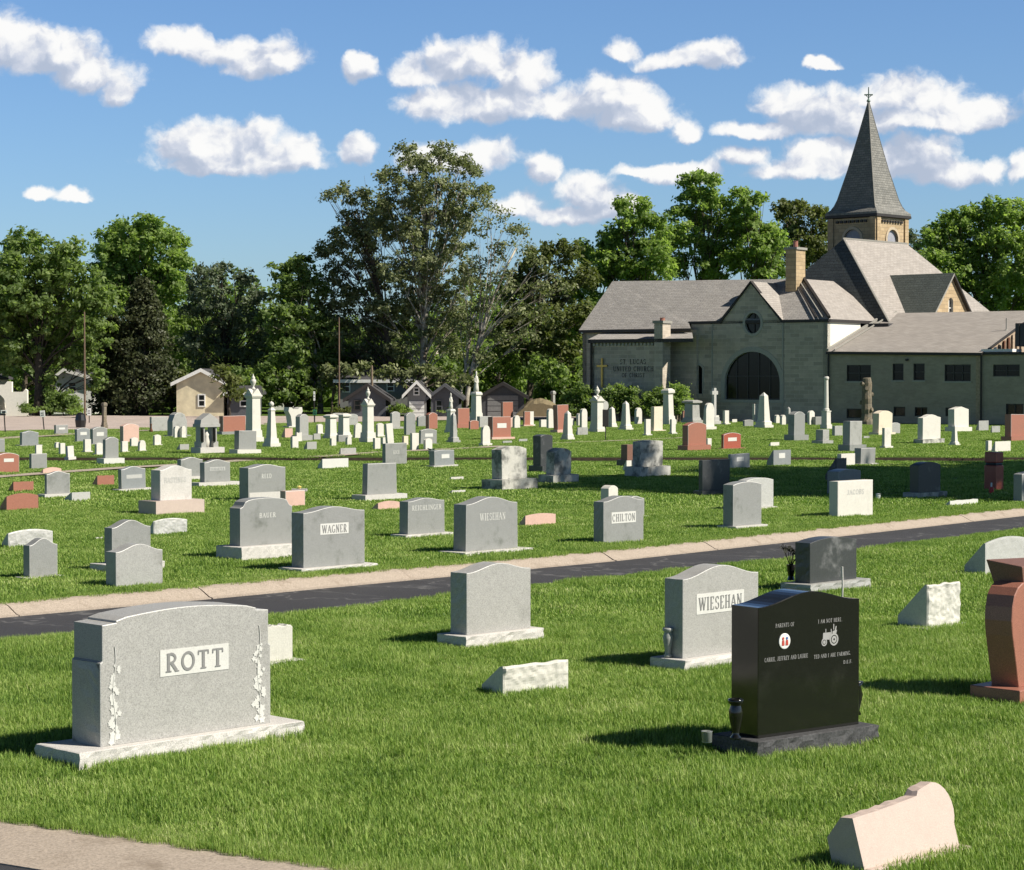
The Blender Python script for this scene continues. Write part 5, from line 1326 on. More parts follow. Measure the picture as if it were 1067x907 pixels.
# ---- low right wing
zw = zU(866, 366.8); sR = sU(1021); zw2 = zat(at(sR,0), 368.2)
HX = [(882,907,380.5,397.5,2,2),(929.8,941,379,396.5,1,2),(951.5,963,379,396.5,1,2),(984,1011,380,397.5,3,2)]
BX = [(882,899,426,436,1,1),(931,943,424,434,1,1),(953,966,424.5,434,2,1),(985,1006,425,434,2,1)]
hol = []; spec = []
for x0, x1, y0, y1, nv, nh in HX + BX:
    a, b = sU(x0), sU(x1); z1 = zat(at((a+b)/2,0), y0); z0 = zat(at((a+b)/2,0), y1); hol.append(rect(a,b,z0,z1)); spec.append((a,b,z0,z1,nv,nh))
wo, tow = wall('wing_wall', at(0,.02), U, rect(.02, sR, -.5, zw-.05), hol, 'brick_grey', .25, reveal='dark_trim')
for a, b, z0, z1, nv, nh in spec: window(tow, a, b, z0, z1, nv=nv, nh=nh, d=.06)
mb = MB(); tbl = MB()
for a, b, z0, z1, nv, nh in spec[:4]:
    v = [tow(p, -d) for d in (0,.05) for p in rect(a-.06,b+.06,z0-.09,z0-.002)]; tbl.faces(v, [(4,5,6,7),(0,1,5,4),(2,3,7,6),(1,2,6,5),(3,0,4,7)], 'stone_trim')
tbl.build('window_sill', church)
for x in (863.6, 1022.5):
    p = tow((sU(x), 0), -.09); mb = MB(); mb.tube([p, p+Zv*(zw-.1)], .05, 'dark_metal', 6); mb.build('downspout', church)
p = tow((sU(945), zat(at(sU(945),0), 375.5)), -.08); mb = MB(); mb.lathe([(.02,-.06),(.1,-.02),(.1,.06),(.02,.08)], 'dark_metal', 8, tuple(p)); mb.build('wall_light', church)
PR = at(0,0); Rr = along(at(0,0), V, 925); zq = zat(at(0,Rr), 327)
sRR = sR + .2
slab('wing_roof', [at(.03,-.25,zw), at(sRR,-.25,zw2), at(sRR,Rr,zq), at(.03,Rr,zq)], 'slate_tan', .16)
slab('wing_roof', [at(.03,Rr,zq), at(sRR,Rr,zq), at(sRR,2*Rr,zw), at(.03,2*Rr,zw)], 'slate_tan', .16)
mb = MB(); a = at(.10,-.2,zw+.12)-K; b = at(.10,Rr,zq+.12)-K; mb.tube([a,b], .09, 'wall_cap', 4); mb.tube([a+U*.45, b+U*.45], .05, 'wall_cap', 4); mb.build('verge_flashing', church)
mb = MB(); c0 = at(.3, Rr*.62); 
v = [at(s, w, zw+z)-K for z in (1.35,1.75) for s, w in ((.1,Rr*.62),(1.5,Rr*.62),(1.5,Rr*.8),(.1,Rr*.8))]; mb.faces(v, [(0,3,2,1),(4,5,6,7),(0,1,5,4),(1,2,6,5),(2,3,7,6),(3,0,4,7)], 'dark_shingle'); mb.build('roof_box', church)
# gable end of wing being repaired: boards, then a flat roofed block
wall('wing_gable', at(sR,0), V, [(0,-.5),(2*Rr,-.5),(2*Rr,zw-.1),(Rr,zq-.15),(0,zw-.1)], [], 'raw_wood', .25, inward=-U)
mb = MB(); rg = random.Random(6)
for i in range(9):
    w = .6+i*.62; zt2 = zw-.15+(zq-zw)*w/Rr
    v = [at(sR+d, w+x, z)-K for d in (.26,.36) for x, z in ((0,zw-.2),(.22+.12*rg.random(),zw-.2),(.22,zt2),(0,zt2-.05))]
    mb.faces(v, [(0,1,2,3),(4,7,6,5),(0,4,5,1),(2,6,7,3),(1,5,6,2),(0,3,7,4)], rg.choice(['raw_wood','white_paint','raw_wood','rust']))
mb.build('exposed_framing', church)
zf = zat(at(sR+1,0), 369.5)
s9 = sR+9
hol = []; spec = []
for x0, x1, y0, y1, nv, nh in [(1034.5,1062,380,392.5,2,2),(1048,1066,421,436,2,1)]:
    a, b = sU(x0), sU(x1); z1 = zat(at((a+b)/2,0), y0); z0 = zat(at((a+b)/2,0), y1); hol.append(rect(a,b,z0,z1)); spec.append((a,b,z0,z1,nv,nh))
wo, tow2 = wall('annex_wall', at(0,.02), U, rect(sR+.02, s9, -.5, zf), hol, 'brick_grey', .25, reveal='dark_trim')
for a, b, z0, z1, nv, nh in spec: window(tow2, a, b, z0, z1, nv=nv, nh=nh, d=.06)
slab('annex_roof', [at(sR+.02,-.15,zf+.1), at(s9,-.15,zf+.1), at(s9,9,zf+.1), at(sR+.02,9,zf+.1)], 'dark_shingle', .14)
mb = MB(); v = [at(s, w, zf+z)-K for z in (.14,.30) for s, w in ((sR+.05,.0),(sR+1.9,.0),(sR+1.9,1.3),(sR+.05,1.3))]; mb.faces(v, [(0,3,2,1),(4,5,6,7),(0,1,5,4),(1,2,6,5),(2,3,7,6),(3,0,4,7)], 'white_paint'); mb.build('roof_sheet', church)
# black roof unit
aa = sU(1057, 1.0); A = at(aa,1.); zz0, zz1 = zf+.45, zat(A, 337)
mb = MB(); v = [at(s, w, z)-K for z, g in ((zz0,0),(zz1,.0)) for s, w in ((aa,1.),(aa+5,1.),(aa+5,2.6),(aa,2.6))]; mb.faces(v, [(0,3,2,1),(4,5,6,7),(0,1,5,4),(1,2,6,5),(2,3,7,6),(3,0,4,7)], 'black_plastic')
for i in range(8):
    s = aa+.2+i*.6; v = [at(x, w, z)-K for z in (zz0+.05,zz1-.05) for x, w in ((s,.94),(s+.08,.94),(s+.08,1.),(s,1.))]; mb.faces(v, [(0,3,2,1),(4,5,6,7),(0,1,5,4),(1,2,6,5),(3,0,4,7)], 'dark_metal')
mb.build('roof_unit', church, bevel=.03)
mb = MB(); v = [at(s, w, z)-K for z in (zf,zz0) for s, w in ((aa+.5,1.2),(aa+4,1.2),(aa+4,2.4),(aa+.5,2.4))]; mb.faces(v, [(0,1,5,4),(1,2,6,5),(2,3,7,6),(3,0,4,7)], 'rust'); mb.build('roof_unit_frame', church)
mb = MB(); p = at(sU(1048,4), 4, 0)-K; zz = zq-(zq-zw)*.5; mb.tube([p+Zv*(zz-.3), p+Zv*(zz+.7)], .035, 'wall_cap', 6); mb.lathe([(.16,0),(.03,.12)], 'wall_cap', 8, tuple(p+Zv*(zz-.05))); mb.build('vent_pipe', church)

# ---- sanctuary behind (45 degrees) with tower
B_ = R(43); U2 = Vector((math.cos(B_), -math.sin(B_), 0)); V2 = Vector((math.sin(B_), math.cos(B_), 0))
DP = 137.; P = W(879, 249.4, DP); E_ = P + V2*7.3; zr2 = P.z
k1, k2, dz = 5., 3., zr2 - zat(Vector((0,131.4,0)), 326.6)
m_ = (zr2-4.0)/dz; k1 *= m_; k2 *= m_
ef_r = P + U2*k1 - V2*k2; ef_l = P - U2*k1 - V2*k2; eb_r = E_ + U2*k1 + V2*k2; eb_l = E_ - U2*k1 + V2*k2
for q in (ef_r, ef_l, eb_r, eb_l): q.z = 4.0
slab('sanctuary_roof', [ef_r, eb_r, E_, P], 'slate_tan', .2); slab('sanctuary_roof_front', [ef_l, ef_r, P], 'slate_shaded', .2)
slab('sanctuary_roof', [eb_l, ef_l, P, E_], 'slate_shaded', .2); slab('sanctuary_roof_back', [eb_r, eb_l, E_], 'slate_shaded', .2)
mb = MB(); cen = (ef_r+eb_l)/2; q = [cen+(p-cen)*.94 for p in (ef_l, ef_r, eb_r, eb_l)]; mb.loft([[Vector((p.x,p.y,-.5))-K for p in q], [Vector((p.x,p.y,4.1))-K for p in q]], 'stone_tan'); mb.build('sanctuary_wall', church, uv=True)
mb = MB(); mb.tube([P-K+Zv*.05, ef_r-K+Zv*.05], .07, 'wall_cap', 4); mb.tube([P-K+Zv*.05, E_-K+Zv*.05], .07, 'wall_cap', 4); mb.build('ridge_cap', church)
# east gable
GP = None
best = W(991, 285, 133.5); gl_ = best
gh = 2.15; gz = zat(gl_, 326.5); rise = gl_.z-gz
cL = gl_ - V2*gh; cR = gl_ + V2*gh; cL.z = cR.z = gz; ext_ = 1.6
bl = cL - V2*gh*ext_*.0
def down(p, s): return gl_ + V2*(s*gh*1.9) - Zv*rise*1.9
a, b = down(0,-1), down(0,1)
bk = -U2*(along(gl_, -U2, 938))
gw, _t = wall('gable_wall', gl_ - Zv*gl_.z, V2, [(-gh*1.85,-.5),(gh*1.85,-.5),(gh*1.85,gl_.z-rise*1.85),(0,gl_.z-.05),(-gh*1.85,gl_.z-rise*1.85)], [archpts(-.26,.26,zat(gl_,326.5)-.3,zat(gl_,310.5))], 'stone_tan', .35, inward=-U2)
window(_t, -.26, .26, zat(gl_,326.5)-.3, zat(gl_,310.5), arch_pts=archpts(-.26,.26,zat(gl_,326.5)-.3,zat(gl_,310.5)), nv=2, nh=2, name='arched_window', frame='white_paint')
fr = U2*.25
slab('gable_roof', [gl_+fr, gl_-U2*7, down(0,-1)-U2*7, down(0,-1)+fr], 'slate_green', .16, edge='wall_cap'); slab('gable_roof', [gl_+fr, down(0,1)+fr, down(0,1)-U2*7, gl_-U2*7], 'slate_shaded', .16)
# tower
T0 = Vector(((912-CX)/F*140.2, 140.2, 0)); sT = 3.71
zt0, zt1 = 7., zat(T0, 223)
A = T0; Bc = T0 + V2*sT; Dc = T0 - U2*sT; Cc = Dc + V2*sT
tw = MB(); tower = None
def tface(O, du, name, inward):
    zt_ = zat(T0, 238); zb = zat(T0, 262); zd0, zd1 = zat(T0, 231), zat(T0, 228.4)
    h = archpts(sT*.34, sT*.68, zb, zt_); 
    mbk = MB(); to_ = lambda p, d=0.: O + du*p[0] + Zv*p[1] + inward*d - K
    pts = [to_(p) for p in rect(0,sT,zt0,zt1)] + [to_(p) for p in h]; mbk.faces(pts, tessellate_polygon([[Vector((*p,0)) for p in rect(0,sT,zt0,zt1)], [Vector((*p,0)) for p in h]]), 'stone_tan')
    for i in range(len(h)): j = (i+1) % len(h); mbk.poly([to_(h[i]), to_(h[j]), to_(h[j],.2), to_(h[i],.2)], 'stone_tan')
    for x in (0, sT-.42):                                    # corner piers
        v = [to_(p, -d) for d in (0,.10) for p in rect(x+(.0 if x else 0), x+.42, zt0, zt1-.02)]; mbk.faces(v, [(4,5,6,7),(1,2,6,5),(3,0,4,7)], 'stone_tan')
    o = mbk.build(name, tower, uv=True)
    d_ = MB()
    for i in range(8):
        x = .62+(sT-1.5)*i/7; v = [to_(p, -d) for d in (0,.10) for p in rect(x,x+.2,zd0,zd1)]; d_.faces(v, [(4,5,6,7),(0,1,5,4),(1,2,6,5),(2,3,7,6),(3,0,4,7)], 'dark_trim')
    d_.build('dentils', tower)
    p_ = MB(); p_.poly([to_(p,.12) for p in h], 'louver_grey'); p_.build('belfry_panel', tower)
    t_ = MB(); c = (sT*.51, zt_-sT*.17); inn = h[1:]+[h[0]]
    outp = [(c[0]+(q[0]-c[0])*1.28, c[1]+(q[1]-c[1])*1.28 if q[1] > c[1] else q[1]) for q in inn]
    for i in range(len(inn)-1): t_.poly([to_(inn[i],-.06), to_(inn[i+1],-.06), to_(outp[i+1],-.06), to_(outp[i],-.06)], 'stone_trim' if False else 'sandstone'); t_.poly([to_(outp[i],-.06), to_(outp[i+1],-.06), to_(outp[i+1],0), to_(outp[i],0)], 'sandstone')
    t_.build('arch_surround', tower)
    return o
q = [p + Zv*zt0 for p in (A, Bc, Cc, Dc)]
tc_ = (A+Cc)/2
mb = MB(); g = .25
lv = [(.25,0),(.16,.0)]
mb.loft([[p-K + (p-tc_).normalized()*-.25 + Zv*z for p in (Dc, A, Bc, Cc)] for z in (zt0, zt1-.05)], 'stone_tan'); tower = mb.build('tower', church, uv=True)
tface(Dc, U2, 'tower_wall', V2); tface(A, V2, 'tower_wall', -U2)
# spire: flared pyramid
ze_ = zat(T0, 222.6); za = zat(tc_, 106)
corn = [(p-tc_) for p in (Dc, A, Bc, Cc)]
hts = [(1.09,0),(1.085,.02),(.93,.055),(.86,.085),(.78,.14),(.52,.40),(.26,.70),(.012,1.)]
sp_ = MB(); rings = [[tc_-K + Vector((c.x,c.y,0))*k + Zv*(ze_+(za-ze_)*t) for c in corn] for k, t in hts]
sp_.loft(rings, 'slate_spire', (False, True)); sp_.poly(rings[0][::-1], 'dark_trim'); spire = sp_.build('spire', tower, uv=True)
mb = MB(); mb.loft([[tc_-K + Vector((c.x,c.y,0))*k + Zv*(ze_+z) for c in corn] for k, z in ((1.02,-.22),(1.10,-.16),(1.10,-.01),(1.0,-.01))], 'dark_trim'); mb.build('cornice', tower)
mb = MB()
for j in range(4): mb.tube([r_[j] for r_ in rings[2:]], .035, 'wall_cap', 4)
mb.build('hip_ridge', spire)
ap = tc_-K + Zv*(za-.1); zt_ = zat(tc_, 91)
mb = MB(); hh = zt_-za+.1
mb.tube([ap, ap+Zv*hh], [.05,.03], 'copper_green', 6); mb.lathe([(.02,0),(.14,.12),(.05,.28),(.02,.3)], 'copper_green', 8, tuple(ap))
y_ = ap + Zv*(hh*.52); e = Vector((1,0,0))
mb.tube([y_-e*.28, y_+e*.28], .045, 'copper_green', 6); mb.tube([y_-e*.22-Zv*.0, y_-Zv*.2, y_+e*.22], .03, 'copper_green', 5); mb.lathe([(.01,-.07),(.08,0),(.01,.07)], 'copper_green', 8, tuple(y_+Zv*.02)); mb.build('finial_cross', spire)
# shrub and rail dressing in front of the church
for x0, x1, ya, yb in ((632,664,417,438),(668,697,419,438)):
    p0 = G(x0, yb+.5); p1 = G(x1, yb+.5); r = tag(empty('wooden_rail', p0), 'weathered wooden rail fence %s before the church bushes' % ('left section' if x0 < 640 else 'right section'), 'fence', 'wooden rail fences before the church')
    d = p1-p0; hgt = zat(p0, ya); mb = MB()
    for i in range(5): q = d*(i/4); mb.tube([q-Zv*.1, q+Zv*hgt], .06, 'old_wood', 5)
    mb.build('post', r); mb = MB()
    for z in (.35,.65,.95): mb.tube([Zv*hgt*z, d+Zv*hgt*z], .045, 'old_wood', 5)
    mb.build('rail', r)
# ================================================================ houses, poles, signs
def house(label, x0, x1, yb, yeave, ypeak, depth, wallm, roofm, rotd=0, gable_front=True, wins=(), trim='lightgrey_siding', name='house', door=None, peakx=None, garage=None):
    """front wall spans x0..x1 in the photo, gable facing the camera"""
    A = G(x0, yb); Y = A.y; Bx = (x1-CX)/F*(Y*cp+HC*sp); Wd = Bx-A.x
    ctr = Vector(((A.x+Bx)/2, Y, 0)); ze_ = zat(ctr, yeave); zp_ = zat(ctr, ypeak); k = Y/F
    r = tag(empty(name, ctr, R(rotd)), label, 'house', 'houses beyond the street')
    h = Wd/2; mb = MB()
    def X(px): return (px-(x0+x1)/2)*k
    def Zp(py): return zat(ctr, py)
    pk = X(peakx) if peakx else 0
    if gable_front: prof = [(-h,-.6),(h,-.6),(h,ze_),(pk,zp_-.05),(-h,ze_)]
    else: prof = [(-h,-.6),(h,-.6),(h,ze_),(-h,ze_)]
    mb.loft([[(x,y,z) for x, z in prof] for y in (0, depth)], wallm); mb.build('wall', r)
    mb = MB(); t = .15; o = .35
    if gable_front:
        sl = (zp_-ze_)/max(.1,h-pk); sl2 = (zp_-ze_)/max(.1,h+pk)
        for sgn_, q, s_ in ((1,h,sl),(-1,-h,sl2)):
            a = (q+sgn_*o, ze_-o*s_); b = (pk, zp_)
            mb.loft([[(a[0],y,a[1]),(b[0],y,b[1]),(b[0],y,b[1]+t),(a[0],y,a[1]+t)] for y in (-.3, depth+.3)], roofm)
    else:
        mb.loft([[(x,-.4,ze_-.1),(x,depth/2,zp_),(x,depth+.4,ze_-.1),(x,depth+.4,ze_-.25),(x,-.4,ze_-.25)] for x in (-h-.3,h+.3)], roofm)
    rf = mb.build('roof', r)
    mb = MB()
    if gable_front:
        for sgn_, q, s_ in ((1,h,sl),(-1,-h,sl2)):
            a = (q+sgn_*o, ze_-o*s_); b = (pk, zp_); mb.loft([[(a[0],y,a[1]-.08),(b[0],y,b[1]-.08),(b[0],y,b[1]+t+.02),(a[0],y,a[1]+t+.02)] for y in (-.36,-.303)], trim)
    else: mb.box(-h-.3,h+.3,-.45,-.403,ze_-.28,ze_-.05,trim)
    mb.build('trim', rf)
    for w in wins:
        wx0, wx1, wy0, wy1 = w[:4]; mb = MB(); a, b, c, e = X(wx0), X(wx1), Zp(wy1), Zp(wy0)
        for q in ((a-.08,a,c-.08,e+.08),(b,b+.08,c-.08,e+.08),(a,b,e,e+.08),(a,b,c-.08,c),(a,b,(c+e)/2-.03,(c+e)/2+.03)): mb.box(q[0],q[1],-.06,.02,q[2],q[3], trim)
        f = mb.build('window', r); g = MB(); g.box(a,b,-.045,.01,c,e,'glass_dark'); g.build('pane', f)
    if garage:
        a, b, c, e = X(garage[0]), X(garage[1]), 0, Zp(garage[2]); mb = MB(); n = 4
        for i in range(n): mb.box(a,b,-.05,.01,c+(e-c)*i/n+.02,c+(e-c)*(i+1)/n-.02, garage[3])
        mb.build('garage_door', r)
    return r
house('white stucco house wall with a stepped top at the left edge', -60, -9, 432.5, 394, 385, 5, 'render_white', 'dark_shingle', wins=((-30,-22,400,412),))
mb = MB(); p = G(17, 434); k = p.y/F; zz = lambda py: zat(p, py)
pts = [(-30,-.4),(11.5,-.4),(11.5,zz(407)),(9.5,zz(405.5)),(7,zz(408.5)),(-4.5,zz(408.5)),(-4.5,zz(398)),(-9,zz(397.5)),(-12,zz(401)),(-30,zz(401))]
pts = [(x*k if i else x*k, z) for i, (x, z) in enumerate(pts)]
hole = [(x*k, z) for x, z in [(-24,zz(433.5)),(-11,zz(433.5)),(-11,zz(424)),(-12.5,zz(416)),(-16,zz(412)),(-24,zz(412))]]
V3 = [Vector((x,0,z)) for x, z in pts]+[Vector((x,0,z)) for x, z in hole]
mb.faces(V3, tessellate_polygon([[Vector((x,z,0)) for x,z in pts],[Vector((x,z,0)) for x,z in hole]]), 'render_white'); mb.faces([v+Vector((0,.35,0)) for v in V3], tessellate_polygon([[Vector((x,z,0)) for x,z in pts],[Vector((x,z,0)) for x,z in hole]]), 'render_white')
for L_ in (pts, hole):
    for i in range(len(L_)): a, b = L_[i], L_[(i+1)%len(L_)]; mb.poly([(a[0],0,a[1]),(b[0],0,b[1]),(b[0],.35,b[1]),(a[0],.35,a[1])], 'render_white')
o = mb.build('garden_wall'); o.location = p; tag(o, 'bright white garden wall with an arched opening at the left edge', 'wall')
house('small white gabled house half hidden by trees at left', 56, 97, 431.5, 395, 386.5, 9, 'white_paint', 'dark_shingle', wins=((72,79,399,407),(64,68,412,420)), peakx=67, trim='white_paint')
house('cream sided gabled cottage left of the tall urn obelisk', 184, 233, 434, 399, 386.5, 8, 'cream_siding', 'dark_shingle', wins=((207.5,213,412,423),), peakx=210, trim='white_paint')
house('low grey shed house beside the cream cottage', 237, 262, 434, 408, 402, 6, 'grey_siding', 'dark_shingle', gable_front=False, wins=((251,257,413,423),), trim='white_paint')
house('dark grey two storey house left of the sycamore', 352, 430, 432, 395, 383, 10, 'lightgrey_siding', 'dark_shingle', gable_front=False, wins=((358,364,398,408),(404,410,399,407)), trim='white_paint')
house('dark gabled front wing under the sycamore', 363, 402, 434.4, 415, 402, 6, 'grey_siding', 'dark_shingle', wins=((370,375,418,427),), peakx=383, trim='dark_trim')
house('light grey gabled garage with white door between the sycamore trunks', 424.5, 444, 434.6, 409, 399, 7, 'lightgrey_siding', 'dark_shingle', wins=((432,436,405,411),), garage=(426.5,442,418,'white_paint'), trim='white_paint')
house('dark gabled house right of the sycamore trunk', 449, 478, 434.5, 413, 402, 8, 'grey_siding', 'dark_shingle', wins=((455,460,418,429),), trim='grey_siding')
house('grey gabled barn right of the tall carved statue', 502, 546, 434.5, 413, 400.5, 9, 'shed_grey', 'dark_shingle', garage=(508,540,412,'lightgrey_siding'), trim='dark_trim')
house('distant white gabled house glimpsed above the trees, left of centre', 284, 304, 427.5, 387, 376, 8, 'white_paint', 'dark_shingle', wins=((296,302,386,391),))
# tan mound-shaped tarp cover
p = G(563, 434.6); k = p.y/F; mb = MB(); rg = random.Random(9); n = 16; rings = []
for j in range(6):
    y = j*.8-2; pr = [( -27*k+ 54*k*i/n, (zat(p,414.5))*math.sin(math.pi*min(1,max(0,i/n)))**.75*(1-.12*abs(j-2.5))+rg.uniform(-.04,.04)) for i in range(n+1)]
    rings.append([(x,y,max(0,z)) for x, z in pr]+[(27*k,y,-.2),(-27*k,y,-.2)])
mb.loft(rings, 'tan_tarp'); o = mb.build('tarp_cover'); o.location = p + Vector((0,2,0)); tag(o, 'tan rounded cover between the barn and the church bushes', 'cover')
# poles and signs
def pole(px, yb, yt, r0, mat, label, lean=0, arm=None, name='utility_pole', lamp=False):
    p = G(px, yb); H_ = zat(p, yt); r = tag(empty(name, p), label, 'pole', 'poles along the street'); mb = MB(); mb.tube([(0,0,-.2),(lean*.5,0,H_*.5),(lean,0,H_)], [r0,r0*.85,r0*.65], mat, 8); mb.build('shaft', r)
    if arm:
        mb = MB(); z = H_-.35; mb.box(lean-arm,lean+arm,-.06,.06,z,z+.12,mat)
        for x in (-arm*.9,-arm*.4,arm*.4,arm*.9): mb.lathe([(.05,.12),(.06,.2),(.02,.3)],'dark_metal',6,(lean+x,0,z))
        mb.tube([(lean-arm*.5,0,z),(lean*.9,0,z-.6),(lean+arm*.5,0,z)],.025,mat,4); mb.build('crossarm', r)
    if lamp: mb = MB(); mb.box(-.9,.1,-.08,.08,H_-.15,H_-.02,'dark_metal'); mb.build('lamp_head', r)
    return r
pole(88.5, 438, 325, .065, 'pole_wood', 'tall thin brown pole in front of the left trees'); pole(77.5, 431, 344, .06, 'pole_wood', 'shorter brown pole behind the tall thin one at left')
pole(353.5, 434, 331, .06, 'pole_wood', 'thin brown pole left of the sycamore group'); pole(387.5, 434, 381, .11, 'old_wood', 'stout weathered pole by the grey house')
pole(600, 423, 322, .13, 'raw_wood', 'pale wooden utility pole with a crossarm left of the church', lean=.35, arm=.55)
def sign(px, yb, yt, w, hfrac, mat, label, tilt=0, writing=None, name='street_sign'):
    p = G(px, yb); H_ = zat(p, yt); r = tag(empty(name, p), label, 'sign', 'small signs along the street'); mb = MB(); mb.box(-.025,.025,-.02,.02,-.1,H_*.98,'dark_metal'); mb.build('post', r)
    mb = MB(); k = p.y/F; mb.box(-w*k/2,w*k/2,-.05,-.022,H_*(1-hfrac),H_,mat); pl = mb.build('panel', r, bevel=.01)
    mb = MB()
    for i in range(2): mb.box(-w*k*.28,w*k*.28,-.056,-.052,H_*(1-hfrac*(.35+.3*i))-.03,H_*(1-hfrac*(.35+.3*i))+.01,'letter_dark')
    mb.build('lettering', pl); r.rotation_euler.y = R(tilt); return r
sign(5.5, 451, 427.5, 6.5, .14, 'white_paint', 'white sign on a thin post at the left edge of the street', -3); sign(46, 448.5, 428, 5.2, .33, 'white_paint', 'white sign on a leaning post by the left street', -5)
sign(93, 441, 425.5, 4.4, .5, 'white_paint', 'small white sign right of the tall thin pole')
sign(327.5, 440.5, 408, 2., .3, 'white_paint', 'narrow pale street sign near the left sycamore side'); sign(328, 441.5, 427, 4, .4, 'green_paint', 'green street sign low beside the narrow pale one')
p = G(84,446); mb = MB(); mb.lathe([(.25,0),(.3,.4),(.24,.7),(.12,.8),(.001,.82)],'black_plastic',10); o = mb.build('trash_bag'); o.location = p; tag(o, 'dark rounded bundle at the foot of the tall thin pole', 'bin')
# ================================================================ trees
def leaves_obj(name, cen, nor, size, rnd, mat, parent, rs):
    n = len(cen); r = rs.randn(n,3); t1 = np.cross(nor, r); t1 /= np.linalg.norm(t1,axis=1)[:,None]+1e-9; t2 = np.cross(nor, t1)
    s = size[:,None]; a = cen + t1*s; b = cen + t2*s*.55 + nor*s*.12; c = cen - t1*s; d = cen - t2*s*.55 + nor*s*.12
    co = np.stack([a,b,c,d],1).reshape(-1,3).astype(np.float32)
    me = bpy.data.meshes.new(name); me.vertices.add(4*n); me.vertices.foreach_set('co', co.ravel())
    me.loops.add(4*n); me.loops.foreach_set('vertex_index', np.arange(4*n, dtype=np.int32)); me.polygons.add(n)
    me.polygons.foreach_set('loop_start', np.arange(0,4*n,4, dtype=np.int32)); me.polygons.foreach_set('loop_total', np.full(n,4,dtype=np.int32))
    me.update(calc_edges=True); at = me.attributes.new('rnd','FLOAT','FACE'); at.data.foreach_set('value', rnd.astype(np.float32)); me.materials.append(MATS[mat])
    o = bpy.data.objects.new(name, me); C.objects.link(o); o.parent = parent; return o
def tree(label, trunk_px, Y, lobes, mat='leaf_deep', barkm='bark_dark', trunk_r=.28, dens=1., leaf=.17, clump=.5, yb=None, seed=0, depth=1.1, limbs=True, name='tree', ntr=1, lean=0, per=34, back=True, grp='trees behind the cemetery', splits=2, limb_r=.07, base=None):
    rs = np.random.RandomState(seed); base = Vector((((trunk_px-CX)/F)*(Y*cp+HC*sp), Y, 0)) if base is None else base
    r = tag(empty(name, base), label, 'tree', grp)
    L3 = []
    for x, y, rad in lobes:
        R_ = rad*Y/F
        dY = rs.uniform(-.5,.5)*R_*depth*1.6
        p = W(x, y, Y+dY); L3.append((p-base, R_*1.08))
        if back:
            dY = R_*depth*(1.2+rs.rand()); p = W(x+rs.uniform(-.3,.3)*rad, y+rs.uniform(0,.5)*rad, Y+dY); L3.append((p-base, R_))
    top = max(l[0].z for l in L3); ax = sum(l[0].x*l[1] for l in L3)/sum(l[1] for l in L3); ay = sum(l[0].y*l[1] for l in L3)/sum(l[1] for l in L3)
    mb = MB(); hz = top*.8; sp_ = []
    for i in range(9):
        t = i/8; sp_.append(Vector((ax*t*t*.8+lean*t+rs.uniform(-.1,.1)*t*2, ay*t*.6, -.2+hz*t)))
    mb.tube(sp_, [trunk_r*(1.35 if i == 0 else 1.-.085*i) for i in range(9)], barkm, 8)
    if limbs:
        for c, R_ in L3:
            zs = min(max(c.z*rs.uniform(.35,.6), top*.14), hz*.85); t = (zs+.2)/hz; i = int(min(7, t*8)); s = sp_[i].lerp(sp_[i+1], t*8-i)
            mid = s.lerp(c, .5) + Vector((rs.uniform(-.4,.4), rs.uniform(-.3,.3), rs.uniform(.0,.8)))
            mb.tube([s, s.lerp(mid,.5)+Vector((0,0,.15)), mid, c], [limb_r*1.2, limb_r*.85, limb_r*.5, limb_r*.2], barkm, 5, False)
            for _ in range(splits):
                e = c + Vector(rs.randn(3)*R_*.55); m2 = mid.lerp(e,.6)+Vector((rs.uniform(-.3,.3),0,rs.uniform(0,.4))); mb.tube([mid, m2, e], [limb_r*.55, limb_r*.35, limb_r*.15], barkm, 4, False)
    mb.build('trunk', r, smooth=True)
    cen = []; nor = []; rnd = []; size = []
    for c, R_ in L3:
        n = max(4, int(14*R_*R_*dens*(.5/clump)**1.2))
        d = rs.randn(n,3); d[:,2] += .25; d /= np.linalg.norm(d,axis=1)[:,None]
        rad = R_*(.12+.98*rs.rand(n)**.55); cc = np.array(c)+d*rad[:,None]*np.array([1,1,.85])
        m = per
        off = rs.randn(n,m,3)*clump*.42; off[:,:,2] *= .7
        pts = cc[:,None,:]+off; nn = d[:,None,:]*.6+rs.randn(n,m,3)*.55+np.array([0,0,.45]); nn /= np.linalg.norm(nn,axis=2)[:,:,None]
        rr = (rs.rand(n,1)*.45+rs.rand(n,m)*.55)
        cen.append(pts.reshape(-1,3)); nor.append(nn.reshape(-1,3)); rnd.append(rr.ravel()); size.append((leaf*(.6+.8*rs.rand(n,m))).ravel())
    cen = np.concatenate(cen); k = cen[:,2] > .3; leaves_obj('crown', cen[k], np.concatenate(nor)[k], np.concatenate(size)[k], np.concatenate(rnd)[k], mat, r, rs)
    return r
def ploys(s): return [tuple(float(v) for v in q.split(',')) for q in s.split()]
tree('large spreading dark green tree at the far left edge', 41, 150, ploys('28,258,20 8,288,28 55,283,26 85,298,24 30,318,34 75,332,28 0,335,30 100,345,18 45,362,22 88,372,16 -18,285,26 70,262,16 104,318,16 -20,330,26 10,365,20'), 'leaf_deep', 'bark_dark', .42, seed=1)
tree('tall bright green maple rising behind the dark conifer', 140, 172, ploys('118,256,18 130,242,14 150,238,14 163,240,15 178,252,14 186,272,14 185,298,14 150,262,22 120,280,22 145,295,26 108,285,14 172,285,20 160,318,26 120,310,22 112,262,12'), 'leaf_bright', 'bark_brown', .3, seed=2)
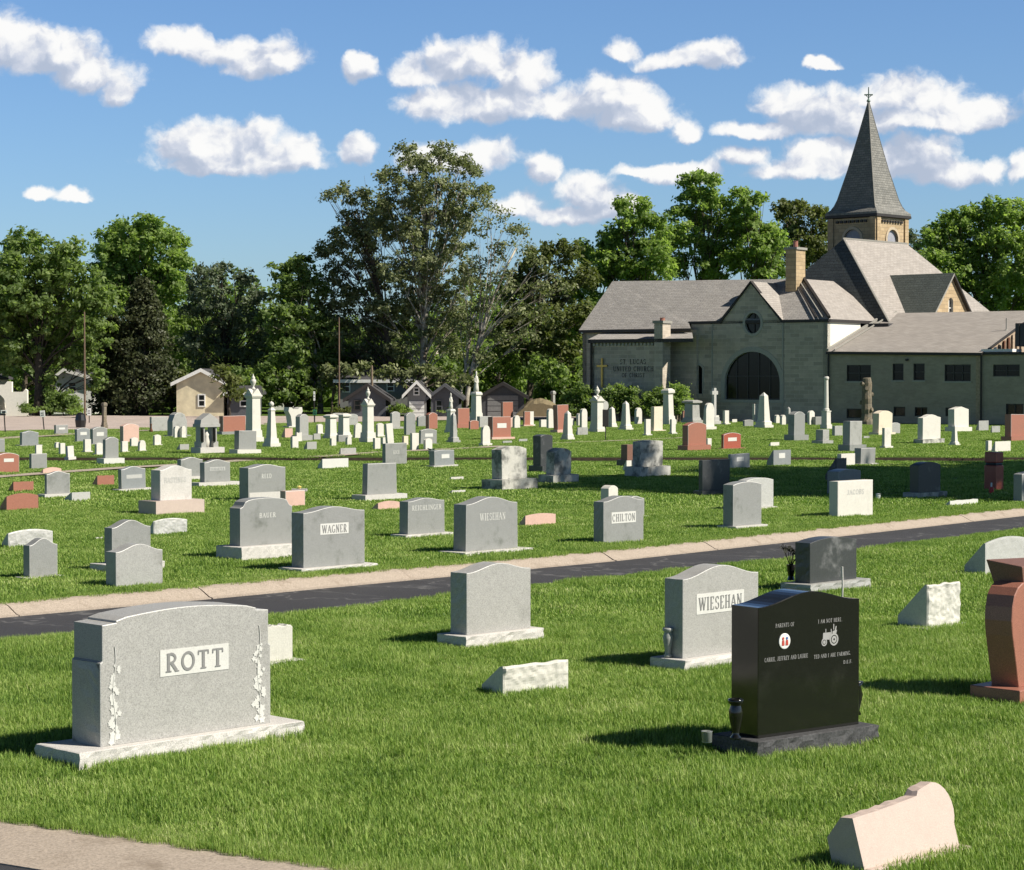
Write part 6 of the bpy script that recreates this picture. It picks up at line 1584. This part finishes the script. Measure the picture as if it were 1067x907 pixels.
tree('pale greyish green open tree right of the dark conifer', 236, 165, ploys('213,288,14 232,282,11 255,292,13 270,308,12 222,310,18 248,325,20 205,322,16 268,342,18 235,350,22 205,358,18 272,368,18 245,375,20 215,385,14 200,300,8 225,290,10'), 'leaf_grey', 'bark_dark', .24, dens=.75, seed=3, leaf=.15)
tree('dark green tree left of the sycamore group', 334, 160, ploys('292,283,11 310,278,13 300,305,19 322,300,18 288,330,16 312,338,22 298,365,22 330,350,22 335,380,18 290,390,18 315,400,16'), 'leaf_deep', 'bark_pale', .2, seed=4)
tree('dense green tree filling the gap behind the left trees', 24, 170, ploys('15,330,26 50,340,26 -15,360,26 30,380,22 70,385,18 100,370,22 110,395,18 -20,395,20'), 'leaf_deep', 'bark_brown', .28, seed=5, dens=.8)
# conifer
def conifer(label, px, yb, yt, hw_px, Y, seed, mat='needle'):
    rs = np.random.RandomState(seed); base = Vector((((px-CX)/F)*(Y*cp+HC*sp), Y, 0)); r = tag(empty('conifer', base), label, 'tree', 'trees behind the cemetery'); H_ = zat(base, yt); Rm = hw_px*Y/F
    mb = MB(); mb.tube([(0,0,-.2),(0,0,H_*.97)], [.3,.03], 'bark_dark', 7); cen = []; nor = []; 
    nb = 330
    for i in range(nb):
        t = (i/nb)**.75; z = H_*(.03+.95*t); rad = Rm*(1-t)**.72*(.8+.45*rs.rand()); a = rs.rand()*6.28; dz = -.12*rad+.25*rad*t
        e = Vector((math.cos(a)*rad, math.sin(a)*rad, z+dz)); s = Vector((0,0,z))
        if i % 3 == 0: mb.tube([s, e], [.05,.015], 'bark_dark', 4, False)
        m = int(20+50*rad/Rm); tt = .35+.65*rs.rand(m)**.6; p = np.array(s)[None]+(np.array(e)-np.array(s))[None]*tt[:,None]+rs.randn(m,3)*np.array([.26,.26,.16])*(1.1-.3*t)
        cen.append(p); nn = rs.randn(m,3)*.6+np.array([math.cos(a)*.5,math.sin(a)*.5,.5]); nn /= np.linalg.norm(nn,axis=1)[:,None]; nor.append(nn)
    mb.build('trunk', r); cen = np.concatenate(cen); n = len(cen); leaves_obj('crown', cen, np.concatenate(nor), .07+.13*rs.rand(n), rs.rand(n), mat, r, rs)
conifer('broad dark olive conifer in the left tree line', 150, 432, 290, 43, 152, 6)
conifer('smaller dark conifer merging into the left tree line', 118, 432, 330, 22, 154, 7)
# sycamores
tree('tallest sycamore with open olive crown, centre left', 441, 158, ploys('423,163,14 440,172,14 458,160,13 478,170,13 493,180,10 410,185,15 447,192,20 478,200,17 428,210,20 400,210,15 505,200,10 460,225,20 490,225,14 430,245,22 400,240,18 470,255,18 445,275,22 415,280,20 485,285,16 460,305,20 430,315,22 400,320,18 475,330,18 445,345,18 420,360,16 470,365,14'), 'leaf_olive', 'bark_pale', .33, dens=.78, seed=8, leaf=.125, clump=.45, splits=3, limb_r=.065, per=36)
tree('second sycamore filling the left half of the group', 410, 161, ploys('375,208,14 358,196,8 344,205,8 392,228,18 365,235,16 350,250,14 338,262,12 375,262,20 350,285,16 395,290,20 365,312,20 340,318,14 390,335,20 360,345,16 415,345,16 345,360,12 385,365,14 380,240,14'), 'leaf_olive', 'bark_brown', .3, dens=.8, seed=9, leaf=.125, clump=.45, splits=3, limb_r=.06, per=36)
tree('sparse pale-limbed sycamore with white leaning trunks', 484, 155, ploys('508,212,12 520,222,12 533,235,11 500,240,16 520,258,16 545,262,11 562,272,9 497,285,17 530,295,16 560,300,12 578,285,8 505,322,16 540,325,15 570,325,10 485,345,13 525,352,13 555,350,12 500,372,12 545,240,8 590,300,7'), 'leaf_olive', 'bark_pale', .2, dens=.8, seed=10, leaf=.12, clump=.6, splits=3, limb_r=.042, lean=1.2, per=30, back=False)
tree('thin companion stem of the sparse sycamore', 478, 156, ploys('492,262,10 485,300,12 498,325,12 480,335,10 510,345,9'), 'leaf_olive', 'bark_pale', .13, dens=.4, seed=11, leaf=.11, clump=.4, splits=3, limb_r=.05, lean=.8, back=False)
tree('green tree with dark double trunk right of the sycamores', 552, 165, ploys('560,272,17 590,262,14 545,298,22 580,298,22 608,288,14 540,335,20 575,338,22 605,328,18 590,365,18 555,370,16 530,360,12 600,395,14 575,258,8'), 'leaf_dull', 'bark_brown', .3, seed=12, dens=.8)
tree('bright green tree at the left end of the church roof', 622, 176, ploys('610,262,13 630,258,14 622,285,18 602,300,16 640,285,14 600,340,20 620,325,20 594,375,16'), 'leaf_bright', 'bark_brown', .28, seed=13, dens=.85)
tree('bright tree with upright shoots behind the nave roof, leftmost', 660, 174, ploys('650,212,9 654,228,11 667,214,9 672,232,12 640,244,13 660,255,17 688,236,13 685,260,17 640,275,16 665,285,18 625,270,10 690,280,14'), 'leaf_bright', 'bark_brown', .28, seed=14)
tree('tallest bright tree behind the church nave', 730, 178, ploys('718,188,9 728,184,8 740,190,9 720,206,12 738,208,12 730,228,15 712,222,11 752,212,10 765,220,9 752,236,14 770,240,13 710,248,16 735,258,18 765,265,16 705,275,14 740,285,16'), 'leaf_bright', 'bark_brown', .3, seed=15)
tree('bright tree between the tall one and the steeple', 785, 176, ploys('772,202,8 780,214,9 790,208,8 782,232,14 800,240,13 790,258,16 770,270,14 805,268,14 812,250,11 795,285,14 815,282,10'), 'leaf_bright', 'bark_brown', .28, seed=16)
tree('duller olive tree just left of the steeple', 835, 190, ploys('818,218,11 833,216,11 848,222,11 858,238,11 830,238,15 850,254,15 820,256,12 862,262,9 835,275,14 855,285,12'), 'leaf_dull', 'bark_brown', .3, seed=17)
tree('large round dense green tree right of the steeple', 1025, 165, ploys('998,232,17 1022,222,16 1045,220,15 1068,222,16 980,252,17 1008,256,20 1040,250,20 1072,255,20 990,282,20 1020,290,22 1052,290,22 970,270,12 1080,285,18 1035,315,18 1065,320,18 1000,310,16 972,240,9'), 'leaf_bright', 'bark_brown', .36, seed=18, dens=1.1)
tree('thin sparse tree between the steeple and the round tree', 955, 172, ploys('952,246,8 948,262,9 958,272,10 966,288,11 950,285,8 962,256,7'), 'leaf_grey', 'bark_brown', .15, dens=.45, seed=19, back=False)
tree('green tree past the right edge of the frame', 1120, 160, ploys('1100,240,20 1130,235,22 1115,275,24 1145,280,22 1110,310,20'), 'leaf_bright', 'bark_brown', .3, seed=20, dens=.6)
# understorey
tree('dark low tree behind the cream cottage', 196, 175, ploys('190,340,20 215,350,20 185,375,20 240,370,18 262,380,18 272,350,16 200,395,14 250,400,14'), 'leaf_deep', 'bark_dark', .2, seed=21, dens=.8)
tree('dark low tree behind the grey houses', 365, 178, ploys('340,345,18 370,350,20 400,355,18 355,380,18 385,385,16 430,380,16 460,370,16 440,350,18 480,385,16'), 'leaf_deep', 'bark_dark', .22, seed=22, dens=.8)
tree('dark undergrowth tree right of the barn', 590, 160, ploys('560,385,14 578,390,14 594,400,14 605,412,12 588,415,12 610,385,12 570,405,12'), 'leaf_deep', 'bark_dark', .18, seed=23, dens=1.)
tree('dark shaded tree behind the barn', 520, 172, ploys('500,372,16 525,375,16 545,385,14 510,392,13 490,395,12 535,398,12'), 'leaf_deep', 'bark_dark', .18, seed=24, dens=.9)
tree('dark tree between the conifer and the left house', 95, 165, ploys('90,395,14 105,405,14 120,410,14 100,385,12'), 'leaf_deep', 'bark_dark', .16, seed=25, dens=.9)
# shrubs
def shrub(label, px, yb, lobes, mat='leaf_deep', seed=0, dens=2.2): 
    Y = G(px, yb).y; return tree(label, px, Y, ploys(lobes), mat, 'bark_dark', .05, dens=dens, leaf=.09, clump=.3, seed=seed, limbs=False, name='shrub', grp='shrubs', per=40)
tree('low hanging dark foliage tree under the left sycamores', 380, 163, ploys('350,375,14 368,372,14 385,378,12 342,392,12 360,395,10 402,372,13 425,378,12 455,378,13 470,388,12 488,392,12'), 'leaf_deep', 'bark_brown', .15, seed=26, dens=.8)
tree('dark foliage tree shading the far white house', 298, 158, ploys('282,398,11 295,402,11 308,398,12 318,410,11 288,415,10 303,418,10 322,425,8 276,388,10 312,385,10'), 'leaf_deep', 'bark_dark', .14, seed=27, dens=.9)
tree('leafy low tree dappling the cream cottage', 178, 152, ploys('186,392,7 192,398,7 182,402,7 196,408,6 188,414,8 180,420,8 192,424,7'), 'leaf_dull', 'bark_dark', .1, seed=28, dens=.55, back=False)
tree('leafy branch-heavy tree right of the cream cottage', 243, 152, ploys('236,392,8 244,386,8 254,394,9 262,402,9 250,404,7 268,412,8 240,400,6'), 'leaf_deep', 'bark_dark', .16, seed=29, dens=.8, back=False)
tree('leafy tree screening the small white gabled house', 52, 150, ploys('54,392,6 50,400,7 56,408,6 98,392,7 101,402,7 92,383,6'), 'leaf_deep', 'bark_dark', .12, seed=30, dens=.9, back=False)
tree('leafy low tree before the grey two storey house', 345, 156, ploys('346,388,9 356,384,8 340,400,8 366,388,7 378,386,7 350,404,7'), 'leaf_olive', 'bark_brown', .12, seed=41, dens=.8, back=False)
tree('low foliage hanging before the grey gabled garage', 430, 150, ploys('418,392,8 430,388,9 446,390,9 460,394,10 472,396,9 405,388,8 395,392,7 486,396,8 455,402,6'), 'leaf_olive', 'bark_brown', .1, seed=42, dens=.75, back=False)
tree('thin leafy tree whose shade mottles the cream cottage', 239, 144, ploys('234,394,7 242,398,8 238,406,7 247,408,7 230,388,6'), 'leaf_dull', 'bark_dark', .14, seed=43, dens=.6, back=False)
shrub('dark rounded shrub by the white garden wall', 30, 434.5, '28,426,6 33,429,5 26,430,4', seed=31)
shrub('broad dark shrub before the white gabled house', 66, 434, '58,418,9 70,416,10 78,424,7 62,426,8 50,426,6', seed=32)
shrub('bright low shrub at the left trunk', 74, 436, '75,431,4 80,430,4', 'leaf_bright', 33)
shrub('green clipped shrub by the grey house', 416, 434.5, '410,428,5 418,427,6 424,429,5', 'leaf_bright', 34)
shrub('yellow-green shrub left of the ball-topped obelisk', 356, 434.5, '352,430,5 360,429,5', 'leaf_dull', 35)
shrub('small shrub in front of the dark gabled house', 462, 434.5, '460,430,4 466,429,4', 'leaf_bright', 36)
shrub('tall dark shrub at the left corner of the church', 604, 439, '596,414,9 606,408,9 612,420,8 600,428,8 590,425,7 614,431,6', seed=37)
shrub('wide clipped bush below the church lettering', 646, 439.5, '634,409,7 645,408,7 657,409,7 640,419,8 652,419,8 662,418,6 634,425,6 660,428,6', seed=38)
shrub('loose bush before the stone pier', 685, 440, '678,416,7 688,411,7 696,416,7 684,425,7 692,428,6 674,427,5', 'leaf_deep', 39)
shrub('leafy bush before the glazed entrance', 708, 440, '702,404,5 710,407,6 704,416,7 712,418,7 708,428,6', 'leaf_bright', 40)
# far wood closing the horizon
def wood():
    rs = np.random.RandomState(77); cen = []; n = 0
    xs = np.linspace(-420, 1500, 420)
    cc = []
    for x in xs:
        for k in range(6):
            Y = rs.uniform(192, 212); top = 330 + 22*math.sin(x*.021) + 12*math.sin(x*.067+1) + rs.uniform(-12,14)
            cc.append(W(x+rs.uniform(-3,3), top + rs.rand()*(432-top), Y))
    c = np.array([[p.x,p.y,p.z] for p in cc]); m = 42
    pts = (c[:,None,:]+rs.randn(len(c),m,3)*np.array([.9,.9,.8])).reshape(-1,3); pts = pts[pts[:,2] > .1]
    nn = rs.randn(len(pts),3)+np.array([0,-.2,.8]); nn /= np.linalg.norm(nn,axis=1)[:,None]
    o = leaves_obj('distant_wood', pts, nn, .25+.25*rs.rand(len(pts)), rs.rand(len(pts)), 'leaf_deep', None, rs); o['kind'] = 'stuff'
wood()
# shade tree standing to the right of the view (its shadow crosses the middle lawn)
def shade_tree(label, x, y, h, rr, seed):
    rs = np.random.RandomState(seed); base = Vector((x,y,0)); lob = []
    for i in range(26):
        a = rs.rand()*6.28; q = rr*math.sqrt(rs.rand()); z = h*(.42+.5*rs.rand()*(1-.45*(q/rr)**2)); p = base+Vector((q*math.cos(a), q*math.sin(a)*1., z))
        px_, py_ = proj(p); lob.append((px_, py_, 1.7*F/p.y))
    r = tag(empty('tree', base), label, 'tree', 'trees right of the view')
    mb = MB(); mb.tube([(0,0,-.2),(0,.1,h*.5),(0,0,h*.85)], [.4,.3,.08], 'bark_brown', 8); mb.build('trunk', r)
    cen = []; 
    for i in range(75):
        a = rs.rand()*6.28; q = rr*math.sqrt(rs.rand())*.9; z = h*(.5+.42*rs.rand()*(1-.5*(q/rr)**2)); c = np.array([q*math.cos(a), q*math.sin(a), z]); d = rs.randn(16,3); d /= np.linalg.norm(d,axis=1)[:,None]
        cc = c+d*1.5; cen.append((cc[:,None,:]+rs.randn(16,24,3)*.35).reshape(-1,3))
    cen = np.concatenate(cen); nn = rs.randn(len(cen),3)+np.array([0,0,.5]); nn /= np.linalg.norm(nn,axis=1)[:,None]
    leaves_obj('crown', cen, nn, .15+.15*rs.rand(len(cen)), rs.rand(len(cen)), 'leaf_bright', r, rs)
for i, (x, y, h, rr) in enumerate(SHADE): shade_tree('broad leafy shade tree %s' % ['nearest right of the lawn','farther right of the lawn','farthest right of the lawn'][i], x, y, h, rr, 90+i)
# ================================================================ light and sky
w = bpy.data.worlds.new('World'); sc.world = w; w.use_nodes = True; nt = w.node_tree
bg = nt.nodes['Background']; bg.inputs['Strength'].default_value = SKY_STR
sky = nt.nodes.new('ShaderNodeTexSky'); sky.sky_type = 'NISHITA'; sky.sun_disc = False; sky.sun_elevation = SUN_EL
SX, SY = SUN_DIR
sky.sun_rotation = math.atan2(SX, SY); sky.air_density = 1.0; sky.dust_density = .6; sky.ozone_density = 2.2; sky.altitude = 200
def mth(op, a, b=None, c=None):
    n = nt.nodes.new('ShaderNodeMath'); n.operation = op
    for i, v in enumerate((a, b, c)):
        if v is None: continue
        if isinstance(v, (int, float)): n.inputs[i].default_value = v
        else: nt.links.new(v, n.inputs[i])
    return n.outputs[0]
tc = nt.nodes.new('ShaderNodeTexCoord'); sep = nt.nodes.new('ShaderNodeSeparateXYZ'); nt.links.new(tc.outputs['Generated'], sep.inputs[0])
az = mth('MULTIPLY', mth('ARCTAN2', sep.outputs[0], sep.outputs[1]), F/100); el = mth('MULTIPLY', mth('ARCSINE', sep.outputs[2]), F/100)
cmb = nt.nodes.new('ShaderNodeCombineXYZ'); nt.links.new(az, cmb.inputs[0]); nt.links.new(el, cmb.inputs[1])
def wnoise(vec, scale, detail, rough=.55, dist=0.):
    n = nt.nodes.new('ShaderNodeTexNoise'); n.inputs['Scale'].default_value = scale; n.inputs['Detail'].default_value = detail; n.inputs['Roughness'].default_value = rough; n.inputs['Distortion'].default_value = dist
    nt.links.new(vec, n.inputs['Vector']); return n
def vm(op, a, b=None, c=None):
    n = nt.nodes.new('ShaderNodeVectorMath'); n.operation = op
    for i, v in enumerate((a, b, c)):
        if v is None: continue
        if isinstance(v, tuple): n.inputs[i].default_value = v
        else: nt.links.new(v, n.inputs[i])
    return n.outputs[1] if op == 'LENGTH' else n.outputs[0]
wv = wnoise(cmb.outputs[0], 1.6, 5, .6); wp = vm('MULTIPLY_ADD', wv.outputs['Color'], (.42,.34,0), (-.21,-.17,0)); vec = vm('ADD', cmb.outputs[0], wp)
# cumulus clouds as soft ellipses of direction (hundredths of a pixel-angle): x, y, half width, half height
CL = '''12,52,46,30 55,66,48,24 100,86,44,22 126,104,16,18 -20,60,30,34 190,52,38,18 235,60,44,18 292,68,36,22 265,74,30,16 375,76,17,15
205,155,44,22 248,152,50,26 292,165,42,24 245,172,80,14 42,205,15,9 78,210,18,8 470,68,34,24 505,66,36,24 540,78,36,24 432,78,24,18
500,112,64,22 455,108,34,20 590,108,44,22 640,100,40,22 668,122,44,20 712,138,20,12 650,56,20,12 700,66,40,11 742,60,34,18 858,73,22,8
820,112,36,18 850,120,44,24 880,134,50,20 790,140,38,10 935,104,34,22 972,112,44,26 1020,126,36,20 960,132,70,14 
955,176,46,24 985,188,46,16 1030,186,20,14 900,170,50,18 860,165,36,18 830,180,50,14 700,182,46,13 775,168,24,12 660,180,22,8
612,200,34,20 640,216,30,14 566,180,18,15 500,166,40,18 455,168,40,18 372,160,20,18 540,215,30,16 1068,186,14,16 590,225,34,12
1150,110,60,28 -120,120,60,26'''
def chain(vc):
    prev = None
    for q in CL.split():
        x, y, rx, ry = [float(v) for v in q.split(',')]
        a = math.atan((x-CX)/F)*F/100; e = math.atan((HOR-y)/F)*F/100; rx = rx*1.16/100; ry = ry*1.25/100
        l = vm('MULTIPLY_ADD', vc, (1/rx, 1/ry, 0), (-a/rx, -(e-.10*ry)/ry, 0))
        l = vm('LENGTH', vm('MAXIMUM', l, vm('MULTIPLY', l, (-1., -1.75, 0))))
        prev = l if prev is None else mth('SMOOTH_MIN', prev, l, .28)
    return prev
prev = chain(vec); prev2 = chain(vm('ADD', vec, (.06,.15,0)))
n1 = wnoise(vec, 2.6, 7, .57).outputs['Fac']; n1b = wnoise(vm('ADD', vec, (.06,.09,0)), 2.6, 7, .57).outputs['Fac']
n0 = wnoise(vec, 1.1, 4, .6).outputs['Fac']; n0b = wnoise(vm('ADD', vec, (.16,.22,0)), 1.1, 4, .6).outputs['Fac']
field = mth('ADD', mth('SUBTRACT', 1.0, prev), mth('MULTIPLY', mth('SUBTRACT', n1, .5), 1.5))
def mr(v, a, b, c=0., d=1.):
    m = nt.nodes.new('ShaderNodeMapRange'); m.interpolation_type = 'SMOOTHSTEP'
    for i, x in enumerate((a, b, c, d)): m.inputs[1+i].default_value = x
    nt.links.new(v, m.inputs[0]); return m.outputs[0]
mask = mr(field, -.14, .36)
emb = mth('ADD', mth('MULTIPLY', mth('SUBTRACT', n1, n1b), 1.7), mth('MULTIPLY', mth('SUBTRACT', n0, n0b), 2.6))
thick = mr(field, .15, .9)
vert = mth('MULTIPLY', mth('SUBTRACT', prev2, prev), .62)
lit = mth('ADD', mth('ADD', .60, emb), vert); lit = mr(lit, .12, 1.05)
cr = nt.nodes.new('ShaderNodeValToRGB'); e = cr.color_ramp.elements; e[0].color = (*CLOUD_LO, 1); e[1].color = (*CLOUD_HI, 1); m_ = e.new(.5); m_.color = (*CLOUD_MID, 1); nt.links.new(lit, cr.inputs[0])
tint = nt.nodes.new('ShaderNodeMix'); tint.data_type = 'RGBA'; tint.blend_type = 'MULTIPLY'; tint.inputs[0].default_value = 1; tint.inputs[7].default_value = (*SKY_TINT, 1); nt.links.new(sky.outputs[0], tint.inputs[6])
mx = nt.nodes.new('ShaderNodeMix'); mx.data_type = 'RGBA'; nt.links.new(mth('MULTIPLY', mask, .96), mx.inputs[0]); nt.links.new(tint.outputs[2], mx.inputs[6]); nt.links.new(cr.outputs[0], mx.inputs[7])
fall = mr(el, R(11)*F/100, R(30)*F/100, 1., FILL)  # upper sky dimmed on purpose, so shaded faces get less fill
def mul_(a, b):
    m = nt.nodes.new('ShaderNodeMix'); m.data_type = 'RGBA'; m.blend_type = 'MULTIPLY'; m.inputs[0].default_value = 1; nt.links.new(a, m.inputs[6]); nt.links.new(b, m.inputs[7]); return m.outputs[2]
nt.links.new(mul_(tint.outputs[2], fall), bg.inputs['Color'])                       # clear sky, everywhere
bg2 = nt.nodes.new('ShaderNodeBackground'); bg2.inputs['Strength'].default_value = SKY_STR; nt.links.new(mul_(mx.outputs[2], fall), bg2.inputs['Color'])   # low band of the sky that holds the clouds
band = mth('MULTIPLY', mth('LESS_THAN', el, R(13)*F/100), mth('LESS_THAN', mth('ABSOLUTE', az), R(24)*F/100))
ms = nt.nodes.new('ShaderNodeMixShader'); nt.links.new(band, ms.inputs[0]); nt.links.new(bg.outputs[0], ms.inputs[1]); nt.links.new(bg2.outputs[0], ms.inputs[2]); nt.links.new(ms.outputs[0], nt.nodes['World Output'].inputs['Surface'])
w.cycles.sampling_method = 'MANUAL'; w.cycles.sample_map_resolution = 512
sl = bpy.data.lights.new('sun', 'SUN'); sl.energy = SUN_E; sl.angle = R(.53); sl.color = (1., .93, .82); so = bpy.data.objects.new('sun', sl); C.objects.link(so)
d = Vector((SX*math.cos(SUN_EL), SY*math.cos(SUN_EL), math.sin(SUN_EL))); so.rotation_euler = d.to_track_quat('Z', 'Y').to_euler(); so.location = d*60
sc.view_settings.view_transform = 'Standard'; sc.view_settings.look = 'None'; sc.view_settings.exposure = EXPO; sc.view_settings.gamma = 1
sc.render.engine = 'CYCLES'; sc.cycles.max_bounces = 5; sc.cycles.diffuse_bounces = 2; sc.cycles.glossy_bounces = 2; sc.cycles.transmission_bounces = 3; sc.cycles.transparent_max_bounces = 4
sc.cycles.caustics_reflective = False; sc.cycles.caustics_refractive = False
